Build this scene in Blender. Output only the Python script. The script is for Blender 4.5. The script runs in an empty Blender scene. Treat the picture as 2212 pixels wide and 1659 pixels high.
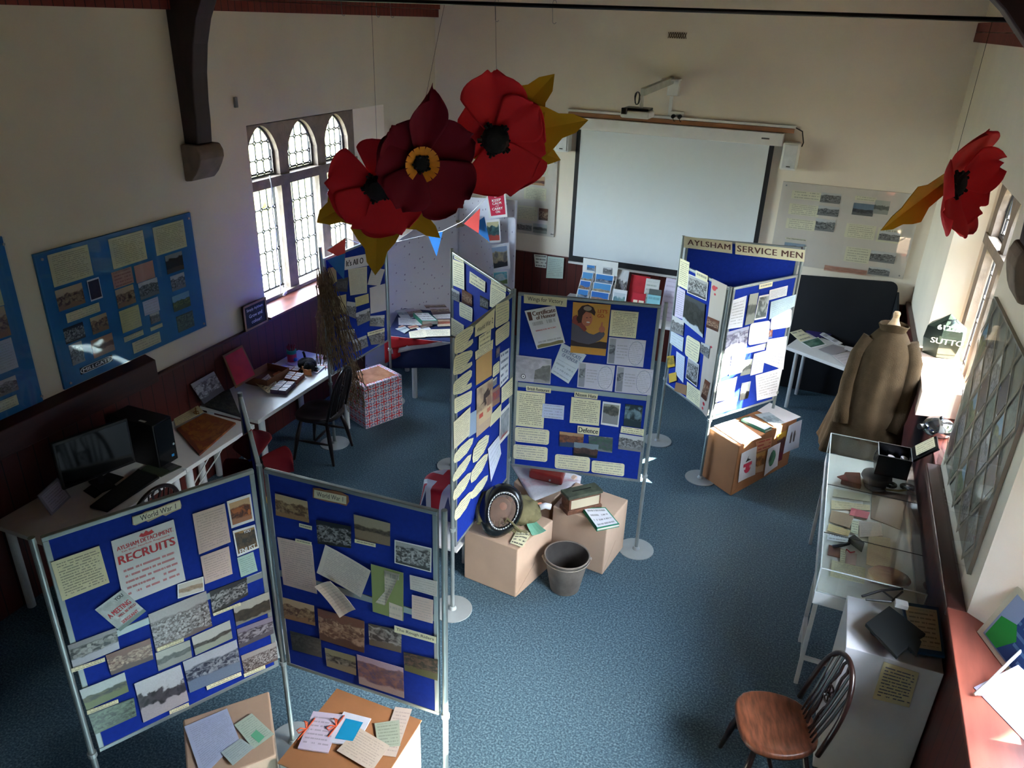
import bpy, math, random
from mathutils import Vector as V, Matrix, noise
random.seed(7)
sc = bpy.context.scene
COL = sc.collection
PI = math.pi
# ---------------------------------------------------------------- camera
FPX, PITCH, ROLL, YAW = 1681.1, 0.440285, 0.0357208, 0.374484
CAM = V((0, 0, 3.8))
fw = V((-math.sin(YAW)*math.cos(PITCH), math.cos(YAW)*math.cos(PITCH), -math.sin(PITCH)))
rt = V((math.cos(YAW), math.sin(YAW), 0))
up = rt.cross(fw)
r2 = math.cos(ROLL)*rt + math.sin(ROLL)*up
u2 = -math.sin(ROLL)*rt + math.cos(ROLL)*up
cd = bpy.data.cameras.new('camera'); cam = bpy.data.objects.new('camera', cd); COL.objects.link(cam)
m3 = Matrix((r2, u2, -fw)).transposed()
cam.matrix_world = Matrix.Translation(CAM) @ m3.to_4x4()
cd.sensor_width = 36; cd.sensor_fit = 'HORIZONTAL'; cd.lens = 36*FPX/2212; cd.clip_start = .05; cd.clip_end = 200
sc.camera = cam
# ---------------------------------------------------------------- world, sun, daylight, exposure
sc.view_settings.view_transform = 'Standard'; sc.view_settings.look = 'None'
sc.view_settings.gamma = 1; sc.view_settings.use_curve_mapping = False
sc.view_settings.exposure = 2.38
W = bpy.data.worlds.new('world'); sc.world = W; W.use_nodes = True
wn = W.node_tree; wn.nodes.clear()
wo = wn.nodes.new('ShaderNodeOutputWorld'); wb = wn.nodes.new('ShaderNodeBackground')
sk = wn.nodes.new('ShaderNodeTexSky'); sk.sky_type = 'NISHITA'; sk.sun_disc = False
sk.sun_elevation = math.radians(37); sk.sun_rotation = math.radians(100)
mx = wn.nodes.new('ShaderNodeMixRGB'); mx.inputs[0].default_value = .6
mx.inputs[2].default_value = (.22, .24, .27, 1)
sm = wn.nodes.new('ShaderNodeMixRGB'); sm.blend_type = 'MULTIPLY'; sm.inputs[0].default_value = 1; sm.inputs[2].default_value = (.1, .1, .1, 1)
wn.links.new(sk.outputs[0], sm.inputs[1]); wn.links.new(sm.outputs[0], mx.inputs[1])
wn.links.new(mx.outputs[0], wb.inputs[0]); wb.inputs[1].default_value = 52
wn.links.new(wb.outputs[0], wo.inputs[0])
sl = bpy.data.lights.new('sun', 'SUN'); sl.energy = 60; sl.angle = .012; sl.color = (1, .95, .86)
so = bpy.data.objects.new('sun', sl); COL.objects.link(so)
SUND = V((-1, -.2, -.8)).normalized()
so.rotation_euler = SUND.to_track_quat('-Z', 'Y').to_euler(); so.location = (8, 8, 9)
def portal(loc, nrm, sx, sy):
    l = bpy.data.lights.new('daylight_portal', 'AREA'); l.shape = 'RECTANGLE'; l.size = sx; l.size_y = sy; l.cycles.is_portal = True
    o = bpy.data.objects.new('daylight_portal', l); COL.objects.link(o); o.location = loc
    o.rotation_euler = V(nrm).to_track_quat('-Z', 'Z').to_euler()
portal((-5.08, 6.6, 2.05), (1, 0, 0), 2.1, 1.8)
portal((1.5, 6.25, 2.05), (-1, 0, 0), 2.2, 1.8)
portal((1.5, 2.6, 2.05), (-1, 0, 0), 2.2, 1.8)
sc.cycles.use_denoising = True
sc.cycles.max_bounces = 10; sc.cycles.diffuse_bounces = 6; sc.cycles.transparent_max_bounces = 16
sc.cycles.sample_clamp_indirect = 12
# ---------------------------------------------------------------- pixel rays onto real planes
def ray(x, y):
    return m3 @ V(((x-1106)/FPX, -(y-829.5)/FPX, -1))
def onz(x, y, z): r = ray(x, y); return CAM + r*((z-3.8)/r.z)
def onx(x, y, X): r = ray(x, y); return CAM + r*(X/r.x)
def ony(x, y, Y): r = ray(x, y); return CAM + r*(Y/r.y)
def crop(x0, y0, s): return lambda *a: [(x0+a[i]/s, y0+a[i+1]/s) for i in range(0, len(a), 2)]
# ---------------------------------------------------------------- materials
def C(*c):
    if len(c) == 1: c = (c[0],)*3
    return tuple(((x/255)/12.92 if x <= 10 else ((x/255+.055)/1.055)**2.4) for x in c)+(1,)
MATS = {}
def newmat(name):
    m = bpy.data.materials.new(name); m.use_nodes = True
    return m, m.node_tree, m.node_tree.nodes['Principled BSDF']
def N(nt, t, **k):
    n = nt.nodes.new(t)
    for a, b in k.items(): setattr(n, a, b)
    return n
def ma(nt, op, a, b=None, c=None):
    n = nt.nodes.new('ShaderNodeMath'); n.operation = op
    for i, x in enumerate((a, b, c)):
        if x is None: continue
        if isinstance(x, (int, float)): n.inputs[i].default_value = x
        else: nt.links.new(x, n.inputs[i])
    return n.outputs[0]
def mixc(nt, f, a, b):
    n = nt.nodes.new('ShaderNodeMixRGB')
    for i, x in enumerate((f, a, b)):
        if isinstance(x, (int, float)): n.inputs[i].default_value = x
        elif isinstance(x, tuple): n.inputs[i].default_value = x
        else: nt.links.new(x, n.inputs[i])
    return n.outputs[0]
def noisetex(nt, vec, scale, detail=3, dist=0):
    n = N(nt, 'ShaderNodeTexNoise'); n.inputs['Scale'].default_value = scale; n.inputs['Detail'].default_value = detail
    n.inputs['Distortion'].default_value = dist
    if vec is not None: nt.links.new(vec, n.inputs['Vector'])
    return n.outputs['Fac']
def ramp(nt, fac, stops, interp='LINEAR'):
    n = N(nt, 'ShaderNodeValToRGB'); n.color_ramp.interpolation = interp
    e = n.color_ramp.elements
    while len(e) > 1: e.remove(e[-1])
    e[0].position = stops[0][0]; e[0].color = stops[0][1]
    for p, c in stops[1:]:
        x = e.new(p); x.color = c
    nt.links.new(fac, n.inputs[0]); return n.outputs[0]
def mat(name, col, rough=.6, metal=0, var=.12, scale=12, bump=0, bscale=60, stretch=None, spec=None):
    if name in MATS: return MATS[name]
    m, nt, b = newmat(name)
    tc = N(nt, 'ShaderNodeTexCoord'); vec = tc.outputs['Object']
    if stretch:
        mp = N(nt, 'ShaderNodeMapping'); mp.inputs['Scale'].default_value = stretch; nt.links.new(vec, mp.inputs[0]); vec = mp.outputs[0]
    f = noisetex(nt, vec, scale, 4)
    f = ramp(nt, f, [(.3, (0, 0, 0, 1)), (.7, (1, 1, 1, 1))])
    lo = tuple(x*(1-var) for x in col[:3])+(1,); hi = tuple(min(1, x*(1+var)) for x in col[:3])+(1,)
    nt.links.new(mixc(nt, f, lo, hi), b.inputs['Base Color'])
    b.inputs['Roughness'].default_value = rough; b.inputs['Metallic'].default_value = metal
    if spec is not None: b.inputs['Specular IOR Level'].default_value = spec
    if bump:
        bp = N(nt, 'ShaderNodeBump'); bp.inputs['Strength'].default_value = bump; bp.inputs['Distance'].default_value = .01
        nt.links.new(noisetex(nt, tc.outputs['Object'], bscale, 3), bp.inputs['Height']); nt.links.new(bp.outputs[0], b.inputs['Normal'])
    MATS[name] = m; return m
def uvnodes(nt):
    tc = N(nt, 'ShaderNodeTexCoord'); s = N(nt, 'ShaderNodeSeparateXYZ'); nt.links.new(tc.outputs['UV'], s.inputs[0])
    oi = N(nt, 'ShaderNodeObjectInfo')
    cb = N(nt, 'ShaderNodeCombineXYZ')
    nt.links.new(s.outputs[0], cb.inputs[0]); nt.links.new(s.outputs[1], cb.inputs[1])
    nt.links.new(ma(nt, 'MULTIPLY', oi.outputs['Random'], 60.0), cb.inputs[2])
    return s.outputs[0], s.outputs[1], cb.outputs[0]
def paper(col, n=14, ink=C(60), strength=.6, wf=16, top=.94, head=False, rough=.7):
    key = 'paper_%s_%s_%s_%s_%s_%s' % (tuple(round(x, 2) for x in col[:3]), n, round(ink[0], 2), wf, top, head)
    if key in MATS: return MATS[key]
    m, nt, b = newmat('printed_paper'); u, v, vec = uvnodes(nt)
    if n:
        t = ma(nt, 'MULTIPLY', v, float(n)); fr = ma(nt, 'FRACT', t); fl = ma(nt, 'FLOOR', t)
        on = ma(nt, 'MULTIPLY', ma(nt, 'GREATER_THAN', fr, .38), ma(nt, 'LESS_THAN', fr, .74))
        cb = N(nt, 'ShaderNodeCombineXYZ'); nt.links.new(ma(nt, 'MULTIPLY', u, float(wf)), cb.inputs[0]); nt.links.new(ma(nt, 'MULTIPLY', fl, 7.3), cb.inputs[1])
        w = ma(nt, 'GREATER_THAN', noisetex(nt, cb.outputs[0], 1.6, 1), .43)
        cb2 = N(nt, 'ShaderNodeCombineXYZ'); nt.links.new(ma(nt, 'MULTIPLY', fl, 3.1), cb2.inputs[0])
        rag = ma(nt, 'ADD', .8, ma(nt, 'MULTIPLY', noisetex(nt, cb2.outputs[0], 2.7, 0), .25))
        mg = ma(nt, 'MULTIPLY', ma(nt, 'GREATER_THAN', u, .09), ma(nt, 'LESS_THAN', u, rag))
        mg = ma(nt, 'MULTIPLY', mg, ma(nt, 'MULTIPLY', ma(nt, 'GREATER_THAN', v, .07), ma(nt, 'LESS_THAN', v, top)))
        f = ma(nt, 'MULTIPLY', ma(nt, 'MULTIPLY', on, w), ma(nt, 'MULTIPLY', mg, strength))
    else: f = 0.0
    base = mixc(nt, noisetex(nt, vec, 3, 3), tuple(x*.93 for x in col[:3])+(1,), tuple(min(1, x*1.05) for x in col[:3])+(1,))
    nt.links.new(mixc(nt, f, base, ink), b.inputs['Base Color'])
    b.inputs['Roughness'].default_value = rough; MATS[key] = m; return m
def photo(name, sky, a, b_, ground, hz=.6, gl=.25, sp=13, border=0, amp=.35):
    if name in MATS: return MATS[name]
    m, nt, b = newmat(name); u, v, vec = uvnodes(nt)
    n1 = noisetex(nt, vec, 3.2, 6, .3)
    y = ma(nt, 'ADD', v, ma(nt, 'MULTIPLY', ma(nt, 'SUBTRACT', n1, .5), amp))
    base = ramp(nt, y, [(0, ground), (max(.01, gl), ground), (gl+.06, a), (hz, a), (min(.98, hz+.05), sky), (1, sky)])
    mk = ramp(nt, y, [(0, C(0)), (gl, C(0)), (gl+.06, C(255)), (hz-.03, C(255)), (hz+.03, C(0))])
    mp = N(nt, 'ShaderNodeMapping'); mp.inputs['Scale'].default_value = (1, .5, 1); nt.links.new(vec, mp.inputs[0])
    vo = N(nt, 'ShaderNodeTexVoronoi'); vo.inputs['Scale'].default_value = sp*.8; nt.links.new(mp.outputs[0], vo.inputs['Vector'])
    sc_ = N(nt, 'ShaderNodeSeparateColor'); nt.links.new(vo.outputs['Color'], sc_.inputs[0])
    spk = ramp(nt, noisetex(nt, vec, sp*.7, 5, .8), [(.42, C(0)), (.62, C(255))])
    s2 = ma(nt, 'MULTIPLY', ma(nt, 'MULTIPLY', ma(nt, 'LESS_THAN', vo.outputs['Distance'], .34), sc_.outputs[0]), .85)
    f = ma(nt, 'MULTIPLY', mk, ma(nt, 'MAXIMUM', ma(nt, 'MULTIPLY', spk, .7), s2))
    base = mixc(nt, ma(nt, 'MULTIPLY', mk, ramp(nt, noisetex(nt, vec, 5, 3), [(.4, C(0)), (.6, C(150))])), base, C(26, 24, 24))
    c = mixc(nt, f, base, b_)
    c = mixc(nt, ma(nt, 'MULTIPLY', noisetex(nt, vec, 28, 4), .28), c, C(20))
    if border:
        e = ma(nt, 'MULTIPLY', ma(nt, 'MULTIPLY', ma(nt, 'GREATER_THAN', u, border), ma(nt, 'LESS_THAN', u, 1-border)), ma(nt, 'MULTIPLY', ma(nt, 'GREATER_THAN', v, border*1.4), ma(nt, 'LESS_THAN', v, 1-border*1.4)))
        c = mixc(nt, e, C(232), c)
    nt.links.new(c, b.inputs['Base Color']); b.inputs['Roughness'].default_value = .32
    MATS[name] = m; return m
def glassmat(name, tint=(.96, .98, .98, 1), refl=.07, pw=4.5):
    if name in MATS: return MATS[name]
    m = bpy.data.materials.new(name); m.use_nodes = True; nt = m.node_tree; nt.nodes.clear()
    o = N(nt, 'ShaderNodeOutputMaterial'); t = N(nt, 'ShaderNodeBsdfTransparent'); t.inputs[0].default_value = tint
    g = N(nt, 'ShaderNodeBsdfGlossy'); g.inputs['Roughness'].default_value = .03
    fr = N(nt, 'ShaderNodeLayerWeight'); fr.inputs[0].default_value = .5
    mxs = N(nt, 'ShaderNodeMixShader'); nt.links.new(ma(nt, 'ADD', ma(nt, 'MULTIPLY', ma(nt, 'POWER', fr.outputs['Facing'], pw), .8), .02+refl*.3), mxs.inputs[0])
    nt.links.new(t.outputs[0], mxs.inputs[1]); nt.links.new(g.outputs[0], mxs.inputs[2]); nt.links.new(mxs.outputs[0], o.inputs[0])
    MATS[name] = m; return m
def flagmat(name, nu, nv):
    m, nt, b = newmat(name); u, v, vec = uvnodes(nt)
    fu = ma(nt, 'SUBTRACT', ma(nt, 'FRACT', ma(nt, 'MULTIPLY', u, float(nu))), .5)
    fv = ma(nt, 'SUBTRACT', ma(nt, 'FRACT', ma(nt, 'MULTIPLY', v, float(nv))), .5)
    au = ma(nt, 'ABSOLUTE', fu); av = ma(nt, 'ABSOLUTE', fv)
    mn = ma(nt, 'MINIMUM', au, av); dg = ma(nt, 'ABSOLUTE', ma(nt, 'SUBTRACT', au, av))
    c = mixc(nt, ma(nt, 'LESS_THAN', dg, .085), C(35, 50, 120), C(225, 225, 235))
    c = mixc(nt, ma(nt, 'LESS_THAN', dg, .03), c, C(205, 40, 60))
    c = mixc(nt, ma(nt, 'LESS_THAN', mn, .15), c, C(228, 226, 236))
    c = mixc(nt, ma(nt, 'LESS_THAN', mn, .07), c, C(210, 30, 50))
    c = mixc(nt, ma(nt, 'GREATER_THAN', ma(nt, 'MAXIMUM', au, av), .44), c, C(228, 226, 236))
    nt.links.new(c, b.inputs['Base Color']); b.inputs['Roughness'].default_value = .45
    return m
# ---------------------------------------------------------------- mesh building
class MB:
    def __init__(s): s.v = []; s.f = []; s.uv = None
    def add(s, vs, fs, uv=None):
        o = len(s.v); s.v += [V(x) for x in vs]; s.f += [tuple(i+o for i in f) for f in fs]
        if uv is not None:
            if s.uv is None: s.uv = [(0, 0)]*o
            s.uv += uv
        elif s.uv is not None: s.uv += [(0, 0)]*len(vs)
        return s
    def obox(s, o, U, W_, H):
        o, U, W_, H = V(o), V(U), V(W_), V(H)
        vs = [o, o+U, o+U+W_, o+W_, o+H, o+U+H, o+U+W_+H, o+W_+H]
        return s.add(vs, [(0, 3, 2, 1), (4, 5, 6, 7), (0, 1, 5, 4), (1, 2, 6, 5), (2, 3, 7, 6), (3, 0, 4, 7)])
    def box(s, x0, x1, y0, y1, z0, z1): return s.obox((x0, y0, z0), (x1-x0, 0, 0), (0, y1-y0, 0), (0, 0, z1-z0))
    def prism(s, poly, n):
        k = len(poly); n = V(n)
        a = [V(p) for p in poly]; b = [p+n for p in a]
        fs = [tuple(range(k)), tuple(range(2*k-1, k-1, -1))]+[(i, i+k, (i+1) % k+k, (i+1) % k) for i in range(k)]
        return s.add(a+b, fs)
    def cyl(s, p0, p1, r0, r1=None, n=12):
        r1 = r0 if r1 is None else r1
        p0, p1 = V(p0), V(p1); d = (p1-p0).normalized()
        a = d.orthogonal().normalized(); b = d.cross(a)
        vs = [p0+(a*math.cos(t)+b*math.sin(t))*r0 for t in [2*PI*i/n for i in range(n)]]+[p1+(a*math.cos(t)+b*math.sin(t))*r1 for t in [2*PI*i/n for i in range(n)]]
        return s.add(vs, [tuple(range(n-1, -1, -1)), tuple(range(n, 2*n))]+[(i, (i+1) % n, (i+1) % n+n, i+n) for i in range(n)])
    def tube(s, pts, r, n=8):
        pts = [V(p) for p in pts]; o = len(s.v); ref = None; vs = []; fs = []
        for i, p in enumerate(pts):
            d = (pts[min(i+1, len(pts)-1)]-pts[max(i-1, 0)]).normalized()
            if ref is None: ref = d.orthogonal().normalized()
            a = (ref-d*ref.dot(d)).normalized(); ref = a; b = d.cross(a)
            rr = r(i/(len(pts)-1)) if callable(r) else r
            vs += [p+(a*math.cos(2*PI*k/n)+b*math.sin(2*PI*k/n))*rr for k in range(n)]
        for i in range(len(pts)-1):
            fs += [(i*n+k, i*n+(k+1) % n, (i+1)*n+(k+1) % n, (i+1)*n+k) for k in range(n)]
        fs += [tuple(range(n-1, -1, -1)), tuple((len(pts)-1)*n+k for k in range(n))]
        return s.add(vs, fs)
    def lathe(s, c, prof, n=24, sx=1, sy=1, M=None, cap=True):
        c = V(c); vs = []; fs = []
        for r, z in prof:
            for k in range(n):
                p = V((r*sx*math.cos(2*PI*k/n), r*sy*math.sin(2*PI*k/n), z))
                vs.append(c+(M @ p if M else p))
        for i in range(len(prof)-1):
            fs += [(i*n+k, i*n+(k+1) % n, (i+1)*n+(k+1) % n, (i+1)*n+k) for k in range(n)]
        if cap and prof[0][0] > 1e-4: fs.append(tuple(range(n-1, -1, -1)))
        if prof[-1][0] > 1e-4: fs.append(tuple((len(prof)-1)*n+k for k in range(n)))
        return s.add(vs, fs)
    def ball(s, c, r, n=12, sx=1, sy=1, sz=1, M=None):
        return s.lathe(c, [(max(1e-5, r*math.sin(PI*i/n)), -r*sz*math.cos(PI*i/n)) for i in range(n+1)], n*2, sx, sy, M)
    def grid(s, fn, nu, nv, closed=False, uv=True):
        vs = []; uvs = []; fs = []
        for i in range(nu+1):
            for j in range(nv+1):
                vs.append(fn(i/nu, j/nv)); uvs.append((i/nu, j/nv))
        for i in range(nu):
            for j in range(nv):
                a = i*(nv+1)+j; fs.append((a, a+nv+1, a+nv+2, a+1))
        return s.add(vs, fs, uvs)
    def build(s, name, m, parent=None, smooth=False, bevel=0, solid=0, sub=0, fixn=True):
        c = sum(s.v, V((0, 0, 0)))/max(1, len(s.v))
        me = bpy.data.meshes.new(name); me.from_pydata([p-c for p in s.v], [], s.f)
        if s.uv is not None:
            l = me.uv_layers.new(name='UVMap')
            for lp in me.loops: l.data[lp.index].uv = s.uv[lp.vertex_index]
        if fixn:
            import bmesh
            bm = bmesh.new(); bm.from_mesh(me); bmesh.ops.recalc_face_normals(bm, faces=bm.faces); bm.to_mesh(me); bm.free()
        if smooth:
            for p in me.polygons: p.use_smooth = True
        me.materials.append(m)
        o = bpy.data.objects.new(name, me); COL.objects.link(o)
        pl = V((0, 0, 0)); q = parent
        while q is not None: pl += q.location; q = q.parent
        o.location = c-pl
        if parent is not None: o.parent = parent
        if solid: md = o.modifiers.new('s', 'SOLIDIFY'); md.thickness = solid; md.offset = 0
        if bevel: md = o.modifiers.new('b', 'BEVEL'); md.width = bevel; md.segments = 2; md.limit_method = 'ANGLE'
        if sub: md = o.modifiers.new('u', 'SUBSURF'); md.levels = sub; md.render_levels = sub
        return o
def tag(o, label, cat, group=None):
    o['label'] = label; o['category'] = cat
    if group: o['group'] = group
    return o
def struct(o): o['kind'] = 'structure'; return o
def T(name, label, cat, loc=(0, 0, 0), group=None):
    o = bpy.data.objects.new(name, None); COL.objects.link(o); o.location = loc; o.empty_display_size = .1
    return tag(o, label, cat, group)
def dup(o, loc, rz, label, group=None):
    r = o.copy(); COL.objects.link(r); r.location = loc; r.rotation_euler = (0, 0, rz); r['label'] = label
    if group: r['group'] = group
    for ch in list(o.children):
        c = ch.copy(); COL.objects.link(c); c.parent = r
        for g in list(ch.children):
            d = g.copy(); COL.objects.link(d); d.parent = c
    return r
# ---------------------------------------------------------------- flat sheets on planes
class FR:
    def __init__(s, o, u, v, n=None):
        s.o = V(o); s.u = V(u).normalized(); s.v = V(v).normalized()
        s.n = s.u.cross(s.v).normalized()
        if s.n.dot(CAM-s.o) < 0: s.n = -s.n
    def hit(s, x, y):
        r = ray(x, y); t = (s.o-CAM).dot(s.n)/r.dot(s.n); return CAM+r*t
def wallx(X): return FR((X, 5, 1), (0, 1, 0), (0, 0, 1))
def wally(Y): return FR((0, Y, 1), (1, 0, 0), (0, 0, 1))
def flat(z): return FR((0, 4, z), (1, 0, 0), (0, 1, 0))
class Card: pass
def roundpoly(asp, r=.16, k=5):
    # asp = width/height ; corner radius r of the height
    rs = r/asp if asp > 0 else r; rt_ = r; P = []
    for cx, cy, a0 in ((1-rs, 1-rt_, 0), (rs, 1-rt_, 90), (rs, rt_, 180), (1-rs, rt_, 270)):
        for i in range(k+1):
            a = math.radians(a0+90*i/k); P.append((cx+rs*math.cos(a), cy+rt_*math.sin(a)))
    return P
LAY = [0]
def card(fr, pts, m, name='photograph', label=None, cat='photograph', layer=0, shape=None, parent=None, group=None, th=.0016, curl=0):
    w = [fr.hit(*p) for p in pts]
    if len(w) == 2:
        d = w[1]-w[0]; TL = w[0]; BR = w[1]; TR = TL+fr.u*d.dot(fr.u); BL = TL+fr.v*d.dot(fr.v)
    elif len(w) == 3: TL, TR, BR = w; BL = TL+(BR-TR)
    else: TL, TR, BR, BL = w
    k = Card(); k.c = (TL, TR, BR, BL); LAY[0] += 1
    off = fr.n*(.0035+.0022*layer+.00002*(LAY[0] % 20)); k.n = fr.n; k.off = off+fr.n*(th+.0006)
    def P(s, t): return (BL*(1-s)+BR*s)*(1-t)+(TL*(1-s)+TR*s)*t
    k.P = P
    asp = max(.2, (TR-TL).length/max(1e-4, (TL-BL).length))
    mb = MB()
    if shape in (None, 'rect'):
        nn = 4; vs = []; uv = []; fs = []
        for h in (0, 1):
            for i in range(nn+1):
                for j in range(nn+1):
                    s, t = i/nn, j/nn; b = curl*(abs(2*s-1)**2+abs(2*t-1)**2*.6)*fr.n
                    vs.append(P(s, t)+off+b+fr.n*th*h); uv.append((s, t))
        q = (nn+1)**2
        for i in range(nn):
            for j in range(nn):
                a = i*(nn+1)+j
                fs.append((a, a+1, a+nn+2, a+nn+1)); fs.append((a+q, a+nn+1+q, a+nn+2+q, a+1+q))
        ring = [i*(nn+1) for i in range(nn+1)]+[nn*(nn+1)+j for j in range(1, nn+1)]+[i*(nn+1)+nn for i in range(nn-1, -1, -1)]+[j for j in range(nn-1, 0, -1)]
        for i in range(len(ring)):
            a, b2 = ring[i], ring[(i+1) % len(ring)]; fs.append((a, b2, b2+q, a+q))
        mb.add(vs, fs, uv)
    else:
        poly = roundpoly(asp) if shape == 'round' else shape
        vs = [P(*p)+off+fr.n*th for p in poly]+[P(*p)+off for p in poly]; n_ = len(poly)
        mb.add(vs, [tuple(range(n_)), tuple(range(2*n_-1, n_-1, -1))]+[(i, i+n_, (i+1) % n_+n_, (i+1) % n_) for i in range(n_)], list(poly)*2)
    k.o = mb.build(name, m, parent)
    if label: tag(k.o, label, cat, group)
    return k
def flatshape(k, poly, m, name, lift=.0006):
    """a printed shape on a sheet, in sheet coordinates"""
    mb = MB(); mb.add([k.P(*p)+k.off+k.n*lift for p in poly], [tuple(range(len(poly)))], list(poly))
    return mb.build(name, m, k.o, fixn=False)
def txt(k, body, x0, y0, x1, y1, m, bold=0, name='lettering', lift=.0006, xs=0, parent=None):
    cu = bpy.data.curves.new('t', 'FONT'); cu.body = body; cu.align_x = 'CENTER'; cu.resolution_u = 3; cu.space_character = 1+xs
    ob = bpy.data.objects.new('t', cu); COL.objects.link(ob)
    dg = bpy.context.evaluated_depsgraph_get(); me = bpy.data.meshes.new_from_object(ob.evaluated_get(dg))
    vs = [v.co.copy() for v in me.vertices]; fs = [tuple(p.vertices) for p in me.polygons]
    bpy.data.objects.remove(ob); bpy.data.meshes.remove(me); bpy.data.curves.remove(cu)
    ax = min(v.x for v in vs); bx = max(v.x for v in vs); ay = min(v.y for v in vs); by = max(v.y for v in vs)
    mb = MB()
    for i, dx in enumerate((0, 1, -1) if bold else (0,)):
        d = dx*(.035 if bold < .02 else .05)*(by-ay)
        mb.add([k.P(x0+(v.x+d-ax)/(bx-ax)*(x1-x0), y0+(v.y-ay)/(by-ay)*(y1-y0))+k.off+k.n*(lift+.00008*i) for v in vs], fs)
    return mb.build(name, m, k.o if parent is None else parent, fixn=False)
def linedmat(name, col, dark, pitch, gap=.06, rough=.45, var=.3, stretch=(6, 6, .6), axis='h'):
    m, nt, b = newmat(name); g = N(nt, 'ShaderNodeNewGeometry'); s = N(nt, 'ShaderNodeSeparateXYZ'); nt.links.new(g.outputs['Position'], s.inputs[0])
    t = ma(nt, 'DIVIDE', ma(nt, 'ADD', s.outputs[0], s.outputs[1]), pitch)
    fr = ma(nt, 'FRACT', t); fl = ma(nt, 'FLOOR', t)
    mp = N(nt, 'ShaderNodeMapping'); mp.inputs['Scale'].default_value = stretch; nt.links.new(g.outputs['Position'], mp.inputs[0])
    f = noisetex(nt, mp.outputs[0], 5, 5, .4)
    wn_ = N(nt, 'ShaderNodeTexWhiteNoise', noise_dimensions='1D'); nt.links.new(fl, wn_.inputs['W'])
    k = ma(nt, 'ADD', ma(nt, 'MULTIPLY', f, .7), ma(nt, 'MULTIPLY', wn_.outputs[0], .3))
    c = mixc(nt, k, tuple(x*(1-var) for x in col[:3])+(1,), tuple(min(1, x*(1+var)) for x in col[:3])+(1,))
    nt.links.new(mixc(nt, ma(nt, 'LESS_THAN', fr, gap), c, dark), b.inputs['Base Color']); b.inputs['Roughness'].default_value = rough
    return m
plaster = mat('cream_plaster', C(226, 214, 192), .9, var=.03, scale=3, bump=.08, bscale=45)
plaster_w = mat('pale_plaster', C(232, 222, 206), .9, var=.03, scale=3, bump=.06, bscale=45)
wains = linedmat('dark_matchboard', C(84, 34, 28), C(24, 10, 9), .115)
woodcap = mat('dark_wood', C(70, 34, 28), .4, var=.3, scale=6, stretch=(1, .25, 3))
sillwood = mat('red_brown_sill', C(122, 62, 50), .42, var=.3, scale=6, stretch=(2, .4, 2))
beam = mat('dark_beam', C(48, 24, 24), .5, var=.3, scale=5, stretch=(3, 3, .5))
brick = linedmat('red_brick_course', C(122, 50, 40), C(60, 28, 24), .078, .1, .8, .3, (5, 5, 5))
stone = mat('brown_stone', C(128, 112, 98), .85, var=.22, scale=9, bump=.3, bscale=60)
lead = mat('lead_came', C(40, 38, 42), .5, .3)
iron = mat('black_iron', C(26, 24, 27), .5, .5)
glz = glassmat('leaded_glass', (.93, .95, .93, 1), .05)
# carpet
carpet, nt, b = newmat('blue_grey_carpet')
g = N(nt, 'ShaderNodeNewGeometry')
f1 = noisetex(nt, g.outputs['Position'], 85, 2); f2 = noisetex(nt, g.outputs['Position'], 1.6, 4)
c = ramp(nt, f1, [(.3, C(44, 66, 80)), (.5, C(70, 98, 114)), (.72, C(116, 142, 152))])
c = mixc(nt, ma(nt, 'MULTIPLY', f2, .25), c, C(52, 66, 80))
nt.links.new(c, b.inputs['Base Color']); b.inputs['Roughness'].default_value = .72; b.inputs['Specular IOR Level'].default_value = .35
bp = N(nt, 'ShaderNodeBump'); bp.inputs['Strength'].default_value = .3; bp.inputs['Distance'].default_value = .004
nt.links.new(f1, bp.inputs['Height']); nt.links.new(bp.outputs[0], b.inputs['Normal'])

XL, XR, YB, YF = -4.65, 1.02, 8.95, -2.6
struct(MB().box(XL-.4, XR+.4, YF, YB+.3, -.1, 0).build('floor', carpet))
struct(MB().box(XL-.35, XR+.35, YB, YB+.3, 0, 7.2).build('wall_back', plaster_w))
struct(MB().box(XL-.35, XR+.35, YF-.3, YF, 0, 7.2).build('wall_front', plaster))
# left wall with splayed window opening
mb = MB(); zt, zs = 2.9, 1.17
def pz(P, z0, z1): mb.prism([(x, y, z0) for x, y in P], (0, 0, z1-z0))
pz([(XL, YF), (XL, 5.5), (XL-.22, 5.72), (XL-.4, 5.72), (XL-.4, YF)], 0, 4.1)
pz([(XL, YB), (XL, 7.73), (XL-.22, 7.46), (XL-.4, 7.46), (XL-.4, YB)], 0, 4.1)
pz([(XL, 5.5), (XL, 7.73), (XL-.22, 7.46), (XL-.4, 7.46), (XL-.4, 5.72), (XL-.22, 5.72)], 0, zs)
pz([(XL, 5.5), (XL, 7.73), (XL-.22, 7.46), (XL-.4, 7.46), (XL-.4, 5.72), (XL-.22, 5.72)], zt, 4.1)
struct(mb.build('wall_left', plaster))
mb = MB()
for a, b_, fa, fb, y, fy in ((1.55, 3.66, 1.7, 3.5, YF, YF), (5.2, 7.33, 5.35, 7.2, 3.66, 3.5)):
    pz([(XR, y), (XR, a), (XR+.2, fa), (XR+.42, fa), (XR+.42, fy), (XR+.2, fy)], 0, 4.1)
    R = [(XR, a), (XR, b_), (XR+.2, fb), (XR+.42, fb), (XR+.42, fa), (XR+.2, fa)]
    pz(R, 0, 1.19); pz(R, 2.93, 4.1)
pz([(XR, 7.33), (XR, YB), (XR+.42, YB), (XR+.42, 7.2), (XR+.2, 7.2)], 0, 4.1)
struct(mb.build('wall_right', plaster_w))
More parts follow.
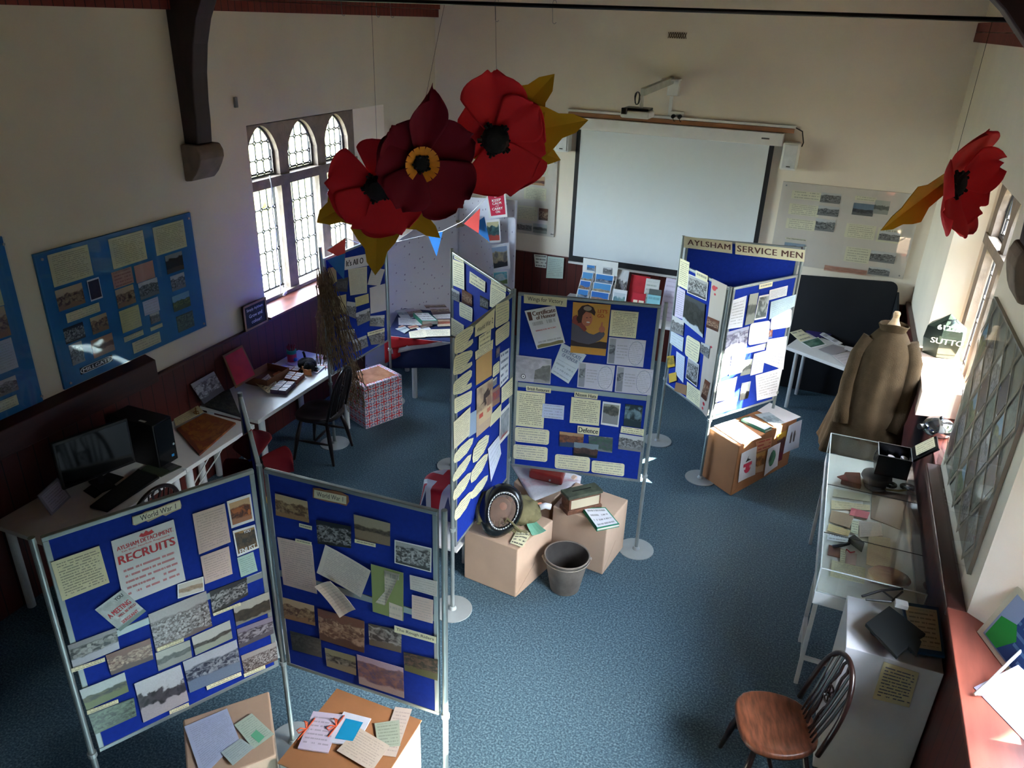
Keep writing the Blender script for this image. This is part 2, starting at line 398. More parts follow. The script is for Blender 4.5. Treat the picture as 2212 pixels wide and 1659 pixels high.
# pitched ceiling
mid = (XL+XR)/2
struct(MB().prism([(XL-.45, YF-.3, 3.95), (mid, YF-.3, 6.6), (XR+.45, YF-.3, 3.95), (XR+.45, YF-.3, 4.12), (mid, YF-.3, 6.8), (XL-.45, YF-.3, 4.12)], (0, YB-YF+.6, 0)).build('ceiling', mat('brown_boarded_ceiling', C(120, 84, 60), .7, var=.2, scale=4)))
# dado boarding
mb = MB().box(XL, XL+.022, YF, YB, 0, 1.145); struct(mb.build('trim_1', wains))
struct(MB().box(XL, XL+.04, 4.12, YB, 1.145, 1.17).build('trim_2', woodcap, bevel=.006))
struct(MB().prism([(XL, YF, 1.145), (XL+.1, YF, 1.145), (XL+.1, YF, 1.33), (XL, YF, 1.36)], (0, 4.07-YF, 0)).build('trim_3', woodcap, bevel=.006))
struct(MB().box(XL+.022, XR, YB-.022, YB, 0, 1.12).box(XL+.022, XR, YB-.035, YB, 1.12, 1.145).build('trim_4', wains))
struct(MB().box(XR-.022, XR, YF, YB-.022, 0, 1.16).build('trim_5', wains))
struct(MB().box(XR-.09, XR, 3.66, 5.2, 1.16, 1.215).box(XR-.05, XR, 7.33, YB-.04, 1.16, 1.2).build('trim_6', woodcap, bevel=.008))
struct(MB().prism([(XR-.035, 5.2, 1.19), (XR-.035, 7.33, 1.19), (XR, 7.33, 1.19), (XR+.2, 7.2, 1.19), (XR+.2, 5.35, 1.19), (XR, 5.2, 1.19)], (0, 0, .025)).build('window_sill', sillwood, bevel=.004))
struct(MB().prism([(XR-.09, 1.55, 1.19), (XR-.09, 3.66, 1.19), (XR, 3.66, 1.19), (XR+.2, 3.5, 1.19), (XR+.2, 1.7, 1.19), (XR, 1.55, 1.19)], (0, 0, .025)).build('window_sill', sillwood, bevel=.004))
struct(MB().prism([(XL+.05, 5.5, 1.17), (XL+.05, 7.73, 1.17), (XL, 7.73, 1.17), (XL-.22, 7.46, 1.2), (XL-.22, 5.72, 1.2), (XL, 5.5, 1.17)], (0, 0, .02)).build('window_sill', sillwood))
# brick courses under the roof
for nm, x0, x1, za in (('trim_7', XL, XL+.05, 3.77), ('trim_8', XR-.05, XR, 3.73)):
    struct(MB().box(x0, x1, YF, YB, za, za+.08).box(x0-.0, x1+(.02 if x0 < 0 else 0), YF, YB, za+.085, za+.16).build(nm, brick))
# gallery the photographer stands on, behind and below the view
struct(MB().box(XL, XR, YF, .2, 2.45, 2.6).build('trim_9', beam))
# trusses
def truss(side):
    xw = XL if side > 0 else XR; s = side; Y0 = 4.78 if s > 0 else 4.5; kc = 1 if s > 0 else .5
    t = T('roof_bracket', ('dark curved roof bracket on a stone corbel, left of the arched window' if s > 0 else 'dark roof bracket at the right edge above the right-hand wall'), 'roof bracket', (xw, 4.86, 2.62))
    prof = [(.0, 2.84), (.13, 2.84), (.145, 3.0), (.15, 3.15), (.17, 3.35), (.21, 3.55), (.27, 3.72), (.36, 3.88), (.5, 4.05), (.75, 4.3), (.0, 4.3)]
    if s < 0: prof = [(.0, 2.84), (.07, 2.84), (.08, 3.0), (.1, 3.2), (.14, 3.4), (.2, 3.58), (.3, 3.75), (.44, 3.9), (.62, 4.05), (.9, 4.3), (.0, 4.3)]
    MB().prism([(xw+s*a, Y0, z) for a, z in prof], (0, .16, 0)).build('bracket_timber', beam, t, bevel=.01)
    MB().prism([(xw+s*a*kc, Y0-.05, z) for a, z in [(0, 2.56), (.07, 2.57), (.12, 2.62), (.16, 2.68), (.19, 2.74), (.19, 2.79), (.16, 2.84), (0, 2.84)]], (0, .26, 0)).build('stone_corbel', stone, t, bevel=.012)
truss(1); truss(-1)
# tie rod with hooks
t = T('tie_rod', 'thin black iron tie rod crossing the room below the roof', 'tie rod', (XL, 5.0, 3.87))
MB().cyl((XL, 5.0, 3.872), (XR, 5.0, 3.868), .0125, n=10).build('rod', iron, t, smooth=True)
MB().cyl((.86, 5.0, 3.868), (XR, 5.0, 3.868), .035, n=12).cyl((.83, 5.0, 3.868), (.86, 5.0, 3.868), .022, n=12).build('end_boss', iron, t)
def hookat(px, lab):
    p = ony(px, 12, 5.0); x = p.x; pts = []
    for i in range(9):
        a = PI*i/8; pts.append((x+.012*math.cos(a)+.0, 5.0, 3.885+.018*math.sin(a)))
    pts += [(x-.012, 5.0, 3.86), (x-.008, 5.0, 3.80)]
    for i in range(9):
        a = PI+PI*i/8*.9; pts.append((x+.004+.012*math.cos(a), 5.0, 3.785+.014*math.sin(a)))
    tag(MB().tube(pts, .0018, 6).build('s_hook', mat('steel', C(150), .35, .9), smooth=True), lab, 'hook', 'hooks on the tie rod')
hookat(1073, 'small wire hook on the rod above the bright red poppy')
hookat(1198, 'small wire hook on the rod, rightmost of the row')
hookat(740, 'small wire hook on the rod above the arched window, leftmost of the row')
hookat(815, 'small wire hook on the rod, left one of the two middle hooks')
hookat(846, 'small wire hook on the rod, right one of the two middle hooks')
# ---------------------------------------------------------------- mullioned windows
def gothic(name, fn, lights, s0, s1, z0, z1, ztr, apex=2.84, dep=.14):
    root = bpy.data.objects.new(name, None); COL.objects.link(root); root.location = fn(s0, z0, 0); struct(root)
    mb = MB()
    def bx(a, b_, c0, c1, d0=0, d1=dep):
        o = V(fn(a, c0, d0)); mb.obox(o, V(fn(b_, c0, d0))-o, V(fn(a, c0, d1))-o, V(fn(a, c1, d0))-o)
    es = [s0]+[x for l in lights for x in l]+[s1]
    for i in range(0, len(es), 2):
        if es[i+1]-es[i] > .005: bx(es[i], es[i+1], z0, z1)
    bx(s0, s1, z0-.02, z0+.06, -.03, dep); bx(s0, s1, ztr[0], ztr[1], -.02, dep); bx(s0, s1, apex+.01, z1)
    for a, b_ in lights:
        w = (b_-a)/2; c0 = (a+b_)/2; sp = apex-w*1.15; K = 8
        def arch(x):
            q = min(1, abs(x-c0)/w); return sp+(apex-sp)*(1-q**1.75)**.72 if q < 1 else sp
        for i in range(K*2):
            xa, xb = a+(b_-a)*i/(2*K), a+(b_-a)*(i+1)/(2*K)
            P = [fn(xa, arch(xa), 0), fn(xb, arch(xb), 0), fn(xb, apex+.02, 0), fn(xa, apex+.02, 0)]
            mb.prism(P, V(fn(xa, 0, dep))-V(fn(xa, 0, 0)))
    mb.build('stone_frame', stone, root)
    for a, b_ in lights:
        w = (b_-a)/2; c0 = (a+b_)/2; sp = apex-w*1.15
        def arch(x):
            q = min(1, abs(x-c0)/w); return sp+(apex-sp)*(1-q**1.75)**.72 if q < 1 else sp
        for (za, zb, top) in ((z0+.06, ztr[0], False), (ztr[1], apex, True)):
            lm = MB(); D = dep*.5
            def seg(p, q):
                K = 4
                for i in range(K):
                    u = [p[j]+(q[j]-p[j])*i/K for j in (0, 1)]; v = [p[j]+(q[j]-p[j])*(i+1)/K for j in (0, 1)]
                    if top and (u[1] > arch(u[0])-.0 or v[1] > arch(v[0])+.002): continue
                    if u[1] > zb+.001 or v[1] > zb+.001 or u[1] < za-.001 or v[1] < za-.001: continue
                    lm.tube([fn(u[0], u[1], D), fn(v[0], v[1], D)], .0068, 4)
            nc = 4; pw = (b_-a-.05)/nc; nr = 5 if not top else 3; ph = (zb-za)/nr; x0 = a+.0
            for c_ in range(nc+1):
                X = x0+pw*c_
                for r in range(nr+1):
                    Z = za+ph*r+(.04 if r == 0 else 0); d = .019 if 0 < r < nr or top else .012
                    seg((X-d, Z), (X, Z+d)); seg((X, Z+d), (X+d, Z)); seg((X+d, Z), (X, Z-d)); seg((X, Z-d), (X-d, Z))
                    if r < nr: seg((X, Z+d), (X, za+ph*(r+1)-d))
                    if c_ < nc: seg((X+d, Z), (X+pw*.5, Z+.0)); seg((X+pw*.5, Z), (X+pw-d, Z))
            X = b_-.03; seg((X, za), (X, zb)); seg((a+.012, za+.03), (b_-.012, za+.03)); seg((a+.012, za), (a+.012, zb))
            lm.build('lead_lattice', lead, root)
            if top:
                K = 16; P = [fn(a, za, D+.006), fn(b_, za, D+.006)]+[fn(b_-(b_-a)*i/K, arch(b_-(b_-a)*i/K), D+.006) for i in range(K+1)]
                MB().prism(P, V(fn(a, 0, D+.009))-V(fn(a, 0, D+.006))).build('pane', glz, root)
                cm = MB()
                for i in range(K):
                    xa, xb = b_-(b_-a)*i/K, b_-(b_-a)*(i+1)/K
                    cm.tube([fn(xa, arch(xa)-.008, D-.01), fn(xb, arch(xb)-.008, D-.01)], .012, 5)
                cm.tube([fn(a+.01, za+.012, D-.01), fn(b_-.01, za+.012, D-.01)], .012, 5); cm.tube([fn(a+.01, za, D-.01), fn(a+.01, sp, D-.01)], .01, 5); cm.tube([fn(b_-.01, za, D-.01), fn(b_-.01, sp, D-.01)], .01, 5)
                cm.build('casement_rim', lead, root)
            else:
                o = V(fn(a, za, D+.006)); MB().obox(o, V(fn(b_, za, D+.006))-o, V(fn(a, zb, D+.006))-o, V(fn(a, za, D+.009))-o).build('pane', glz, root)
    return root
gothic('window_1', lambda s, z, d: (XL-.22-d, s, z), [(5.73, 6.17), (6.31, 6.78), (6.92, 7.34)], 5.70, 7.48, 1.19, 2.93, (2.28, 2.37))
gothic('window_2', lambda s, z, d: (XR+.22+d, s, z), [(5.36, 5.83), (5.96, 6.43), (6.57, 7.05)], 5.33, 7.22, 1.215, 2.95, (2.28, 2.36))
gothic('window_3', lambda s, z, d: (XR+.22+d, s, z), [(1.72, 2.16), (2.29, 2.74), (2.88, 3.35)], 1.68, 3.52, 1.215, 2.95, (2.28, 2.36))
# outdoors
lawn = mat('lawn', C(80, 80, 48), .9, var=.3, scale=.7)
struct(MB().box(-60, 60, -60, 60, -.45, -.35).build('ground', lawn))
hedge = mat('hedge_leaves', C(66, 70, 38), .9, var=.4, scale=3, bump=.6, bscale=12)
def blob(c, r, name, m, label, cat, sz=1, seed=0, amp=.18):
    mb = MB(); mb.ball((0, 0, 0), r, 14, sz=sz)
    mb.v = [V(c)+p*(1+amp*noise.noise(p*2.2/r+V((seed, 0, 0)))*2) for p in mb.v]
    return mb.build(name, m, smooth=True)
t = T('sun_blocker_tree', 'added unseen tree blocking sun at the right-hand windows', 'tree', (4.6, 7, -.35))  # added out of view: its canopy keeps direct sun off the carpet
o1 = MB(); 
for k, (c_, r) in enumerate((((4.2, 6.42, 4.72), .82), ((4.2, 5.85, 4.75), .9), ((4.4, 5.0, 4.5), .85), ((4.25, 4.05, 4.2), .62), )):
    q = MB(); q.ball((0, 0, 0), r, 10); o1.add([V(c_)+p*(1+(.25 if k > 1 else .06)*noise.noise(p*2.5+V((k*9, 0, 0)))) for p in q.v], q.f)
o1.build('blocker_foliage', hedge, t, smooth=True)
MB().cyl((4.6, 5.6, -.35), (4.35, 5.7, 4.4), .2, .12, 10).build('blocker_trunk', beam, t)
o2 = MB()
for k in range(9):
    q = MB(); q.ball((0, 0, 0), 1.3, 8); o2.add([V((-12.5, 1+k*2.0, .2))+p*(1+.3*noise.noise(p*1.5+V((k*9, 0, 0)))) for p in q.v], q.f)
tag(o2.build('garden_hedge', hedge, smooth=True), 'green hedge across the lawn seen blurred through the arched window', 'hedge')

o4 = MB()  # added dark tree line, unseen, to cut low sky light on the left wall
for k in range(14):
    q = MB(); q.ball((0, 0, 0), 2.6, 8, sz=1.3); o4.add([V((11+.8*(k % 3), -12+2.6*k, 2.6))+p*(1+.3*noise.noise(p*.8+V((k*9, 0, 0)))) for p in q.v], q.f)
o4 = o4.build('sky_blocker_trees', mat('sky_blocker_leaves', C(60, 66, 40), .9, var=.4, scale=1.5), smooth=True); o4['kind'] = 'stuff'
tag(o4, 'added unseen line of dark trees cutting sky light at the right-hand windows', 'trees')
felt = mat('blue_loop_felt', C(22, 50, 150), .95, var=.08, scale=40, bump=.1, bscale=300, spec=.2)
alu = mat('grey_aluminium', C(150, 158, 158), .4, .55, var=.05)
discm = mat('grey_base_plate', C(170, 178, 180), .35, .3, var=.04)
ink = mat('black_ink', C(28, 26, 30), .6, var=0); redink = mat('red_ink', C(196, 42, 56), .6, var=0); brownink = mat('brown_ink', C(92, 48, 34), .6, var=0)
whiteink = mat('white_ink', C(235), .6, var=0); blueink = mat('blue_grey_ink', C(90, 110, 150), .6, var=0)
cream = C(232, 226, 190); white = C(228, 228, 232); lilac = C(200, 190, 214); pinkp = C(214, 190, 180)
Pc = lambda n=14, **k: paper(cream, n, **k)
Pw = lambda n=14, **k: paper(white, n, **k)
Pl = lambda n=14, **k: paper(lilac, n, C(120), **k)
BW = photo('photo_monochrome', C(214), C(84), C(186), C(140), .72, .14, 13, amp=.55)
BWB = photo('photo_monochrome_bordered', C(190), C(70), C(225), C(60), .8, .12, 15, border=.03)
BWD = photo('photo_dark_group', C(30, 34, 40), C(28, 30, 34), C(196), C(44), .8, .1, 14)
SEP = photo('photo_sepia', C(214, 190, 150), C(110, 76, 52), C(206, 176, 130), C(170, 130, 90), .68, .2, 9, amp=.6)
BRN = photo('photo_brown', C(120, 70, 50), C(110, 66, 46), C(214, 180, 150), C(86, 50, 36), .75, .2, 12)
GRN = photo('photo_green_field', C(196, 206, 204), C(60, 62, 40), C(110, 110, 70), C(108, 118, 62), .55, .3, 8, amp=.3)
CAM_ = photo('photo_grey_green_group', C(70, 84, 70), C(120, 140, 118), C(36, 46, 40), C(90, 104, 86), .9, .05, 12)
STR = photo('photo_street', C(214, 216, 222), C(90, 84, 90), C(30, 28, 34), C(190, 180, 184), .6, .3, 7, amp=.8)
BLU = photo('photo_parade', C(196, 202, 214), C(50, 60, 86), C(190, 196, 206), C(120, 138, 164), .7, .3, 15, amp=.25)
CRW = photo('photo_crowd', C(176, 168, 166), C(66, 46, 44), C(214, 206, 206), C(110, 86, 80), .72, .06, 22)
COLP = photo('photo_colour_paint', C(190, 170, 190), C(150, 110, 104), C(60, 70, 120), C(176, 160, 160), .8, .2, 9)
LAND = photo('photo_colour_landscape', C(120, 170, 200), C(60, 90, 50), C(150, 160, 90), C(80, 100, 60), .6, .25, 8)
ORG = photo('poster_orange_print', C(216, 176, 130), C(96, 48, 30), C(214, 120, 50), C(180, 120, 84), .65, .25, 6, border=.07, amp=.25)
PALE = photo('photo_faded_print', C(186, 190, 182), C(120, 126, 122), C(88, 96, 92), C(160, 164, 156), .6, .3, 9)
FLAT = lambda r, g_, b_: paper(C(r, g_, b_), 0)

def seg_frame(a, b):
    a, b = V((a[0], a[1], 0)), V((b[0], b[1], 0))
    f = FR((a.x, a.y, 1), (b-a), (0, 0, 1)); return a, b, f
def leaf(root, pa, pb, z0, z1, mid=None, name='panel'):
    """one framed felt leaf standing between two posts"""
    a, b, f = seg_frame(pa, pb); u = (b-a).normalized(); L = (b-a).length; n = f.n; g = .03
    mb = MB(); t = .022
    def rail(s0, s1, za, zb): mb.obox(a+u*s0-n*t/2+V((0, 0, za)), u*(s1-s0), n*t, (0, 0, zb-za))
    rail(g, L-g, z1-.022, z1); rail(g, L-g, z0, z0+.022); rail(g, g+.024, z0+.022, z1-.022); rail(L-g-.024, L-g, z0+.022, z1-.022)
    zs_ = [z0]+([mid] if mid else [])+[z1]
    if mid: rail(g+.024, L-g-.024, mid-.02, mid+.02)
    mb.build('panel_frame', alu, root, bevel=.003)
    for i in range(len(zs_)-1):
        q = MB(); q.obox(a+u*(g+.022)-n*.008+V((0, 0, zs_[i]+.02)), u*(L-2*g-.044), n*.016, (0, 0, zs_[i+1]-zs_[i]-.04)); q.build('felt_panel', felt, root)
    f2 = FR(a+n*.009+V((0, 0, 1)), u, (0, 0, 1)); f2.n = n; return f2
def post(root, p, h, disc=True, r=.014):
    m = MB(); m.cyl((p[0], p[1], .012), (p[0], p[1], h), r, n=14); m.build('post', alu, root, smooth=False)
    for z in (h-.45, .6): pass
    MB().cyl((p[0], p[1], h*.33-.012), (p[0], p[1], h*.33+.012), r*1.5, n=14).build('collar', discm, root)
    if disc: MB().cyl((p[0], p[1], 0), (p[0], p[1], .008), .14, n=36).cyl((p[0], p[1], .008), (p[0], p[1], .03), .03, .02, n=16).build('base_plate', discm, root, bevel=.002)
# screen standing in the left foreground: three leaves
AL, J, BR_, HB = (-2.7, 1.66), (-2.249, 2.494), (-1.29, 2.53), (-2.84, 3.07)
t1 = T('display_screen', 'folding blue display screen in the left foreground headed World War 1', 'display screen', (J[0], J[1], 0))
FA = leaf(t1, AL, J, .61, 1.84, 1.235); FB = leaf(t1, J, BR_, .61, 1.84, 1.235); FH = leaf(t1, HB, J, .61, 1.84, 1.235)
for p in (AL, J, BR_, HB): post(t1, p, 1.85)
CL_, CJ, DR, EL = (-1.91, 3.865), (-1.925, 4.876), (-.89, 5.088), (-2.775, 5.607)
t2 = T('display_screen', 'tall folding blue display screen in the middle of the floor headed Wings for Victory', 'display screen', (CJ[0], CJ[1], 0))
FC = leaf(t2, CL_, CJ, .52, 2.05, None); FD = leaf(t2, CJ, DR, .63, 2.05, 1.338); FE = leaf(t2, EL, CJ, .63, 2.05, 1.338)
for p in (CL_, CJ, DR, EL): post(t2, p, 2.07)
F0, FRp, FLp = (-.607, 6.388), (-.11, 7.09), (-1.13, 6.918)
t3 = T('display_screen', 'three-sided blue display screen by the coat headed Aylsham Service Men', 'display screen', (F0[0], F0[1], 0))
FFR = leaf(t3, F0, FRp, .61, 1.84, 1.22); FFL = leaf(t3, FLp, F0, .64, 1.84, None); FFB = leaf(t3, FLp, FRp, .65, 2.08, 1.22)
for p, h_ in ((F0, 1.85), (FRp, 2.09), (FLp, 2.09)): post(t3, p, h_)
GL, GR = (-3.985, 5.49), (-3.948, 6.517)
t4 = T('display_screen', 'single blue display screen draped with a net below the arched window', 'display screen', (GR[0], GR[1], 0))
FG = leaf(t4, GL, GR, .72, 1.84, None)
for p, h_ in ((GL, 1.95), (GR, 1.86)): post(t4, p, h_)
# the free standing base discs seen behind the middle screen
# ---- helper: rows of sheets
def sheets(fr, cr, rows, where, group=None):
    out = []
    for i, r in enumerate(rows):
        pts, m, nm, lab = r[0], r[1], r[2], r[3]
        opt = r[4] if len(r) > 4 else {}
        cat = nm.replace('_', ' ')
        out.append(card(fr, cr(*pts), m, nm, lab+' '+where if where else lab, opt.pop('cat', cat), layer=opt.pop('layer', i % 2), **opt))
    return out
# ---------------- leaf A
c1 = crop(0, 980, 2.4437)
TORN = [(0, .1), (.02, 1.0), (.2, .94), (.28, 1.05), (.5, .95), (.75, 1.04), (.98, 1), (1.0, .3), (.98, -.02), (.8, -.08), (.66, -.22), (.6, 0), (.3, -.18), (.26, .02), (.05, -.06)]
A = 'on the left foreground leaf'
k = card(FA, c1(690, 332, 953, 240, 958, 285, 700, 378), FLAT(200, 180, 150), 'title_label', 'cream title strip reading World War 1 at the top of the left foreground leaf', 'title', shape=TORN)
flatshape(k, [(.02, .08), (.98, .08), (.98, .92), (.02, .92)], FLAT(232, 228, 204), 'strip'); txt(k, 'World War 1', .16, .22, .88, .82, ink, lift=.0014)
k = card(FA, c1(584, 460, 914, 345, 978, 665, 655, 795), Pw(0), 'recruiting_poster', 'white recruiting poster in red type on the left foreground leaf', 'poster', layer=0)
flatshape(k, [(.42, .93), (.46, .97), (.5, .95), (.54, .985), (.58, .95), (.63, .97), (.66, .92), (.6, .905), (.48, .905)], redink, 'crest')
txt(k, 'AYLSHAM DETACHMENT.', .06, .83, .96, .89, redink, .02); txt(k, '5th Batt. Norfolk Regiment.', .12, .775, .9, .81, redink)
txt(k, 'RECRUITS', .05, .62, .95, .745, redink, .03)
for i, (s, w) in enumerate((('For the above Detachment will be', 0), ('enlisted at the Drill Hall', .08), ('also a Ticket for the', .12), ('CONCERT on that date.', .16), ('For full particulars apply', .14), ('GOD SAVE THE KING', .12))):
    pass
flatshape(k, [(.06, .07), (.94, .07), (.94, .58), (.06, .58)], paper(white, 11, C(196, 80, 90), .75, 14), 'small_print', lift=.0005)
k = card(FA, c1(498, 818, 640, 712, 768, 825, 632, 932), photo('leaflet_meeting', C(206, 214, 214), C(206, 214, 214), C(180, 188, 186), C(96, 120, 108), .95, .1, 3, amp=.1), 'leaflet', 'tilted leaflet reading A Meeting on the left foreground leaf', 'leaflet', layer=2)
txt(k, 'A MEETING', .1, .5, .9, .66, redink, .02); txt(k, 'YOU', .62, .82, .9, .93, ink, .01); txt(k, 'WILL BE HELD', .3, .36, .95, .44, redink, .01); txt(k, 'SERGEANT', .25, .14, .85, .24, redink, .01)
S = sheets(FA, c1, [
 ((267, 572, 522, 483, 577, 677, 328, 775), Pc(15), 'information_sheet', 'cream typed information sheet at the left edge'),
 ((1013, 315, 1183, 260, 1215, 462, 1048, 528), paper(pinkp, 16, C(110, 90, 90), .35), 'letter', 'pale handwritten letter beside the orange poster'),
 ((1195, 250, 1320, 210, 1340, 350, 1220, 392), ORG, 'poster', 'small orange poster of a mounted soldier at top right'),
 ((1225, 405, 1343, 370, 1365, 492, 1250, 540), photo('poster_enlist', C(170, 130, 70), C(60, 46, 34), C(110, 84, 50), C(120, 84, 40), .8, .25, 7, border=.06), 'poster', 'small brown poster reading Enlist'),
 ((1250, 548, 1335, 515, 1358, 615, 1270, 650), paper(C(176, 206, 196), 10, C(100, 120, 110), .5), 'letter', 'small green printed card under the brown poster'),
 ((1055, 540, 1205, 485, 1225, 630, 1080, 685), paper(pinkp, 12, C(110, 90, 90), .35), 'letter', 'second pale letter below the first'),
 ((933, 685, 1070, 643, 1075, 718, 935, 760), photo('photo_sepia_pale', C(216, 206, 190), C(190, 160, 130), C(160, 130, 100), C(220, 210, 196), .6, .3, 9, border=.04), 'photograph', 'small sepia photograph under the recruiting poster', dict(layer=2)),
 ((780, 845, 1085, 720, 1118, 905, 822, 1040), CRW, 'photograph', 'large brown photograph of a crowded grandstand'),
 ((1105, 725, 1300, 650, 1308, 742, 1122, 850), BWD, 'photograph', 'dark blue-toned group photograph above the captioned men'),
 ((1228, 800, 1415, 725, 1427, 830, 1245, 905), photo('photo_four_men', C(190, 188, 176), C(70, 64, 50), C(40, 36, 30), C(140, 140, 130), .6, .1, 6), 'photograph', 'sepia photograph of four men at the right edge'),
 ((1248, 925, 1435, 855, 1443, 945, 1262, 1025), photo('photo_mauve_street', C(150, 140, 160), C(70, 60, 74), C(196, 190, 200), C(96, 90, 100), .7, .2, 10), 'photograph', 'mauve street photograph at the right edge'),
 ((1008, 965, 1210, 875, 1225, 970, 1030, 1060), photo('photo_shed', C(206, 206, 200), C(60, 56, 50), C(100, 96, 90), C(170, 176, 160), .5, .33, 8), 'photograph', 'pale photograph of a long dark shed'),
 ((355, 1010, 612, 915, 630, 1025, 385, 1130), photo('photo_carts', C(150, 146, 148), C(36, 34, 36), C(200, 196, 190), C(186, 186, 196), .75, .3, 9), 'photograph', 'photograph of carts in a yard at the left edge'),
 ((555, 1060, 790, 970, 808, 1080, 585, 1165), BRN, 'photograph', 'brown photograph of a busy market'),
 ((818, 1050, 1000, 980, 1012, 1070, 835, 1145), PALE, 'photograph', 'faded grey-green photograph in the middle'),
 ((962, 1095, 1245, 977, 1272, 1140, 1000, 1258), BLU, 'photograph', 'blue-toned parade photograph'),
 ((1270, 1065, 1455, 990, 1465, 1085, 1290, 1160), CRW, 'photograph', 'small crowd photograph in the bottom right corner'),
 ((417, 1245, 655, 1150, 678, 1250, 455, 1350), GRN, 'photograph', 'green landscape photograph near the bottom left'),
 ((465, 1375, 705, 1285, 720, 1380, 500, 1480), CAM_, 'photograph', 'green-grey group photograph in the bottom left corner'),
 ((706, 1210, 950, 1110, 995, 1300, 755, 1415), STR, 'photograph', 'pale photograph of a street with walking figures'),
 ((825, 1022, 965, 965, 968, 985, 828, 1040), Pc(2), 'caption', 'cream caption under the grandstand photograph', dict(layer=2)),
 ((372, 1130, 550, 1070, 553, 1090, 376, 1150), Pc(2), 'caption', 'cream caption under the carts photograph', dict(layer=2)),
 ((1120, 838, 1265, 780, 1268, 795, 1124, 852), Pc(2), 'caption', 'cream caption under the dark group photograph', dict(layer=2)),
 ((1085, 1222, 1268, 1145, 1272, 1165, 1090, 1242), Pc(2), 'caption', 'cream caption under the parade photograph', dict(layer=2)),
 ((455, 1352, 620, 1290, 624, 1308, 458, 1372), Pc(2), 'caption', 'cream caption under the green landscape', dict(layer=2)),
 ((890, 1352, 992, 1308, 996, 1326, 893, 1370), Pc(2), 'caption', 'cream caption on the street photograph', dict(layer=2)),
 ((1283, 1158, 1395, 1110, 1398, 1128, 1287, 1175), Pc(2), 'caption', 'cream caption under the corner crowd', dict(layer=2)),
], A)
txt(S[3], 'ENLIST', .14, .06, .86, .24, whiteink, .02); txt(S[3], 'YOU', .45, .78, .75, .9, whiteink, .02)
# ---------------- leaf B
c2 = crop(540, 980, 2.4435)
B_ = 'on the right foreground leaf'
k = card(FB, c2(335, 175, 522, 215, 522, 272, 335, 232), FLAT(150, 100, 66), 'title_label', 'brown torn title label reading World War 1 at the top of the darker right leaf', 'title', shape=[(0, .05), (0, .95), (.2, 1.05), (.35, .98), (.55, 1.12), (.8, 1.1), (1.0, .9), (1.02, .4), (.95, -.05), (.7, 0), (.4, -.05)])
flatshape(k, [(.04, .1), (.95, .1), (.95, .85), (.04, .85)], FLAT(226, 220, 190), 'strip'); txt(k, 'World War 1', .12, .3, .86, .72, ink, lift=.0014)
S = sheets(FB, c2, [
 ((135, 207, 305, 250, 315, 362, 140, 322), SEP, 'photograph', 'sepia photograph of riders at top left'),
 ((353, 345, 537, 380, 537, 495, 362, 470), BWD, 'photograph', 'dark photograph of a seated group in the top row'),
 ((550, 317, 742, 365, 742, 485, 558, 445), photo('photo_sepia_camp', C(176, 164, 140), C(110, 96, 80), C(50, 44, 40), C(150, 130, 106), .6, .4, 16), 'photograph', 'brown photograph of distant troops'),
 ((767, 450, 962, 495, 960, 622, 767, 572), BWB, 'photograph', 'black and white group photograph near the right edge'),
 ((147, 437, 330, 478, 357, 737, 180, 687), paper(pinkp, 22, C(110, 90, 100), .35), 'letter', 'large handwritten letter at the left edge'),
 ((405, 473, 645, 610, 592, 750, 360, 620), paper(C(205, 196, 186), 18, C(110, 100, 110), .4), 'letter', 'open folded letter tilted in the middle', dict(curl=.004)),
 ((357, 683, 440, 655, 572, 803, 490, 847), paper(C(208, 190, 176), 12, C(140, 120, 110), .3), 'letter', 'narrow curling letter below the open letter', dict(layer=2, curl=.012)),
 ((642, 578, 813, 625, 813, 878, 652, 828), FLAT(136, 150, 92), 'backing_sheet', 'olive green backing sheet with documents'),
 ((845, 637, 990, 672, 988, 752, 848, 712), paper(C(212, 206, 200), 6, C(120), .3), 'letter', 'pale folded note near the right edge'),
 ((858, 740, 970, 768, 968, 892, 858, 862), paper(pinkp, 9, C(120), .25), 'letter', 'pinkish note below the pale note'),
 ((173, 755, 340, 800, 347, 905, 185, 865), SEP, 'photograph', 'sepia photograph of a rider under the large letter'),
 ((360, 812, 607, 880, 607, 1047, 372, 975), BRN, 'photograph', 'large brown photograph of men on horseback'),
 ((627, 893, 802, 930, 800, 1048, 632, 1005), photo('photo_white_horse', C(60, 56, 46), C(60, 52, 44), C(206, 200, 190), C(110, 96, 74), .9, .25, 6), 'photograph', 'dark photograph of a white horse and rider'),
 ((215, 930, 377, 975, 383, 1072, 228, 1030), photo('photo_teal_dark', C(40, 50, 56), C(44, 52, 56), C(84, 92, 92), C(50, 60, 64), .9, .2, 9), 'photograph', 'dull grey-green photograph near the bottom left'),
 ((397, 1022, 560, 1068, 563, 1167, 408, 1117), photo('photo_black_horse', C(150, 150, 120), C(50, 46, 44), C(190, 186, 170), C(150, 140, 116), .7, .3, 7), 'photograph', 'photograph of a dark horse and rider'),
 ((567, 1055, 812, 1127, 817, 1285, 580, 1208), COLP, 'photograph', 'large coloured print of horses along the bottom edge'),
 ((813, 1043, 995, 1085, 992, 1195, 818, 1140), photo('photo_hunt', C(40, 40, 34), C(40, 36, 30), C(120, 90, 70), C(96, 92, 50), .95, .3, 9), 'photograph', 'dark photograph of a mounted line, bottom right'),
 ((265, 362, 332, 378, 332, 398, 265, 380), Pc(1), 'caption', 'small caption below the riders photograph', dict(layer=2)),
 ((245, 442, 330, 462, 330, 480, 245, 460), Pc(1), 'caption', 'small caption above the large letter', dict(layer=2)),
 ((558, 445, 668, 470, 668, 488, 558, 463), Pc(1), 'caption', 'small caption below the distant troops', dict(layer=2)),
], B_)
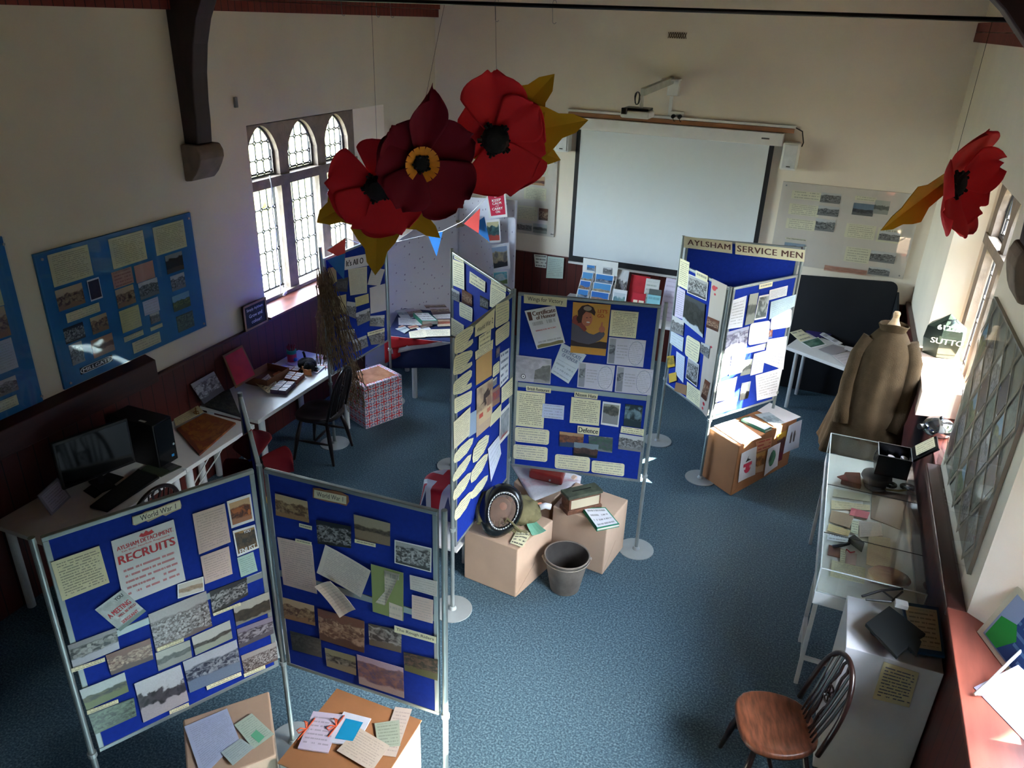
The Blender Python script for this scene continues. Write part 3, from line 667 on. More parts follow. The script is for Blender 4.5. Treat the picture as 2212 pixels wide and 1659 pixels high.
flatshape(S[7], [(.1, .22), (.42, .22), (.42, .96), (.9, .96), (.9, .8), (.42, .8), (.42, .96), (.1, .96)][:4], paper(C(206, 198, 180), 16, C(120), .4), 'document')
flatshape(S[7], [(.42, .83), (.88, .83), (.88, .96), (.42, .96)], paper(C(206, 198, 180), 3, C(90), .4), 'document')
flatshape(S[7], [(.55, .0), (.98, .0), (.98, .3), (.55, .32)], paper(C(210, 196, 180), 7, C(130), .3), 'document')
k = card(FB, c2(767, 900, 988, 962, 986, 995, 767, 935), Pc(0), 'title_label', 'cream label reading The Rough Riders on the darker right leaf', 'title', layer=2)
txt(k, 'The Rough Riders', .05, .25, .95, .8, ink)
# ---------------- leaf D
c3 = crop(940, 520, 2.9615)
D_ = 'on the Wings leaf'
k = card(FD, c3(568, 342, 845, 366, 841, 423, 568, 397), Pc(0), 'title_label', 'cream title strip reading Wings for Victory', 'title'); txt(k, 'Wings for Victory', .09, .2, .91, .82, ink)
k = card(FD, c3(573, 447, 768, 412, 833, 652, 652, 692), Pw(0), 'certificate', 'tilted white certificate with brown gothic heading under the Wings for Victory strip', 'certificate', layer=1)
txt(k, 'Certificate', .22, .84, .97, .95, brownink, .02); txt(k, 'of Honour', .3, .73, .95, .83, brownink, .02); txt(k, 'WINGS FOR VICTORY', .15, .44, .85, .475, redink, .01)
flatshape(k, [(.05, .74), (.17, .74), (.19, .95), (.06, .96)], brownink, 'crest'); flatshape(k, [(.05, .02), (.95, .02), (.95, .09), (.8, .11), (.5, .09), (.2, .11), (.05, .09)], FLAT(140, 130, 90), 'border')
flatshape(k, [(.12, .5), (.88, .5), (.88, .7), (.12, .7)], paper(white, 4, C(90), .4), 'small_print'); flatshape(k, [(.12, .14), (.9, .14), (.9, .34), (.12, .34)], paper(white, 4, C(90), .4), 'small_print')
k = card(FD, c3(883, 390, 1124, 408, 1090, 735, 865, 712), FLAT(214, 160, 74), 'airman_poster', "orange poster of an airman reading Let's Go, Wings for Victory", 'poster', layer=1)
dk = FLAT(62, 46, 44); skn = FLAT(196, 120, 92); jk = FLAT(96, 92, 104); hel = FLAT(74, 48, 42)
def ell(cx, cy, rx, ry, n=22, a0=0): return [(cx+rx*math.cos(2*PI*i/n+a0), cy+ry*math.sin(2*PI*i/n+a0)) for i in range(n)]
flatshape(k, [(.0, .24), (.0, .66), (.08, .7), (.2, .62), (.3, .5), (.48, .42), (.62, .4), (.76, .46), (.86, .5), (.92, .44), (.9, .38), (.8, .3), (.66, .24), (.5, .2), (.3, .2)], jk, 'jacket', .0006)
flatshape(k, [(.0, .14), (1, .14), (1, .27), (.8, .28), (.5, .2), (.2, .22), (0, .26)], dk, 'shade_band', .001)
flatshape(k, [(0, .6), (.02, .72), (.12, .76), (.3, .62), (.42, .5), (.36, .44), (.2, .54)], FLAT(150, 70, 60), 'collar', .0014)
flatshape(k, ell(.4, .7, .15, .145), skn, 'face', .0018)
flatshape(k, [(.16, .72), (.14, .84), (.24, .94), (.4, .975), (.55, .93), (.62, .84), (.6, .77), (.5, .82), (.36, .84), (.28, .76), (.26, .62), (.16, .6)], hel, 'flying_helmet', .0022)
flatshape(k, ell(.19, .69, .07, .06), hel, 'ear_flap', .0026); flatshape(k, ell(.4, .9, .11, .045), FLAT(170, 150, 130), 'goggles', .0026)
flatshape(k, ell(.44, .635, .05, .013), whiteink, 'smile', .0026); flatshape(k, ell(.4, .72, .022, .008), dk, 'eye', .0026); flatshape(k, ell(.49, .735, .018, .008), dk, 'eye', .0026)
flatshape(k, ell(.83, .52, .085, .065), skn, 'fist', .0024); flatshape(k, [(.78, .56), (.8, .66), (.84, .66), (.84, .56)], skn, 'thumb', .0028)
txt(k, "LET'S", .68, .83, .93, .9, mat('orange_red_ink', C(190, 80, 40), .6, var=0), .02); txt(k, 'GO-', .68, .74, .88, .81, mat('orange_red_ink', C(190, 80, 40)), .02)
txt(k, 'WINGS FOR VICTORY', .03, .03, .97, .12, mat('yellow_ink', C(224, 160, 60), .6, var=0), .03, lift=.002)
k = card(FD, c3(812, 652, 968, 730, 853, 912, 738, 838), paper(C(206, 216, 226), 0), 'certificate', 'tilted blue-white certificate below the airman poster', 'certificate', layer=0)
flatshape(k, [(.05, .05), (.95, .05), (.95, .5), (.05, .5)], paper(C(206, 216, 226), 7, C(110, 130, 150), .5), 'small_print')
txt(k, 'CERTIFICATE', .1, .77, .9, .88, blueink, .01); txt(k, 'OF HONOUR', .18, .63, .85, .74, blueink, .01)
AIR = photo('sheet_aircraft_card', C(214, 212, 222), C(206, 204, 216), C(190, 188, 200), C(210, 208, 218), .9, .1, 2, amp=.05)
def aircard(pts, lab):
    k = card(FD, c3(*pts), paper(C(206, 204, 216), 0), 'aircraft_sheet', lab, 'information sheet')
    flatshape(k, [(.03, .04), (.2, .04), (.2, .96), (.03, .96)], photo('aircraft_pictures', C(170, 170, 180), C(90, 90, 100), C(200, 200, 206), C(150, 150, 160), .7, .4, 9), 'pictures')
    flatshape(k, [(.24, .2), (.54, .2), (.54, .8), (.24, .8)], paper(C(206, 204, 216), 9, C(110), .35), 'small_print')
    flatshape(k, [(.56, .05), (.98, .05), (.98, .95), (.56, .95)], paper(C(214, 212, 222), 14, C(120), .3), 'small_print')
    MB().tube([k.P(.56+.005+.4*(.5+.5*math.cos(a*PI/12)), .5+.44*math.sin(a*PI/12))+k.off+k.n*.001 for a in range(25)], .0012, 4).build('oval_border', blueink, k.o)
aircard((1113, 615, 1350, 637, 1330, 808, 1098, 785), 'aircraft fact sheet under the cream typed sheet beside the airman')
aircard((920, 773, 1152, 798, 1132, 962, 908, 935), 'aircraft fact sheet below the airman, left one of the lower pair')
aircard((1163, 798, 1398, 825, 1380, 988, 1148, 965), 'aircraft fact sheet in the corner, right one of the lower pair')
S = sheets(FD, c3, [
 ((1127, 440, 1303, 455, 1283, 623, 1113, 607), Pc(16), 'information_sheet', 'cream typed sheet right of the airman poster', dict(layer=1)),
 ((520, 728, 745, 755, 738, 915, 516, 893), photo('booklet_pages', C(206, 202, 212), C(198, 194, 204), C(170, 166, 176), C(190, 186, 196), .95, .1, 4, amp=.1), 'booklet', 'opened grey booklet with a pilot drawing at lower left'),
], D_)
flatshape(S[1], [(.52, .02), (.98, .02), (.98, .8), (.8, .76), (.7, .6), (.55, .5)], photo('pilot_drawing', C(196), C(120), C(70), C(150), .7, .1, 5), 'drawing')
flatshape(S[1], ell(.22, .2, .07, .1), mat('grey_ink', C(80), .6, var=0), 'roundel'); flatshape(S[1], ell(.22, .2, .05, .072), whiteink, 'roundel', .001); flatshape(S[1], ell(.22, .2, .02, .03), mat('grey_ink', C(80)), 'roundel', .0014)
for pts, s, lab in (((583, 925, 743, 943, 740, 973, 583, 957), 'British Restaurant', 'cream label reading British Restaurant'), ((893, 962, 1043, 980, 1037, 1012, 890, 995), 'Nissen Huts', 'cream label reading Nissen Huts'), ((912, 1180, 1053, 1195, 1048, 1245, 910, 1228), 'Defence', 'cream label reading Defence')):
    k = card(FD, c3(*pts), Pc(0), 'title_label', lab, 'title', layer=1); txt(k, s, .06, .2, .94, .84, ink, .01)
rd = dict(shape='round')
S = sheets(FD, c3, [
 ((525, 957, 707, 975, 693, 1200, 516, 1180), Pc(18), 'information_sheet', 'tall cream sheet under the British Restaurant label'),
 ((690, 1038, 828, 1052, 822, 1142, 683, 1127), paper(C(206, 214, 236), 5, C(90, 100, 140), .4), 'note', 'pale blue note overlapping the tall cream sheet', dict(layer=2)),
 ((873, 998, 1060, 1020, 1048, 1182, 860, 1162), Pc(13), 'information_sheet', 'square cream sheet under the Nissen Huts label'),
 ((1073, 1025, 1188, 1040, 1172, 1190, 1060, 1172), photo('photo_two_views', C(170, 166, 150), C(100, 96, 84), C(50), C(150), .8, .45, 12, border=.06), 'photograph', 'cream mounted pair of hut photographs'),
 ((1218, 1043, 1330, 1055, 1315, 1197, 1205, 1180), photo('photo_dark_figure', C(20, 40, 50), C(24, 44, 50), C(150, 180, 190), C(30, 50, 56), .9, .3, 4), 'photograph', 'very dark photograph at the right edge'),
 ((1192, 1183, 1338, 1203, 1333, 1245, 1185, 1223), Pc(3), 'caption', 'cream caption under the very dark photograph', dict(layer=2)),
 ((1180, 1232, 1335, 1255, 1325, 1352, 1170, 1330), BW, 'photograph', 'black and white group photograph at the lower right edge'),
 ((797, 1217, 952, 1235, 945, 1325, 795, 1312), photo('photo_brick_colour', C(190, 150, 110), C(150, 90, 60), C(60, 40, 36), C(36, 60, 96), .8, .3, 9), 'photograph', 'coloured photograph left of the Defence label'),
 ((982, 1245, 1138, 1258, 1132, 1355, 985, 1335), photo('photo_ivy_grey', C(150, 156, 156), C(90, 96, 100), C(60, 100, 70), C(130, 134, 138), .95, .1, 12), 'photograph', 'grey photograph with green ivy under the Defence label'),
 ((890, 1285, 1048, 1302, 1035, 1388, 885, 1370), photo('photo_arch', C(130, 146, 156), C(96, 62, 50), C(40, 30, 30), C(20), .6, .2, 6), 'photograph', 'coloured photograph of a brick structure under the Defence pair', dict(layer=2)),
 ((513, 1188, 732, 1210, 727, 1305, 510, 1282), Pc(6, ink=C(130), wf=24), 'quotation_card', 'rounded cream card at lower left, upper of two', dict(rd)),
 ((502, 1298, 722, 1320, 717, 1413, 500, 1390), Pc(6, ink=C(130), wf=24), 'quotation_card', 'rounded cream card at lower left, lower of two', dict(rd)),
 ((768, 1362, 992, 1385, 988, 1478, 765, 1452), Pc(6, ink=C(130), wf=24), 'quotation_card', 'rounded cream card in the bottom middle', dict(rd)),
 ((1003, 1402, 1213, 1425, 1208, 1505, 1000, 1478), Pc(5, ink=C(130), wf=24), 'quotation_card', 'rounded cream card in the bottom right', dict(rd)),
], D_)
# ---------------- leaf C
C_ = 'on the World War 2 leaf'
k = card(FC, c3(250, 540, 375, 430, 370, 555, 248, 615), Pc(0), 'title_label', 'cream heading sheet reading World War 2 on the foreshortened leaf', 'title', layer=1); txt(k, 'World War 2', .08, .3, .92, .6, ink)
BUB = [(.05, .12), (0, .25), (.02, .8), (.1, .95), (.5, 1.0), (.9, .96), (1, .85), (.98, .62), (.7, .32), (.98, .3), (1, .12), (.9, .04), (.4, 0)]
DIA = [(0, .3), (.05, .7), (.35, .95), (.8, 1.02), (1, .9), (.96, .55), (.7, .15), (.3, -.02), (.05, .05)]
S = sheets(FC, c3, [
 ((118, 605, 242, 532, 238, 665, 118, 745), Pc(9, ink=C(130)), 'quotation_card', 'cream scroll card, topmost of the left column', dict(shape=BUB)),
 ((112, 735, 235, 690, 230, 805, 107, 880), Pc(9, ink=C(130)), 'quotation_card', 'cream scroll card, second of the left column', dict(shape=BUB)),
 ((110, 905, 232, 812, 230, 945, 110, 1000), Pc(8, ink=C(130)), 'quotation_card', 'cream scroll card, third of the left column', dict(shape=BUB)),
 ((116, 1010, 230, 955, 225, 1040, 118, 1108), Pc(7, ink=C(130)), 'quotation_card', 'cream scroll card, fourth of the left column', dict(shape='round')),
 ((110, 1160, 218, 1060, 212, 1240, 112, 1335), paper(C(222, 214, 184), 14, C(120, 110, 90), .5), 'leaflet', 'buff printed leaflet halfway down the left side', dict(layer=2)),
 ((112, 1345, 240, 1250, 232, 1345, 112, 1430), Pc(7, ink=C(130)), 'quotation_card', 'cream scroll card right below the buff leaflet', dict(shape=DIA)),
 ((108, 1480, 228, 1355, 222, 1450, 108, 1550), Pc(7, ink=C(130)), 'quotation_card', 'cream scroll card near the bottom left', dict(shape=DIA)),
 ((235, 1300, 340, 1232, 335, 1345, 232, 1430), Pc(7, ink=C(130)), 'quotation_card', 'cream scroll card left of the blue-white sheet', dict(shape=DIA)),
 ((225, 1450, 335, 1350, 330, 1450, 222, 1560), Pc(7, ink=C(130)), 'quotation_card', 'cream scroll card below and left of the blue-white sheet', dict(shape=DIA)),
 ((108, 1580, 225, 1470, 218, 1570, 108, 1670), Pc(7, ink=C(130)), 'quotation_card', 'cream scroll card, second from the bottom left', dict(shape=DIA)),
 ((225, 1590, 335, 1490, 330, 1570, 225, 1660), Pc(7, ink=C(130)), 'quotation_card', 'cream scroll card, lowest on the right side', dict(shape=DIA)),
 ((115, 1700, 235, 1590, 225, 1690, 118, 1800), Pc(7, ink=C(130)), 'quotation_card', 'cream scroll card, lowest of the left column', dict(shape=DIA)),
 ((272, 612, 350, 560, 345, 650, 270, 692), Pc(3, ink=C(60)), 'caption', 'cream subheading under the World War 2 heading', dict(layer=2)),
 ((250, 710, 365, 630, 362, 690, 252, 760), Pc(5), 'information_sheet', 'narrow cream typed strip above the tan sheet'),
 ((258, 765, 360, 685, 358, 860, 257, 925), FLAT(206, 164, 106), 'tan_sheet', 'plain tan sheet in the middle column', dict(cat='sheet')),
 ((258, 945, 362, 875, 355, 1170, 256, 1258), photo('poster_beige', C(214, 190, 156), C(210, 184, 150), C(120, 70, 56), C(210, 180, 150), .95, .45, 3, amp=.3), 'poster', 'beige poster with a reaching hand and red lettering', dict(layer=2)),
 ((383, 410, 470, 375, 468, 510, 380, 560), Pc(8, ink=C(150)), 'quotation_card', 'rounded cream card in the top right corner', dict(shape='round')),
 ((380, 575, 470, 510, 467, 610, 380, 675), Pc(7, ink=C(150)), 'quotation_card', 'rounded cream card below the top right one', dict(shape='round')),
 ((387, 690, 410, 670, 408, 735, 385, 752), photo('photo_blue_child', C(80, 100, 140), C(100, 80, 80), C(180, 150, 130), C(40, 60, 110), .8, .3, 4), 'photograph', 'tiny coloured photograph in the right column'),
 ((365, 800, 405, 765, 405, 840, 362, 875), Pc(4, ink=C(150)), 'quotation_card', 'small cream bubble card in the right column', dict(shape='round')),
 ((412, 720, 470, 685, 465, 880, 410, 940), paper(C(226, 230, 240), 5, C(60, 80, 120), .8, 5), 'notice', 'white notice with heavy blue-black lines'),
 ((362, 890, 388, 868, 386, 915, 362, 935), BW, 'photograph', 'tiny grey photograph left of the notice', dict(layer=2)),
 ((355, 960, 412, 915, 410, 1030, 355, 1070), photo('photo_red_cap', C(150, 120, 110), C(170, 50, 50), C(60, 80, 120), C(150, 110, 90), .8, .3, 4), 'photograph', 'coloured print of a figure in red and blue'),
 ((420, 940, 490, 870, 490, 980, 418, 1040), Pc(8), 'information_sheet', 'cream typed sheet at the right edge'),
 ((350, 1110, 415, 1040, 410, 1120, 342, 1190), Pc(8), 'information_sheet', 'cream typed sheet beside the beige poster', dict(layer=3)),
 ((410, 1100, 472, 1035, 468, 1230, 405, 1305), photo('poster_blue_white', C(140, 156, 176), C(110, 130, 156), C(200, 206, 214), C(176, 70, 70), .9, .15, 3, border=.08), 'poster', 'blue poster with white border near the lower right'),
 ((330, 1330, 400, 1245, 415, 1360, 350, 1540), paper(C(214, 222, 240), 6, C(150, 160, 190), .4), 'note', 'blue-white sheet hanging at an angle near the bottom', dict(layer=2)),
 ((218, 1105, 275, 1070, 262, 1220, 205, 1260), FLAT(150, 170, 196), 'blue_sheet', 'pale blue sheet behind the beige poster', dict(cat='sheet', layer=1)),
], C_)
txt(S[15], 'she will wait', .05, .3, .95, .38, redink, .02) if 0 else None
flatshape(S[15], [(.15, .2), (.9, .2), (.9, .48), (.15, .48)], paper(C(214, 190, 156), 4, C(190, 50, 40), .9, 5), 'red_lettering'); flatshape(S[15], [(.2, .6), (.4, .64), (.42, .78), (.7, .86), (.75, .78), (.85, .84), (.8, .7), (.55, .68), (.6, .56), (.5, .52), (.46, .62)], dk, 'hand')
# ---------------- leaf E (behind)
E_ = 'on the rear leaf'
S = sheets(FE, c3, [
 ((125, 95, 185, 122, 185, 142, 125, 115), Pc(1), 'title_label', 'small cream heading at the far left'),
 ((118, 118, 190, 145, 192, 315, 120, 285), Pc(12), 'information_sheet', 'tall cream sheet at the far left'),
 ((225, 195, 325, 262, 322, 330, 222, 268), Pc(3, ink=C(70)), 'title_label', 'cream heading card in the middle'),
 ((365, 245, 460, 298, 458, 330, 362, 282), Pc(2, ink=C(70)), 'title_label', 'cream heading card at the right'),
 ((358, 280, 455, 335, 450, 460, 352, 420), Pc(12), 'information_sheet', 'cream sheet under the right heading'),
 ((110, 300, 160, 328, 162, 395, 112, 372), BW, 'photograph', 'grey photograph at the far left edge'),
 ((176, 305, 238, 345, 240, 420, 172, 395), BRN, 'photograph', 'brown photograph left of the middle'),
 ((292, 348, 346, 378, 344, 440, 292, 420), BWD, 'photograph', 'dark photograph in the middle'),
 ((158, 388, 243, 432, 240, 520, 158, 480), Pc(6, ink=C(130)), 'quotation_card', 'rounded cream card low on the left', dict(shape='round')),
 ((108, 490, 188, 540, 188, 640, 108, 600), Pc(9), 'information_sheet', 'cream lined sheet at the lower left'),
], E_)
# ---------------- service men screen
c5 = crop(1400, 480, 2.7658)
sten = mat('brown_stencil_ink', C(96, 60, 50), .6, var=0)
k = card(FFB, c5(215, 83, 503, 118, 502, 187, 213, 150), Pc(0), 'title_label', 'cream stencilled strip reading AYLSHAM on top of the three-sided screen', 'title'); txt(k, 'AYLSHAM', .08, .3, .96, .78, sten, .012, xs=.12)
k = card(FFB, c5(522, 120, 938, 165, 932, 237, 520, 190), Pc(0), 'title_label', 'cream stencilled strip reading SERVICE MEN on top of the three-sided screen', 'title'); txt(k, 'SERVICE MEN', .03, .26, .97, .78, sten, .012, xs=.1)
Fr = 'on the sunlit leaf'
PW = Pw(10, ink=C(150)); 
S = sheets(FFR, c5, [
 ((663, 372, 743, 353, 738, 382, 660, 400), Pc(1, ink=C(90)), 'title_label', 'small cream heading at the top'),
 ((722, 405, 832, 377, 823, 437, 717, 465), PW, 'information_sheet', 'white typed sheet at the top right'),
 ((505, 465, 588, 437, 560, 625, 473, 638), PW, 'information_sheet', 'long white sheet at the upper left'),
 ((605, 430, 657, 420, 627, 600, 575, 615), PALE, 'photograph', 'pale strip of portraits beside the long white sheet'),
 ((662, 440, 726, 427, 702, 572, 632, 585), photo('photo_soldier_standing', C(120, 140, 140), C(90, 104, 104), C(210, 220, 220), C(110, 120, 116), .95, .1, 4, border=.05), 'photograph', 'framed grey portrait in the upper middle'),
 ((730, 475, 880, 430, 870, 500, 720, 580), paper(C(180, 200, 210), 8, C(110), .3), 'information_sheet', 'pale grey-blue sheet at the upper right edge'),
 ((740, 540, 857, 515, 848, 625, 725, 645), Pw(0), 'quotation_card', 'rounded white card, upper of two', dict(shape='round')),
 ((607, 605, 728, 585, 712, 715, 593, 735), Pw(0), 'quotation_card', 'rounded white card, lower of two', dict(shape='round')),
 ((715, 650, 742, 640, 738, 690, 710, 697), photo('photo_small_orange', C(190, 120, 90), C(150, 80, 60), C(220, 200, 190), C(120, 140, 190), .8, .2, 4), 'photograph', 'tiny orange print below the upper rounded card'),
 ((470, 655, 600, 620, 583, 750, 452, 785), photo('photo_lilac_group', C(190, 190, 210), C(120, 116, 140), C(220, 220, 232), C(160, 156, 176), .8, .15, 9), 'photograph', 'lilac group photograph at the left edge'),
 ((712, 700, 828, 680, 805, 880, 690, 838), PW, 'information_sheet', 'large white sheet in the middle right'),
 ((590, 750, 698, 722, 692, 760, 583, 783), PW, 'caption', 'white caption strip under the lower rounded card'),
 ((440, 820, 492, 805, 480, 905, 427, 935), BW, 'photograph', 'black and white standing group at the left edge'),
 ((500, 790, 582, 768, 558, 895, 480, 913), PW, 'information_sheet', 'white sheet beside the standing group'),
 ((570, 825, 622, 815, 607, 905, 548, 918), PALE, 'photograph', 'pale green-grey portrait of a couple'),
 ((630, 785, 700, 765, 680, 895, 607, 915), PW, 'information_sheet', 'narrow white sheet right of the couple'),
 ((640, 915, 800, 868, 765, 1035, 648, 1065), PW, 'information_sheet', 'large white sheet in the lower right'),
 ((415, 960, 530, 920, 505, 1050, 398, 1075), PW, 'information_sheet', 'white sheet in the lower left'),
 ((558, 960, 612, 948, 595, 1050, 543, 1065), photo('portrait_oval_man', C(196, 206, 206), C(70), C(30), C(40), .4, .3, 3), 'photograph', 'black and white head portrait of a man near the bottom'),
 ((395, 1085, 530, 1040, 520, 1110, 378, 1150), PW, 'information_sheet', 'white sheet along the bottom edge'),
], Fr)
Fl = 'on the shaded service leaf'
S = sheets(FFL, c5, [
 ((195, 215, 250, 240, 235, 405, 180, 375), Pc(14), 'information_sheet', 'cream typed sheet in the top corner'),
 ((290, 285, 362, 320, 358, 360, 288, 325), Pc(1, ink=C(80)), 'title_label', 'small cream heading', dict(layer=2)),
 ((245, 308, 362, 358, 350, 470, 235, 420), BWB, 'photograph', 'black and white group photograph under the heading'),
 ((225, 430, 345, 490, 330, 690, 208, 590), photo('photo_dark_trees', C(70, 76, 80), C(40, 42, 40), C(66, 70, 66), C(200, 210, 220), .8, .12, 8), 'photograph', 'large dark photograph with a white lower border'),
 ((178, 385, 225, 410, 210, 580, 160, 560), Pl(14), 'information_sheet', 'lilac typed sheet'),
 ((150, 555, 218, 590, 212, 680, 140, 650), BW, 'photograph', 'black and white crowd photograph at the left edge'),
 ((140, 650, 215, 690, 208, 775, 132, 720), paper(C(196, 206, 214), 5, C(120), .3), 'information_sheet', 'pale sheet under the crowd photograph'),
 ((235, 670, 318, 720, 300, 845, 222, 790), Pc(8, ink=C(130)), 'quotation_card', 'rounded cream card in the middle', dict(shape='round')),
 ((172, 770, 222, 805, 212, 960, 165, 905), paper(C(200, 210, 230), 12, C(120), .3), 'information_sheet', 'pale blue curling sheet'),
 ((243, 805, 308, 850, 295, 985, 228, 930), BWB, 'photograph', 'white-bordered photograph of a house below the rounded card'),
 ((385, 335, 475, 378, 352, 1165, 300, 1100), FLAT(196, 184, 172), 'poppy_banner', 'long grey banner with red poppies down the right side', dict(layer=0, cat='banner')),
 ((360, 560, 430, 590, 420, 655, 350, 625), BRN, 'photograph', 'small brown photograph, upper on the poppy banner', dict(layer=2)),
 ((322, 715, 375, 740, 365, 815, 315, 775), BW, 'photograph', 'small grey photograph, middle of the poppy banner', dict(layer=2)),
 ((345, 935, 375, 960, 350, 1070, 320, 1040), BRN, 'photograph', 'dark brown photograph, lowest on the poppy banner', dict(layer=2)),
 ((235, 950, 315, 1010, 310, 1110, 230, 1045), Pc(9), 'information_sheet', 'cream sheet hanging below the bottom edge'),
 ((170, 955, 235, 975, 232, 1035, 160, 1005), FLAT(150, 112, 78), 'brown_envelope', 'brown paper envelope at the bottom', dict(cat='envelope', layer=1)),
 ((118, 800, 158, 795, 165, 860, 122, 870), photo('leaflet_yellow', C(214, 176, 60), C(214, 176, 60), C(60, 80, 76), C(214, 176, 60), .9, .2, 3), 'leaflet', 'yellow leaflet clipped at the left edge', dict(layer=2)),
 ((128, 905, 172, 895, 176, 945, 130, 960), FLAT(206, 170, 60), 'leaflet', 'plain yellow leaflet below the printed yellow one', dict(layer=2)),
], Fl)
for cx, cy, r in ((.22, .94, .07), (.38, .95, .03), (.32, .9, .03), (.55, .52, .03), (.4, .2, .04), (.45, .12, .04), (.55, .07, .05), (.5, .03, .04)):
    flatshape(S[10], ell(cx, cy, r*2.2, r*.28, 10), redink, 'poppy')
# ---------------- screen G
c6 = crop(640, 480, 3.4577)
k = card(FG, c6(357, 268, 590, 222, 590, 312, 357, 358), Pw(0), 'title_label', "white heading strip reading It's All O on the netted screen", 'title'); txt(k, "It's All O", .05, .28, .58, .78, ink, .02)
G_ = 'on the netted screen'
sheets(FG, c6, [
 ((383, 352, 525, 330, 525, 528, 400, 547), paper(C(214, 210, 190), 20, C(120), .3), 'information_sheet', 'tall cream typed sheet under the heading'),
 ((560, 335, 655, 352, 618, 475, 525, 465), paper(C(220, 214, 214), 8, C(160), .2), 'drawing', 'tilted white child drawing at top right', dict(layer=2)),
 ((545, 490, 660, 458, 668, 657, 553, 683), paper(C(222, 216, 218), 0), 'drawing', 'tall white drawing with a small pink figure', dict()),
 ((230, 345, 290, 330, 300, 440, 240, 485), FLAT(196, 176, 130), 'parchment_sheet', 'yellowed paper behind the blue pennant', dict(cat='sheet')),
 ((300, 430, 385, 410, 378, 520, 290, 515), photo('photo_dark_robe', C(50), C(60), C(96), C(40), .8, .2, 6), 'photograph', 'dark photograph right of the yellowed paper'),
 ((270, 560, 368, 537, 370, 678, 268, 695), paper(C(214, 204, 160), 14, C(170, 100, 80), .3), 'information_sheet', 'yellow-cream sheet beside the net'),
 ((432, 563, 533, 533, 537, 600, 440, 630), paper(C(216, 206, 150), 6, C(170, 100, 80), .35), 'caption', 'small yellow card in the middle', dict(layer=2)),
 ((375, 590, 445, 600, 440, 720, 365, 690), BW, 'photograph', 'grey photograph left of the small yellow card'),
 ((440, 680, 545, 640, 552, 730, 455, 775), BW, 'photograph', 'grey photograph in the centre below the yellow card'),
 ((280, 740, 360, 700, 385, 770, 310, 810), BW, 'photograph', 'tilted grey photograph beside the net'),
 ((315, 810, 432, 797, 430, 890, 330, 900), BW, 'photograph', 'grey photograph second from the bottom beside the net'),
 ((408, 885, 520, 842, 533, 925, 425, 975), BW, 'photograph', 'tilted grey photograph at the bottom'),
 ((548, 700, 657, 692, 652, 780, 545, 775), BW, 'photograph', 'dark grey photograph at the right edge below the tall drawing'),
 ((525, 825, 655, 788, 655, 905, 555, 915), BW, 'photograph', 'grey photograph in the bottom right corner'),
 ((525, 822, 652, 788, 653, 812, 526, 850), Pc(1), 'caption', 'cream caption strip on the bottom right photograph', dict(layer=3)),
], G_)
# ---------------- items fixed to the walls
blueboard = mat('blue_mounting_board', C(20, 110, 170), .5, var=.05)
acry = glassmat('clear_acrylic', (.97, .98, .98, 1), .05)
grey_b = mat('grey_board_edge', C(120), .6)
whitep = mat('white_plastic', C(226, 226, 222), .35, var=.03)
whitem = mat('white_melamine', C(222, 222, 220), .35, var=.03)
black = mat('black_plastic', C(18, 18, 20), .35, var=.1)
def wallboard(fr, TL, BR, name, label, back, cr, items, screws=True, depth=.02, cover=True):
    a = fr.hit(*TL); b = fr.hit(*BR); o = T(name, label, 'noticeboard', (a+b)/2)
    u = fr.u*(b-a).dot(fr.u); v = fr.v*(b-a).dot(fr.v)
    MB().obox(a+fr.n*.001, u, v, fr.n*depth).build('backing_board', back, o, bevel=.002)
    f2 = FR(a+fr.n*(depth+.001), fr.u, fr.v); f2.n = fr.n
    for it in items:
        k = card(f2, cr(*it[0]), it[1], it[2], None, layer=it[3] if len(it) > 3 else 0, parent=o)
        k.o.location -= V((0, 0, 0))
        if len(it) > 4: it[4](k)
    if cover: MB().obox(a+fr.n*(depth+.012), u, v, fr.n*.003).build('acrylic_cover', acry, o)
    if screws:
        for s, t_ in ((.03, .04), (.97, .04), (.03, .96), (.97, .96)):
            q = a+u*s+v*t_+fr.n*(depth+.014); MB().cyl(q, q+fr.n*.006, .009, n=12).build('screw_cap', mat('steel', C(150), .35, .9), o)
    return o
WL = wallx(XL)
c4 = crop(0, 420, 3.3173)
PK = FLAT(196, 150, 136); CR2 = paper(C(214, 208, 166), 16, C(90, 86, 60), .5)
def plate(k):
    flatshape(k, roundpoly(3.2, .5), whiteink, 'plate_rim'); flatshape(k, [(.5+(x-.5)*.95, .5+(y-.5)*.82) for x, y in roundpoly(3.2, .5)], mat('black_plastic', C(18, 18, 20)), 'plate_face', .001)
    txt(k, 'MILLGATE', .08, .22, .92, .78, whiteink, .01, lift=.0016)
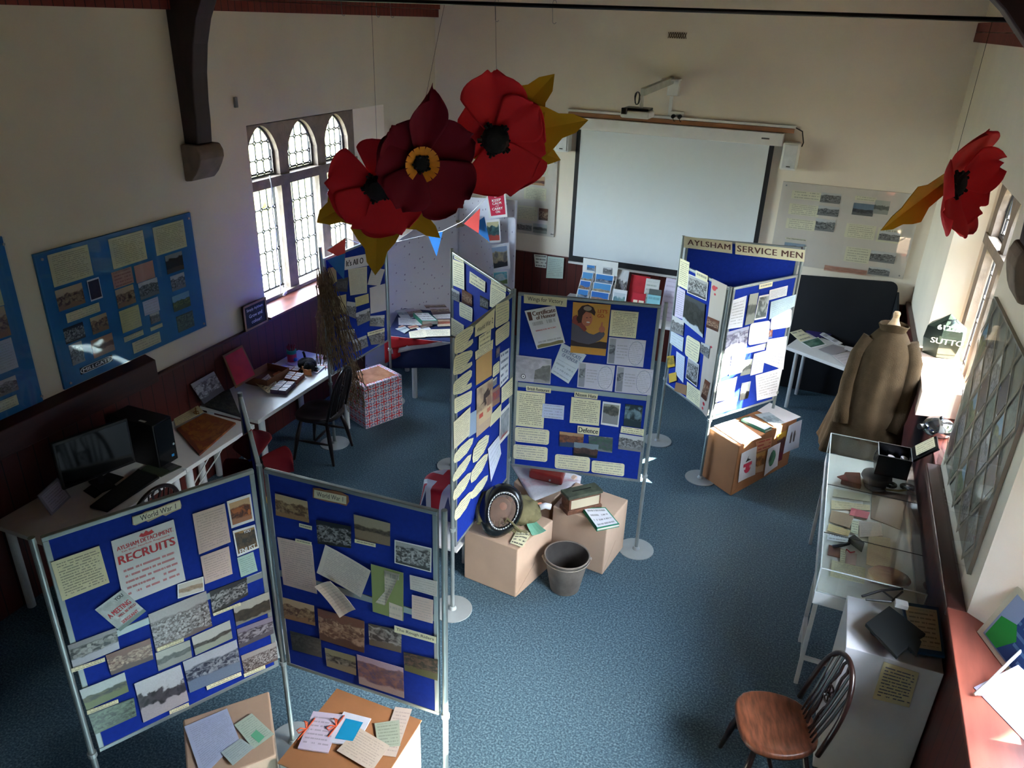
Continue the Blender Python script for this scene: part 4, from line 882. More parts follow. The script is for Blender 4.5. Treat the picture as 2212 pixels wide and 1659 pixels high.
wallboard(WL, *c4(222, 430, 1467, 940), 'millgate_board', 'big blue wall board of photographs with a Millgate plate at its foot', blueboard, c4, [
 ((333, 437, 667, 577), CR2, 'information_sheet'), ((770, 323, 1053, 460), CR2, 'information_sheet'), ((1088, 240, 1337, 372), CR2, 'information_sheet'),
 ((388, 692, 610, 775), SEP, 'photograph'), ((618, 618, 733, 738), photo('photo_dark_plain', C(50, 36, 36), C(50, 36, 36), C(70, 50, 46), C(46, 34, 34), .9, .05, 5, border=.05), 'photograph'),
 ((467, 857, 717, 835), paper(C(214, 208, 166), 4, C(110), .4), 'caption'), ((447, 965, 612, 1020), BWD, 'photograph'), ((640, 888, 780, 960), SEP, 'photograph'),
 ((487, 1083, 610, 1190), BW, 'photograph'), ((645, 1050, 822, 1112), photo('photo_pinkish', C(200, 150, 120), C(150, 100, 84), C(110, 76, 66), C(190, 150, 130), .6, .3, 8), 'photograph'),
 ((565, 1247, 805, 1190), FLAT(20, 20, 24), 'street_plate', 1, plate),
 ((793, 562, 957, 630), paper(C(196, 150, 136), 5, C(130, 60, 60), .6), 'advertisement'), ((955, 515, 1110, 592), PK, 'photograph'), ((820, 688, 973, 772), SEP, 'photograph'), ((985, 640, 1140, 708), BW, 'photograph'),
 ((848, 840, 1015, 940), paper(C(206, 202, 150), 9, C(120), .3), 'map_sheet'), ((1017, 772, 1143, 828), paper(C(206, 206, 226), 5, C(130), .3), 'note'), ((1068, 860, 1147, 905), BW, 'photograph'), ((1073, 955, 1163, 945), paper(C(214, 208, 166), 3, C(110), .4), 'caption'),
 ((883, 1025, 1027, 1003), paper(C(214, 208, 166), 2, C(110), .4), 'caption'), ((943, 1065, 1152, 1055), paper(C(214, 208, 166), 4, C(110), .4), 'caption'),
 ((1177, 443, 1317, 532), photo('photo_lane', C(150, 160, 160), C(50, 46, 34), C(30), C(90, 80, 60), .75, .2, 5), 'photograph'), ((1215, 590, 1330, 660), BW, 'photograph'), ((1228, 735, 1365, 795), LAND, 'photograph'), ((1258, 878, 1392, 940), CAM_, 'photograph')])
wallboard(WL, *c4(-560, 430, 295, 1475), 'blue_wall_board', 'second blue wall board cut off by the left edge of the photo', blueboard, c4, [
 ((-330, 700, 27, 790), CR2, 'information_sheet'), ((-300, 900, 78, 1005), SEP, 'photograph'), ((-110, 1090, 130, 1235), paper(C(196, 200, 214), 12, C(130), .3), 'information_sheet'), ((-120, 1385, 132, 1395), BW, 'photograph'), ((-150, 1545, 132, 1503), paper(C(214, 208, 166), 4, C(110), .4), 'caption')])
# back wall boards
WB = wally(YB)
c7 = crop(920, 180, 3.771)
pale_b = mat('pale_grey_board', C(214, 204, 194), .6, var=.02)
S_ = lambda n=8: paper(C(224, 218, 190), n, C(110), .5)
hd = lambda s, a=.08, b=.92: (lambda k: txt(k, s, a, .25, b, .75, ink, .01))
wallboard(WB, *c7(480, 560, 1045, 1250), 'market_place_board', 'pale acrylic-covered board of photographs left of the projection screen', pale_b, c7, [
 ((862, 625, 990, 668), S_(0), 'heading', 0, hd('et Place')), ((862, 672, 990, 748), S_(4), 'caption'), ((840, 748, 965, 835), photo('photo_orange_town', C(206, 160, 120), C(130, 80, 56), C(100, 60, 46), C(190, 140, 100), .5, .2, 12), 'photograph'),
 ((803, 838, 978, 960), S_(8), 'caption'), ((738, 988, 908, 1125), S_(9), 'information_sheet'), ((923, 1015, 993, 1120), BRN, 'photograph'), ((745, 1128, 862, 1205), BW, 'photograph'), ((875, 1138, 985, 1228), PALE, 'photograph'),
 ((630, 1088, 712, 1163), S_(5), 'caption'), ((650, 935, 712, 978), S_(0), 'heading', 0, hd('ents')), ((655, 985, 698, 1070), photo('photo_blue_small', C(160, 180, 210), C(120, 140, 180), C(90, 90, 110), C(190), .7, .2, 4), 'photograph')])
c8 = crop(1180, 0, 2.1434)
wallboard(WB, *c8(1098, 838, 1650, 1290), 'history_board', 'pale acrylic-covered board of photographs right of the projection screen', pale_b, c8, [
 ((1140, 880, 1272, 932), S_(3), 'heading'), ((1128, 940, 1258, 1005), S_(6), 'caption'), ((1115, 1008, 1240, 1070), S_(5), 'caption'), ((1275, 890, 1358, 945), BW, 'photograph'), ((1262, 950, 1350, 1005), BW, 'photograph'), ((1250, 1010, 1330, 1075), BW, 'photograph'),
 ((1432, 905, 1525, 935), S_(2), 'heading'), ((1425, 938, 1510, 1003), photo('photo_blue_town', C(120, 140, 160), C(90, 90, 96), C(60), C(110), .5, .2, 8), 'photograph'), ((1525, 925, 1580, 995), PALE, 'photograph'), ((1392, 1032, 1515, 1112), S_(7), 'information_sheet'), ((1540, 1050, 1635, 1130), S_(2), 'heading'), ((1545, 1068, 1632, 1120), BW, 'photograph', 1),
 ((1390, 1140, 1490, 1222), S_(6), 'information_sheet'), ((1108, 1097, 1205, 1118), S_(0), 'heading', 0, hd('The Northwards', .04, .96)), ((1105, 1120, 1195, 1160), photo('photo_arch_blue', C(150, 170, 190), C(110, 90, 90), C(80, 70, 70), C(170, 170, 176), .5, .2, 5), 'photograph'),
 ((1505, 1158, 1610, 1222), BW, 'photograph'), ((1495, 1232, 1585, 1280), BW, 'photograph'), ((1290, 1225, 1480, 1278), photo('photo_pink_map', C(214, 190, 180), C(206, 160, 140), C(190, 120, 100), C(214, 196, 180), .9, .1, 8), 'map_sheet')])
# vent
t = T('wall_vent', 'small brass lattice air vent high on the end wall', 'air vent', ony(1463, 76, YB))
fv = WB; a = fv.hit(1444, 69); b = fv.hit(1482, 84)
vm = MB().box(a.x, b.x, YB-.006, YB-.002, b.z, a.z); vm.build('vent_plate', mat('pale_vent', C(206, 196, 176), .5), t)
q = MB()
for i in range(8):
    for s in (-1, 1):
        x = a.x+(b.x-a.x)*i/8; q.obox((x, YB-.01, b.z if s > 0 else a.z), ((b.x-a.x)/8, 0, s*(a.z-b.z)), (0, .004, 0), (.006, 0, 0))
q.build('lattice', mat('bronze', C(76, 54, 34), .5, .4), t)
# projection screen
t = T('projection_screen', 'large white pull-down projection screen with black borders on the end wall', 'projection screen', (-1.75, YB, 1.1))
y0 = YB-.05
p = [wally(y0).hit(*q_) for q_ in ((1247, 272), (1674, 309), (1460, 596))]
x0, x1, zt_ = p[0].x, p[1].x, (p[0].z+p[1].z)/2; zb_ = p[2].z
MB().box(x0, x1, y0, y0+.003, zb_, zt_).build('black_border', mat('black_screen_border', C(24, 24, 28), .6, var=0), t)
MB().box(x0+.05, x1-.05, y0-.002, y0, zb_+.07, zt_).build('white_surface', mat('screen_white', C(214, 220, 222), .85, var=.01), t)
MB().box(x0, x1, y0-.01, y0+.012, zb_-.03, zb_-.004).build('bottom_bar', whitep, t)
MB().box(x0-.02, x1+.08, y0-.03, YB-.01, zt_-.03, zt_+.1).build('roller_case', whitep, t, bevel=.008)
pts = [( (x0+x1)/2+.48+.045*math.cos(PI+PI*i/10), y0-.012, zb_-.035+.05*math.sin(PI+PI*i/10)) for i in range(11)]
MB().tube(pts, .006, 6).build('pull_handle', whitep, t)
MB().box((x0+x1)/2+.45, (x0+x1)/2+.51, y0-.014, y0-.01, zb_-.03, zb_-.01).build('yellow_tab', mat('yellow_plastic', C(190, 150, 50), .5), t)
k = MB().box(x1-.14, x1-.06, y0-.032, y0-.03, zt_+.03, zt_+.045).build('maker_mark', mat('grey_ink', C(80)), t)
bt = MB().box(x0-.12, x1+.17, YB-.045, YB-.001, zt_+.105, zt_+.15).build('batten', mat('varnished_batten', C(150, 104, 72), .4, var=.25, scale=3), bevel=.003)
tag(bt, 'long varnished wooden batten fixed above the projection screen', 'batten')
tag(MB().box(x0-.13, x1+.18, YB-.05, YB-.001, zt_+.155, zt_+.18).build('cable_trunking', whitep), 'white cable trunking running along the top of the batten', 'trunking')
MBt = MB().tube([(x1+.17, YB-.03, zt_+.165), (x1+.25, YB-.03, zt_+.13), (x1+.28, YB-.03, zt_+.02), (x1+.27, YB-.03, zt_-.02)], .006, 6)
tag(MBt.build('speaker_cable', black), 'black cable curving from the batten to the right speaker', 'cable')
def speaker(cx, cz, lab):
    t = T('wall_speaker', lab, 'speaker', (cx, YB, cz))
    MB().box(cx-.085, cx+.085, YB-.16, YB-.02, cz-.14, cz+.14).build('cabinet', whitep, t, bevel=.02)
    MB().box(cx-.065, cx+.065, YB-.168, YB-.158, cz-.12, cz+.12).build('grille', mat('pale_grille', C(206, 210, 212), .7), t, bevel=.006)
    MB().box(cx-.02, cx+.02, YB-.172, YB-.166, cz-.105, cz-.095).build('badge', black, t)
s_ = ony(1707, 337, YB-.1); speaker(s_.x, s_.z, 'white loudspeaker on the wall just right of the projection screen')
s_ = ony(1217, 300, YB-.1); speaker(s_.x, s_.z, 'white loudspeaker partly behind the ochre leaves left of the screen')
# projector on its arm
t = T('projector', 'white ceiling-style projector on a wall arm above the screen', 'projector', ony(1455, 200, YB))
m0 = ony(1454, 180, YB)
MB().box(m0.x-.1, m0.x+.09, YB-.16, YB, m0.z+.03, m0.z+.05).box(m0.x-.04, m0.x+.08, YB-.08, YB, m0.z-.12, m0.z+.03).build('wall_plate', whitep, t, bevel=.004)
pj = ony(1377, 246, 8.15)
e0 = V((m0.x, YB-.08, m0.z-.0)); e1 = V((pj.x+.02, 8.2, pj.z+.17)); d = e1-e0; sd = V((0, 0, 1)).cross(d).normalized()*.025
MB().obox(e0-sd, d, sd*2, (0, 0, .07)).build('arm', mat('silver_arm', C(186, 190, 184), .4, .2), t, bevel=.004)
MB().cyl(e1, (e1.x, e1.y, pj.z+.05), .02, n=12).build('drop_pole', whitep, t)
MB().box(pj.x-.15, pj.x+.15, 8.03, 8.27, pj.z-.035, pj.z+.035).build('projector_body', whitep, t, bevel=.02)
MB().box(pj.x-.13, pj.x+.13, 8.06, 8.26, pj.z+.037, pj.z+.06).box(pj.x-.14, pj.x-.08, 8.02, 8.06, pj.z-.0, pj.z+.06).build('top_bracket', black, t, bevel=.006)
pts = []
for i in range(40):
    a_ = i*.55; pts.append((e1.x-.03+.025*math.cos(a_)*(1+.2*math.sin(i)), 8.12+.01*math.sin(a_*.7), pj.z+.15+.06*math.sin(a_)))
MB().tube(pts, .005, 5).build('coiled_cable', black, t)
tag(MB().box(m0.x-.015, m0.x+.02, YB-.02, YB-.001, zt_+.185, m0.z-.13).build('cable_trunking', whitep), 'short vertical white trunking under the projector arm', 'trunking')
so_ = ony(1463, 250, YB)
t = T('wall_socket', 'white double socket with two black plugs above the screen', 'socket', so_)
MB().box(so_.x-.075, so_.x+.075, YB-.03, YB-.001, so_.z-.045, so_.z+.045).build('socket_plate', whitep, t, bevel=.004)
for s in (-.035, .035): MB().cyl((so_.x+s, YB-.03, so_.z-.005), (so_.x+s, YB-.07, so_.z-.005), .024, .02, 12).tube([(so_.x+s, YB-.06, so_.z-.02), (so_.x+s+.01, YB-.05, so_.z-.05), (so_.x+s+.06, YB-.02, so_.z-.065)], .004, 5).build('plug', black, t)
# notes on the end wall dado
WB2 = wally(YB-.04)
c9 = crop(1120, 540, 6.1444)
k = card(WB2, c9(207, 55, 382, 72, 368, 240, 222, 222), paper(C(214, 222, 214), 4, C(50), .8, 6), 'note', 'handwritten note on the dark boarding left of the typed list', 'note')
k = card(WB2, c9(390, 80, 607, 105, 590, 380, 367, 370), paper(C(196, 214, 200), 12, C(100), .4), 'notice', 'pale green typed list on the dark boarding above the wooden chair', 'notice')
# small blackboard and bits on the left wall
cb_ = crop(400, 600, 3.318)
t = T('blackboard', 'small framed chalkboard leaning by the arched window sill', 'chalkboard', onx(552, 690, XL+.03))
fbb = wallx(XL+.045); P4 = [fbb.hit(*q_) for q_ in ((521, 663), (571, 648), (577, 692), (529, 713))]
u_ = P4[1]-P4[0]; v_ = P4[3]-P4[0]; u_ = fbb.u*u_.dot(fbb.u)+fbb.v*u_.dot(fbb.v)*0; v_ = fbb.v*(-.235)
MB().obox(P4[0]-fbb.n*.0, u_, v_, fbb.n*.012).build('slate', mat('slate_black', C(30, 32, 34), .7), t)
q = MB(); w_ = .018
for o_, uu, vv in ((P4[0], u_, V((0, 0, -w_))), (P4[0]+v_, u_, V((0, 0, w_))), (P4[0], V((0, w_, 0)), v_), (P4[0]+u_, V((0, -w_, 0)), v_)): q.obox(o_, uu, vv, fbb.n*.02)
q.build('frame', mat('pine_frame', C(170, 130, 84), .5, var=.2), t)
kk = Card(); kk.P = lambda s, t_: P4[0]+v_+u_*s-v_*t_; kk.n = fbb.n; kk.off = fbb.n*.013; kk.o = t
for i, s in enumerate(('Simply Aylsham', 'Grow and', 'colour!')): txt(kk, s, .15+.08*i, .68-.24*i, .85-.05*i, .82-.24*i, whiteink, 0)
tag(MB().box(XL, XL+.02, 5.46, 5.49, 2.98, 3.06).build('wall_clip', grey_b), 'small grey clip on the plaster above and left of the arched window', 'clip')
k_ = onx(507, 221, XL); bpy.data.objects['wall_clip'].location = (XL+.01, k_.y, k_.z)
pts = [(XL-.17, 5.95+.01*math.sin(i*.9), 2.4-.06*i) for i in range(20)]
tag(MB().tube(pts, .006, 5).tube([(XL-.15, 5.98+.02*math.cos(i), 1.25+.02*math.sin(i*1.4)) for i in range(8)], .012, 5).build('blind_cord', whitep, smooth=True), 'white cord hanging with a knot at the left side of the arched window', 'cord')
# ribbon board on the pier between the right hand windows
WR = wallx(XR)
ga, gb, gza, gzb = 3.8, 5.08, 1.34, 2.42
t = T('ribbon_board', 'grey board with diamond-shaped photographs behind acrylic on the pier between right windows', 'noticeboard', (XR, 4.4, 1.3))
MB().box(XR-.02, XR-.001, ga, gb, gza, gzb).build('backing_board', mat('grey_pinboard', C(150, 146, 136), .8, var=.05), t)
f3 = FR((XR-.022, 4, 1), (0, 1, 0), (0, 0, 1)); n_ = 0
for i in range(10):
    for j in range(4):
        cy_, cz_ = ga+.13+.13*i, gza+.17+.33*j+(.165 if i % 2 else 0)
        if cz_ > gzb-.1 or cy_ > gb-.08: continue
        m_ = (BW, photo('photo_dark_plain', C(50), C(50), C(70), C(46)), CAM_, LAND, BWD)[(i*2+j) % 5]
        q = MB(); P_ = [(XR-.024, cy_-.1, cz_), (XR-.024, cy_, cz_-.127), (XR-.024, cy_+.1, cz_), (XR-.024, cy_, cz_+.127)]
        q.prism(P_, (-.002, 0, 0)); q.uv = [(0, .5), (.5, 0), (1, .5), (.5, 1)]*2; q.build('diamond_photograph', m_, t)
q = MB()
def cl(p0, p1):
    dz = p1.z-p0.z; t0, t1_ = 0, 1
    for lim, sg in ((gza, 1), (gzb, -1)):
        f0 = (p0.z-lim)*sg; f1 = (p1.z-lim)*sg
        if f0 < 0 and f1 < 0: return None
        if f0 < 0: t0 = max(t0, f0/(f0-f1))
        if f1 < 0: t1_ = min(t1_, f0/(f0-f1))
    return (p0.lerp(p1, t0), p0.lerp(p1, t1_)) if t1_ > t0 else None
for k_ in range(-6, 9):
    for s in (1, -1):
        za_ = gza+(-.16 if s > 0 else .5)+.33*k_
        r_ = cl(V((XR-.03, ga, za_)), V((XR-.03, gb, za_+s*1.27*(gb-ga))))
        if r_:
            d = (r_[1]-r_[0]); w_ = V((1, 0, 0)).cross(d).normalized()*.018
            q.obox(r_[0]-w_/2, d, w_, (-.001, 0, 0))
q.build('ribbon_lattice', mat('taupe_ribbon', C(150, 138, 120), .7), t)
MB().box(XR-.05, XR-.046, ga-.05, gb+.03, gza-.06, gzb+.03).build('acrylic_cover', glassmat('glossy_acrylic', (.96, .97, .97, 1), .0, 8), t)
# ---------------- tables, boxes, chairs
legm = mat('white_metal', C(216, 220, 220), .35, .1, var=.02)
def table(name, label, P, z=.72, th=.035, lr=.028, legs=None, m=None, inset=.06):
    c = sum((V((x, y, 0)) for x, y in P), V())/len(P); t = T(name, label, 'table', c)
    MB().prism([(x, y, z-th) for x, y in P], (0, 0, th)).build('tabletop', m or whitem, t, bevel=.003)
    for x, y in (legs or P):
        d = (c-V((x, y, 0))); d.normalize(); q = V((x, y, 0))+(d*inset*1.4 if not legs else d*0)
        MB().cyl((q.x, q.y, 0), (q.x, q.y, z-th), lr, n=16).build('leg', legm, t)
    return t
table('desk', 'long white desk under the chalkboard with card boxes and the toy cat', [(-4.62, 4.5), (-4.01, 4.5), (-4.01, 5.88), (-4.62, 5.88)])
table('side_table', 'small white table carrying the big autumn-coloured picture', [(-4.62, 3.67), (-3.99, 3.67), (-3.99, 4.43), (-4.62, 4.43)], lr=.03)
table('desk', 'white desk in the dark left corner carrying the computer', [(-4.62, 2.62), (-3.98, 2.62), (-3.98, 3.655), (-4.62, 3.655)])
table('side_table', 'white table of papers behind the service men screen', [(-.12, 8.25), (.6, 7.85), (.84, 8.35), (.05, 8.8)], z=.72, lr=.02, legs=[(.0, 8.3), (.56, 7.98), (.78, 8.35), (.08, 8.7)])
table('side_table', 'white table at the end wall with books and postcards', [(-2.75, 8.24), (-1.15, 8.24), (-1.15, 8.86), (-2.75, 8.86)])
kraft = mat('kraft_paper', C(196, 166, 142), .75, var=.07, scale=5, bump=.35, bscale=7)
kraft2 = mat('orange_kraft_paper', C(172, 118, 78), .7, var=.07, scale=5, bump=.3, bscale=8)
def hexbox(name, label, P, z, m, cat='box', extra=None):
    t = T(name, label, cat, (sum(p[0] for p in P)/4, sum(p[1] for p in P)/4, 0))
    MB().prism([(x, y, .002) for x, y in P], (0, 0, z-.002)).build('wrapped_box', m, t, bevel=.008)
    c = V((sum(p[0] for p in P)/4, sum(p[1] for p in P)/4, 0)); q = MB()
    # folded flap edge of the wrapping paper on two sides
    for i in (0, 1):
        a, b = V((*P[i], 0)), V((*P[(i+1) % 4], 0)); d = (b-a); n = V((d.y, -d.x, 0)).normalized()
        if n.dot(a-c) < 0: n = -n
        q.prism([a+n*.001+V((0, 0, .02)), b+n*.001+V((0, 0, .02)), a.lerp(b, .52)+n*.001+V((0, 0, z*.42))], n*.0015)
    q.build('folded_flap', m, t)
    return t
B1 = [(-1.548, 4.157), (-1.44, 4.6), (-1.9, 4.68), (-1.985, 4.21)]
hexbox('wrapped_box', 'paper-wrapped box carrying the gas helmet, left of the bucket', B1, .43, kraft)
B2 = [(-1.045, 4.668), (-.985, 5.04), (-1.42, 5.12), (-1.36, 4.72)]
B2 = [(-1.045, 4.668), (-.99, 5.06), (-1.44, 5.13), (-1.49, 4.73)]
hexbox('wrapped_box', 'paper-wrapped box carrying the wooden ballot box, behind the bucket', B2, .46, kraft)
B3 = [(-1.56, 4.77), (-1.5, 5.2), (-1.97, 5.42), (-2.1, 4.95)]
hexbox('wrapped_box', 'cloth-covered box under the Wings leaf holding a red case', [(-1.53, 4.78), (-1.46, 5.25), (-1.86, 5.38), (-1.9, 4.95)], .44, kraft)
hexbox('wrapped_box', 'orange-brown box under the sunlit service men leaf', [(-.305, 6.2), (.12, 7.0), (-.12, 7.18), (-.6, 6.43)], .51, kraft2)
hexbox('wrapped_box', 'pale brown box with documents at the bottom edge, left of two', [(-2.17, 1.7), (-1.925, 2.01), (-2.2, 2.31), (-2.47, 1.99)], .6, kraft)
t = T('wrapped_box', 'brown-topped box with booklets at the bottom edge, right of two', 'box', (-1.65, 2.2, 0))
MB().box(-1.885, -1.395, 1.98, 2.46, .002, .594).build('wrapped_box', mat('pale_card', C(206, 196, 180), .7, var=.04), t, bevel=.006)
MB().box(-1.89, -1.39, 1.975, 2.465, .594, .601).build('brown_paper_top', kraft2, t)
# union-flag gift box
fm = flagmat('flag_gift_wrap', 5, 5)
t = T('gift_box', 'cube wrapped in union flag paper standing by the net', 'box', (-3.9, 6.2, 0))
P = [(-3.865, 5.867), (-3.68, 6.28), (-4.02, 6.42), (-4.2, 6.02)]; z = .47
q = MB()
for i in range(4):
    a, b = P[i], P[(i+1) % 4]; q.add([(a[0], a[1], .002), (b[0], b[1], .002), (b[0], b[1], z), (a[0], a[1], z)], [(0, 1, 2, 3)], [(0, 0), (1, 0), (1, 1), (0, 1)])
q.add([(x, y, z) for x, y in P], [(0, 1, 2, 3)], [(0, 0), (1, 0), (1, 1), (0, 1)]); q.add([(x, y, .002) for x, y in P], [(3, 2, 1, 0)], [(0, 0), (1, 0), (1, 1), (0, 1)])
q.build('wrapped_sides', fm, t)
cx_ = sum(p[0] for p in P)/4; cy_ = sum(p[1] for p in P)/4
MB().prism([(cx_+(x-cx_)*.8, cy_+(y-cy_)*.8, z+.001) for x, y in P], (0, 0, .002)).build('cellophane_patch', mat('tan_cellophane', C(170, 120, 90), .12, var=.3, scale=9), t)
# bucket
t = T('bucket', 'old rusty grey metal bucket standing between the wrapped boxes', 'bucket', (-1.29, 4.5, 0))
bm_ = mat('rusty_grey_metal', C(140, 128, 118), .6, .3, var=.28, scale=9, bump=.2)
bc = V((-1.262, 4.42, 0))
MB().lathe(bc, [(.1, .0), (.108, .005), (.16, .285), (.166, .29), (.166, .3), (.158, .3), (.152, .285), (.1, .02), (1e-4, .02)], 36).build('pail', bm_, t, smooth=True)
MB().lathe(bc, [(.156, .296), (.149, .284), (.1, .024), (1e-4, .024)], 36, cap=False).build('shaded_inside', mat('inside_shade_grey', C(58, 54, 52), .9, var=.3, scale=8), t, smooth=True)  # shade inside the pail, painted as a darker lining
pts = [bc+V((.168*math.cos(a), .168*math.sin(a)*.97, .29+.0*a)) for a in [math.radians(200+i*10) for i in range(19)]]
MB().tube([p_+V((0, -.012, -.012)) for p_ in pts], .004, 6).build('bail_handle', bm_, t, smooth=True)
for s in (200, 20):
    a = math.radians(s); MB().ball(bc+V((.168*math.cos(a), .168*math.sin(a), .27)), .014, 6).build('ear', bm_, t)
t.location = t.location
# ---------------- wheelback chairs
def wheelback(label, seatm, darkm, dark=True):
    t = T('wheelback_chair', label, 'chair', (0, 0, 0), None)
    # local frame: faces -Y, back at +Y
    out = []
    for i in range(28):
        a = 2*PI*i/28; x = .215*math.cos(a); y = .205*math.sin(a)
        k = 1/max(abs(math.cos(a))**3+abs(math.sin(a))**3, 1e-6)**(1/3); x *= k; y *= k
        x *= (1.0 if y < 0 else 1-.16*y/.2)
        out.append((x, y))
    q = MB(); vs = []; fs = []
    rings = [(1.0, .425), (1.01, .437), (.99, .452), (.94, .457), (.75, .447), (.4, .441)]
    for s, z_ in rings: vs += [(x*s, y*s, z_+(.008*math.cos(x*14) if s < .9 else 0)) for x, y in out]
    n = 28
    for r in range(len(rings)-1): fs += [(r*n+i, r*n+(i+1) % n, (r+1)*n+(i+1) % n, (r+1)*n+i) for i in range(n)]
    fs += [tuple(range(n-1, -1, -1)), tuple((len(rings)-1)*n+i for i in range(n))]
    q.add(vs, fs); q.build('seat', seatm, t, smooth=True)
    bow = []
    for i in range(25):
        a = PI*i/24; x = .19*math.cos(a); h_ = .455+.46*math.sin(a)**.62
        bow.append((x*(1+.08*math.sin(a)), .165+.17*(h_-.455)/.46*.7, h_))
    MB().tube(bow, lambda s: .0145, 8).build('bow_back', darkm, t, smooth=True)
    def top(x):
        s = min(.99, abs(x)/.2); return .455+.46*math.sin(math.acos(s))**.62
    for x in (-.135, -.095, -.058, .058, .095, .135):
        h_ = top(x*1.04)-.008; MB().tube([(x*.8, .16, .45), (x*.9, .165+.119*(.5*h_-.22)/.46, .45+(h_-.45)*.5), (x, .165+.119*(h_-.455)/.46, h_)], lambda s: .0062+.0022*math.sin(PI*s), 6).build('spindle', darkm, t)
    # pierced splat with wheel
    q = MB(); yb = lambda z_: .165+.119*(z_-.455)/.46
    for s in (-1, 1):
        pr = [(.018, .452), (.032, .50), (.02, .56), (.03, .62), (.038, .64), (.038, .74), (.028, .77), (.02, .82), (.03, .87), (.016, .905)]
        for i in range(len(pr)-1):
            (a, z0_), (b, z1_) = pr[i], pr[i+1]; q.obox((s*a-.006, yb(z0_)-.005, z0_), (s*(b-a), yb(z1_)-yb(z0_), z1_-z0_), (.014, 0, 0), (0, .01, 0))
    for i in range(16):
        a0, a1 = 2*PI*i/16, 2*PI*(i+1)/16; R_ = .045
        q.tube([(R_*math.cos(a0), yb(.69+R_*math.sin(a0)), .69+R_*math.sin(a0)), (R_*math.cos(a1), yb(.69+R_*math.sin(a1)), .69+R_*math.sin(a1))], .006, 5)
    for i in range(3):
        a0 = PI*i/3; q.tube([(.042*math.cos(a0), yb(.69+.042*math.sin(a0)), .69+.042*math.sin(a0)), (-.042*math.cos(a0), yb(.69-.042*math.sin(a0)), .69-.042*math.sin(a0))], .005, 5)
    q.ball((0, yb(.69), .69), .014, 6)
    q.build('wheel_splat', darkm, t)
    for sx in (-1, 1):
        for sy in (-1, 1):
            MB().tube([(sx*.13, sy*.12, .43), (sx*.17, sy*.165, .22), (sx*.2, sy*.2, 0)], lambda s: .014+.008*math.sin(PI*min(1, s*1.2))-.002*s, 10).build('leg', darkm, t, smooth=True)
        MB().tube([(sx*.172, -.17, .2), (sx*.172, 0, .2), (sx*.172, .17, .2)], lambda s: .008+.006*math.sin(PI*s), 8).build('stretcher', darkm, t, smooth=True)
    MB().tube([(-.17, 0, .2), (0, 0, .2), (.17, 0, .2)], lambda s: .008+.006*math.sin(PI*s), 8).build('stretcher', darkm, t, smooth=True)
    return t
worn = mat('worn_brown_seat', C(108, 62, 42), .38, var=.5, scale=9, stretch=(1, 5, 1)); dkw = mat('dark_stained_wood', C(38, 22, 20), .3, var=.3, scale=8)
ch = wheelback('worn wheelback chair with a brown seat at the bottom right', worn, dkw)
ch.location = (.27, 3.33, 0); ch.rotation_euler = (0, 0, math.radians(-73))
ch2 = dup(ch, (-3.98, 5.3, 0), math.radians(-82), 'dark wheelback chair pulled up to the desk with the toy cat')
for o in ch2.children:
    if o.name.startswith('seat'): o.data = o.data.copy(); o.data.materials[0] = dkw
ch3 = dup(ch2, (-4.02, 3.22, 0), math.radians(-100), 'dark wheelback chair at the computer desk, only its back showing above the screen')
# captain chair at the far table
cw = mat('orange_brown_wood', C(134, 66, 44), .35, var=.2, scale=5)
t = T('wooden_chair', 'brown wooden chair with a broad curved top rail behind the Wings leaf', 'chair', (-2.72, 8.0, 0))
c0 = V((-2.72, 7.8, 0)); q = MB()
for i in range(16):
    a0, a1 = math.radians(205+130*i/16), math.radians(205+130*(i+1)/16)
    f_ = lambda a, r, z_: (c0.x+r*math.cos(a), c0.y+.18+r*math.sin(a)*.6, z_)
    hh = .1
    q.add([f_(a0, .23, .86), f_(a1, .23, .86), f_(a1, .23, .86+hh), f_(a0, .23, .86+hh), f_(a0, .205, .86), f_(a1, .205, .86), f_(a1, .205, .86+hh), f_(a0, .205, .86+hh)], [(0, 1, 2, 3), (7, 6, 5, 4), (3, 2, 6, 7), (4, 5, 1, 0), (0, 3, 7, 4), (1, 5, 6, 2)])
q.build('top_rail', cw, t, bevel=.004)
for i in range(7):
    a0 = math.radians(212+116*i/6); MB().cyl((c0.x+.19*math.cos(a0), c0.y+.18+.19*math.sin(a0)*.6, .45), (c0.x+.218*math.cos(a0), c0.y+.18+.218*math.sin(a0)*.6, .87), .008, n=8).build('spindle', cw, t)
MB().lathe((c0.x, c0.y+.18, 0), [(.18, .42), (.21, .43), (.21, .455), (.19, .462), (1e-4, .45)], 24).build('seat', cw, t, smooth=True)
for sx in (-1, 1):
    for sy in (-1, 1): MB().tube([(c0.x+sx*.12, c0.y+.18+sy*.12, .43), (c0.x+sx*.19, c0.y+.18+sy*.18, 0)], .014, 8).build('leg', cw, t)
# ---------------- display case, cabinet
gl2 = glassmat('display_glass', (.95, .98, .97, 1), .1)
casef = mat('grey_white_frame', C(200, 204, 206), .45, var=.04)
t = T('display_case', 'glass-topped display case of memorabilia along the right wall', 'display case', (.66, 4.9, 0))
x0, x1, y0, y1, zf, zt2 = .36, .915, 4.03, 5.8, .83, 1.0
MB().box(x0, x1, y0, y1, .74, .828).build('case_tray', casef, t, bevel=.003)
MB().box(x0+.012, x1-.012, y0+.012, y1-.012, .829, .832).build('white_lining', mat('white_lining_paper', C(232, 230, 224), .8, var=.02), t)
MB().box(x0, x1, y0, y1, zt2, zt2+.005).build('glass_top', gl2, t)
MB().box(x0, x0+.004, y0, y1, zf, zt2).build('glass_side', gl2, t); MB().box(x1-.004, x1, y0, y1, zf, zt2).build('glass_side', gl2, t)
MB().box(x0, x1, y0, y0+.004, zf, zt2).build('glass_end', gl2, t); MB().box(x0, x1, y1-.004, y1, zf, zt2).build('glass_end', gl2, t)
q = MB()
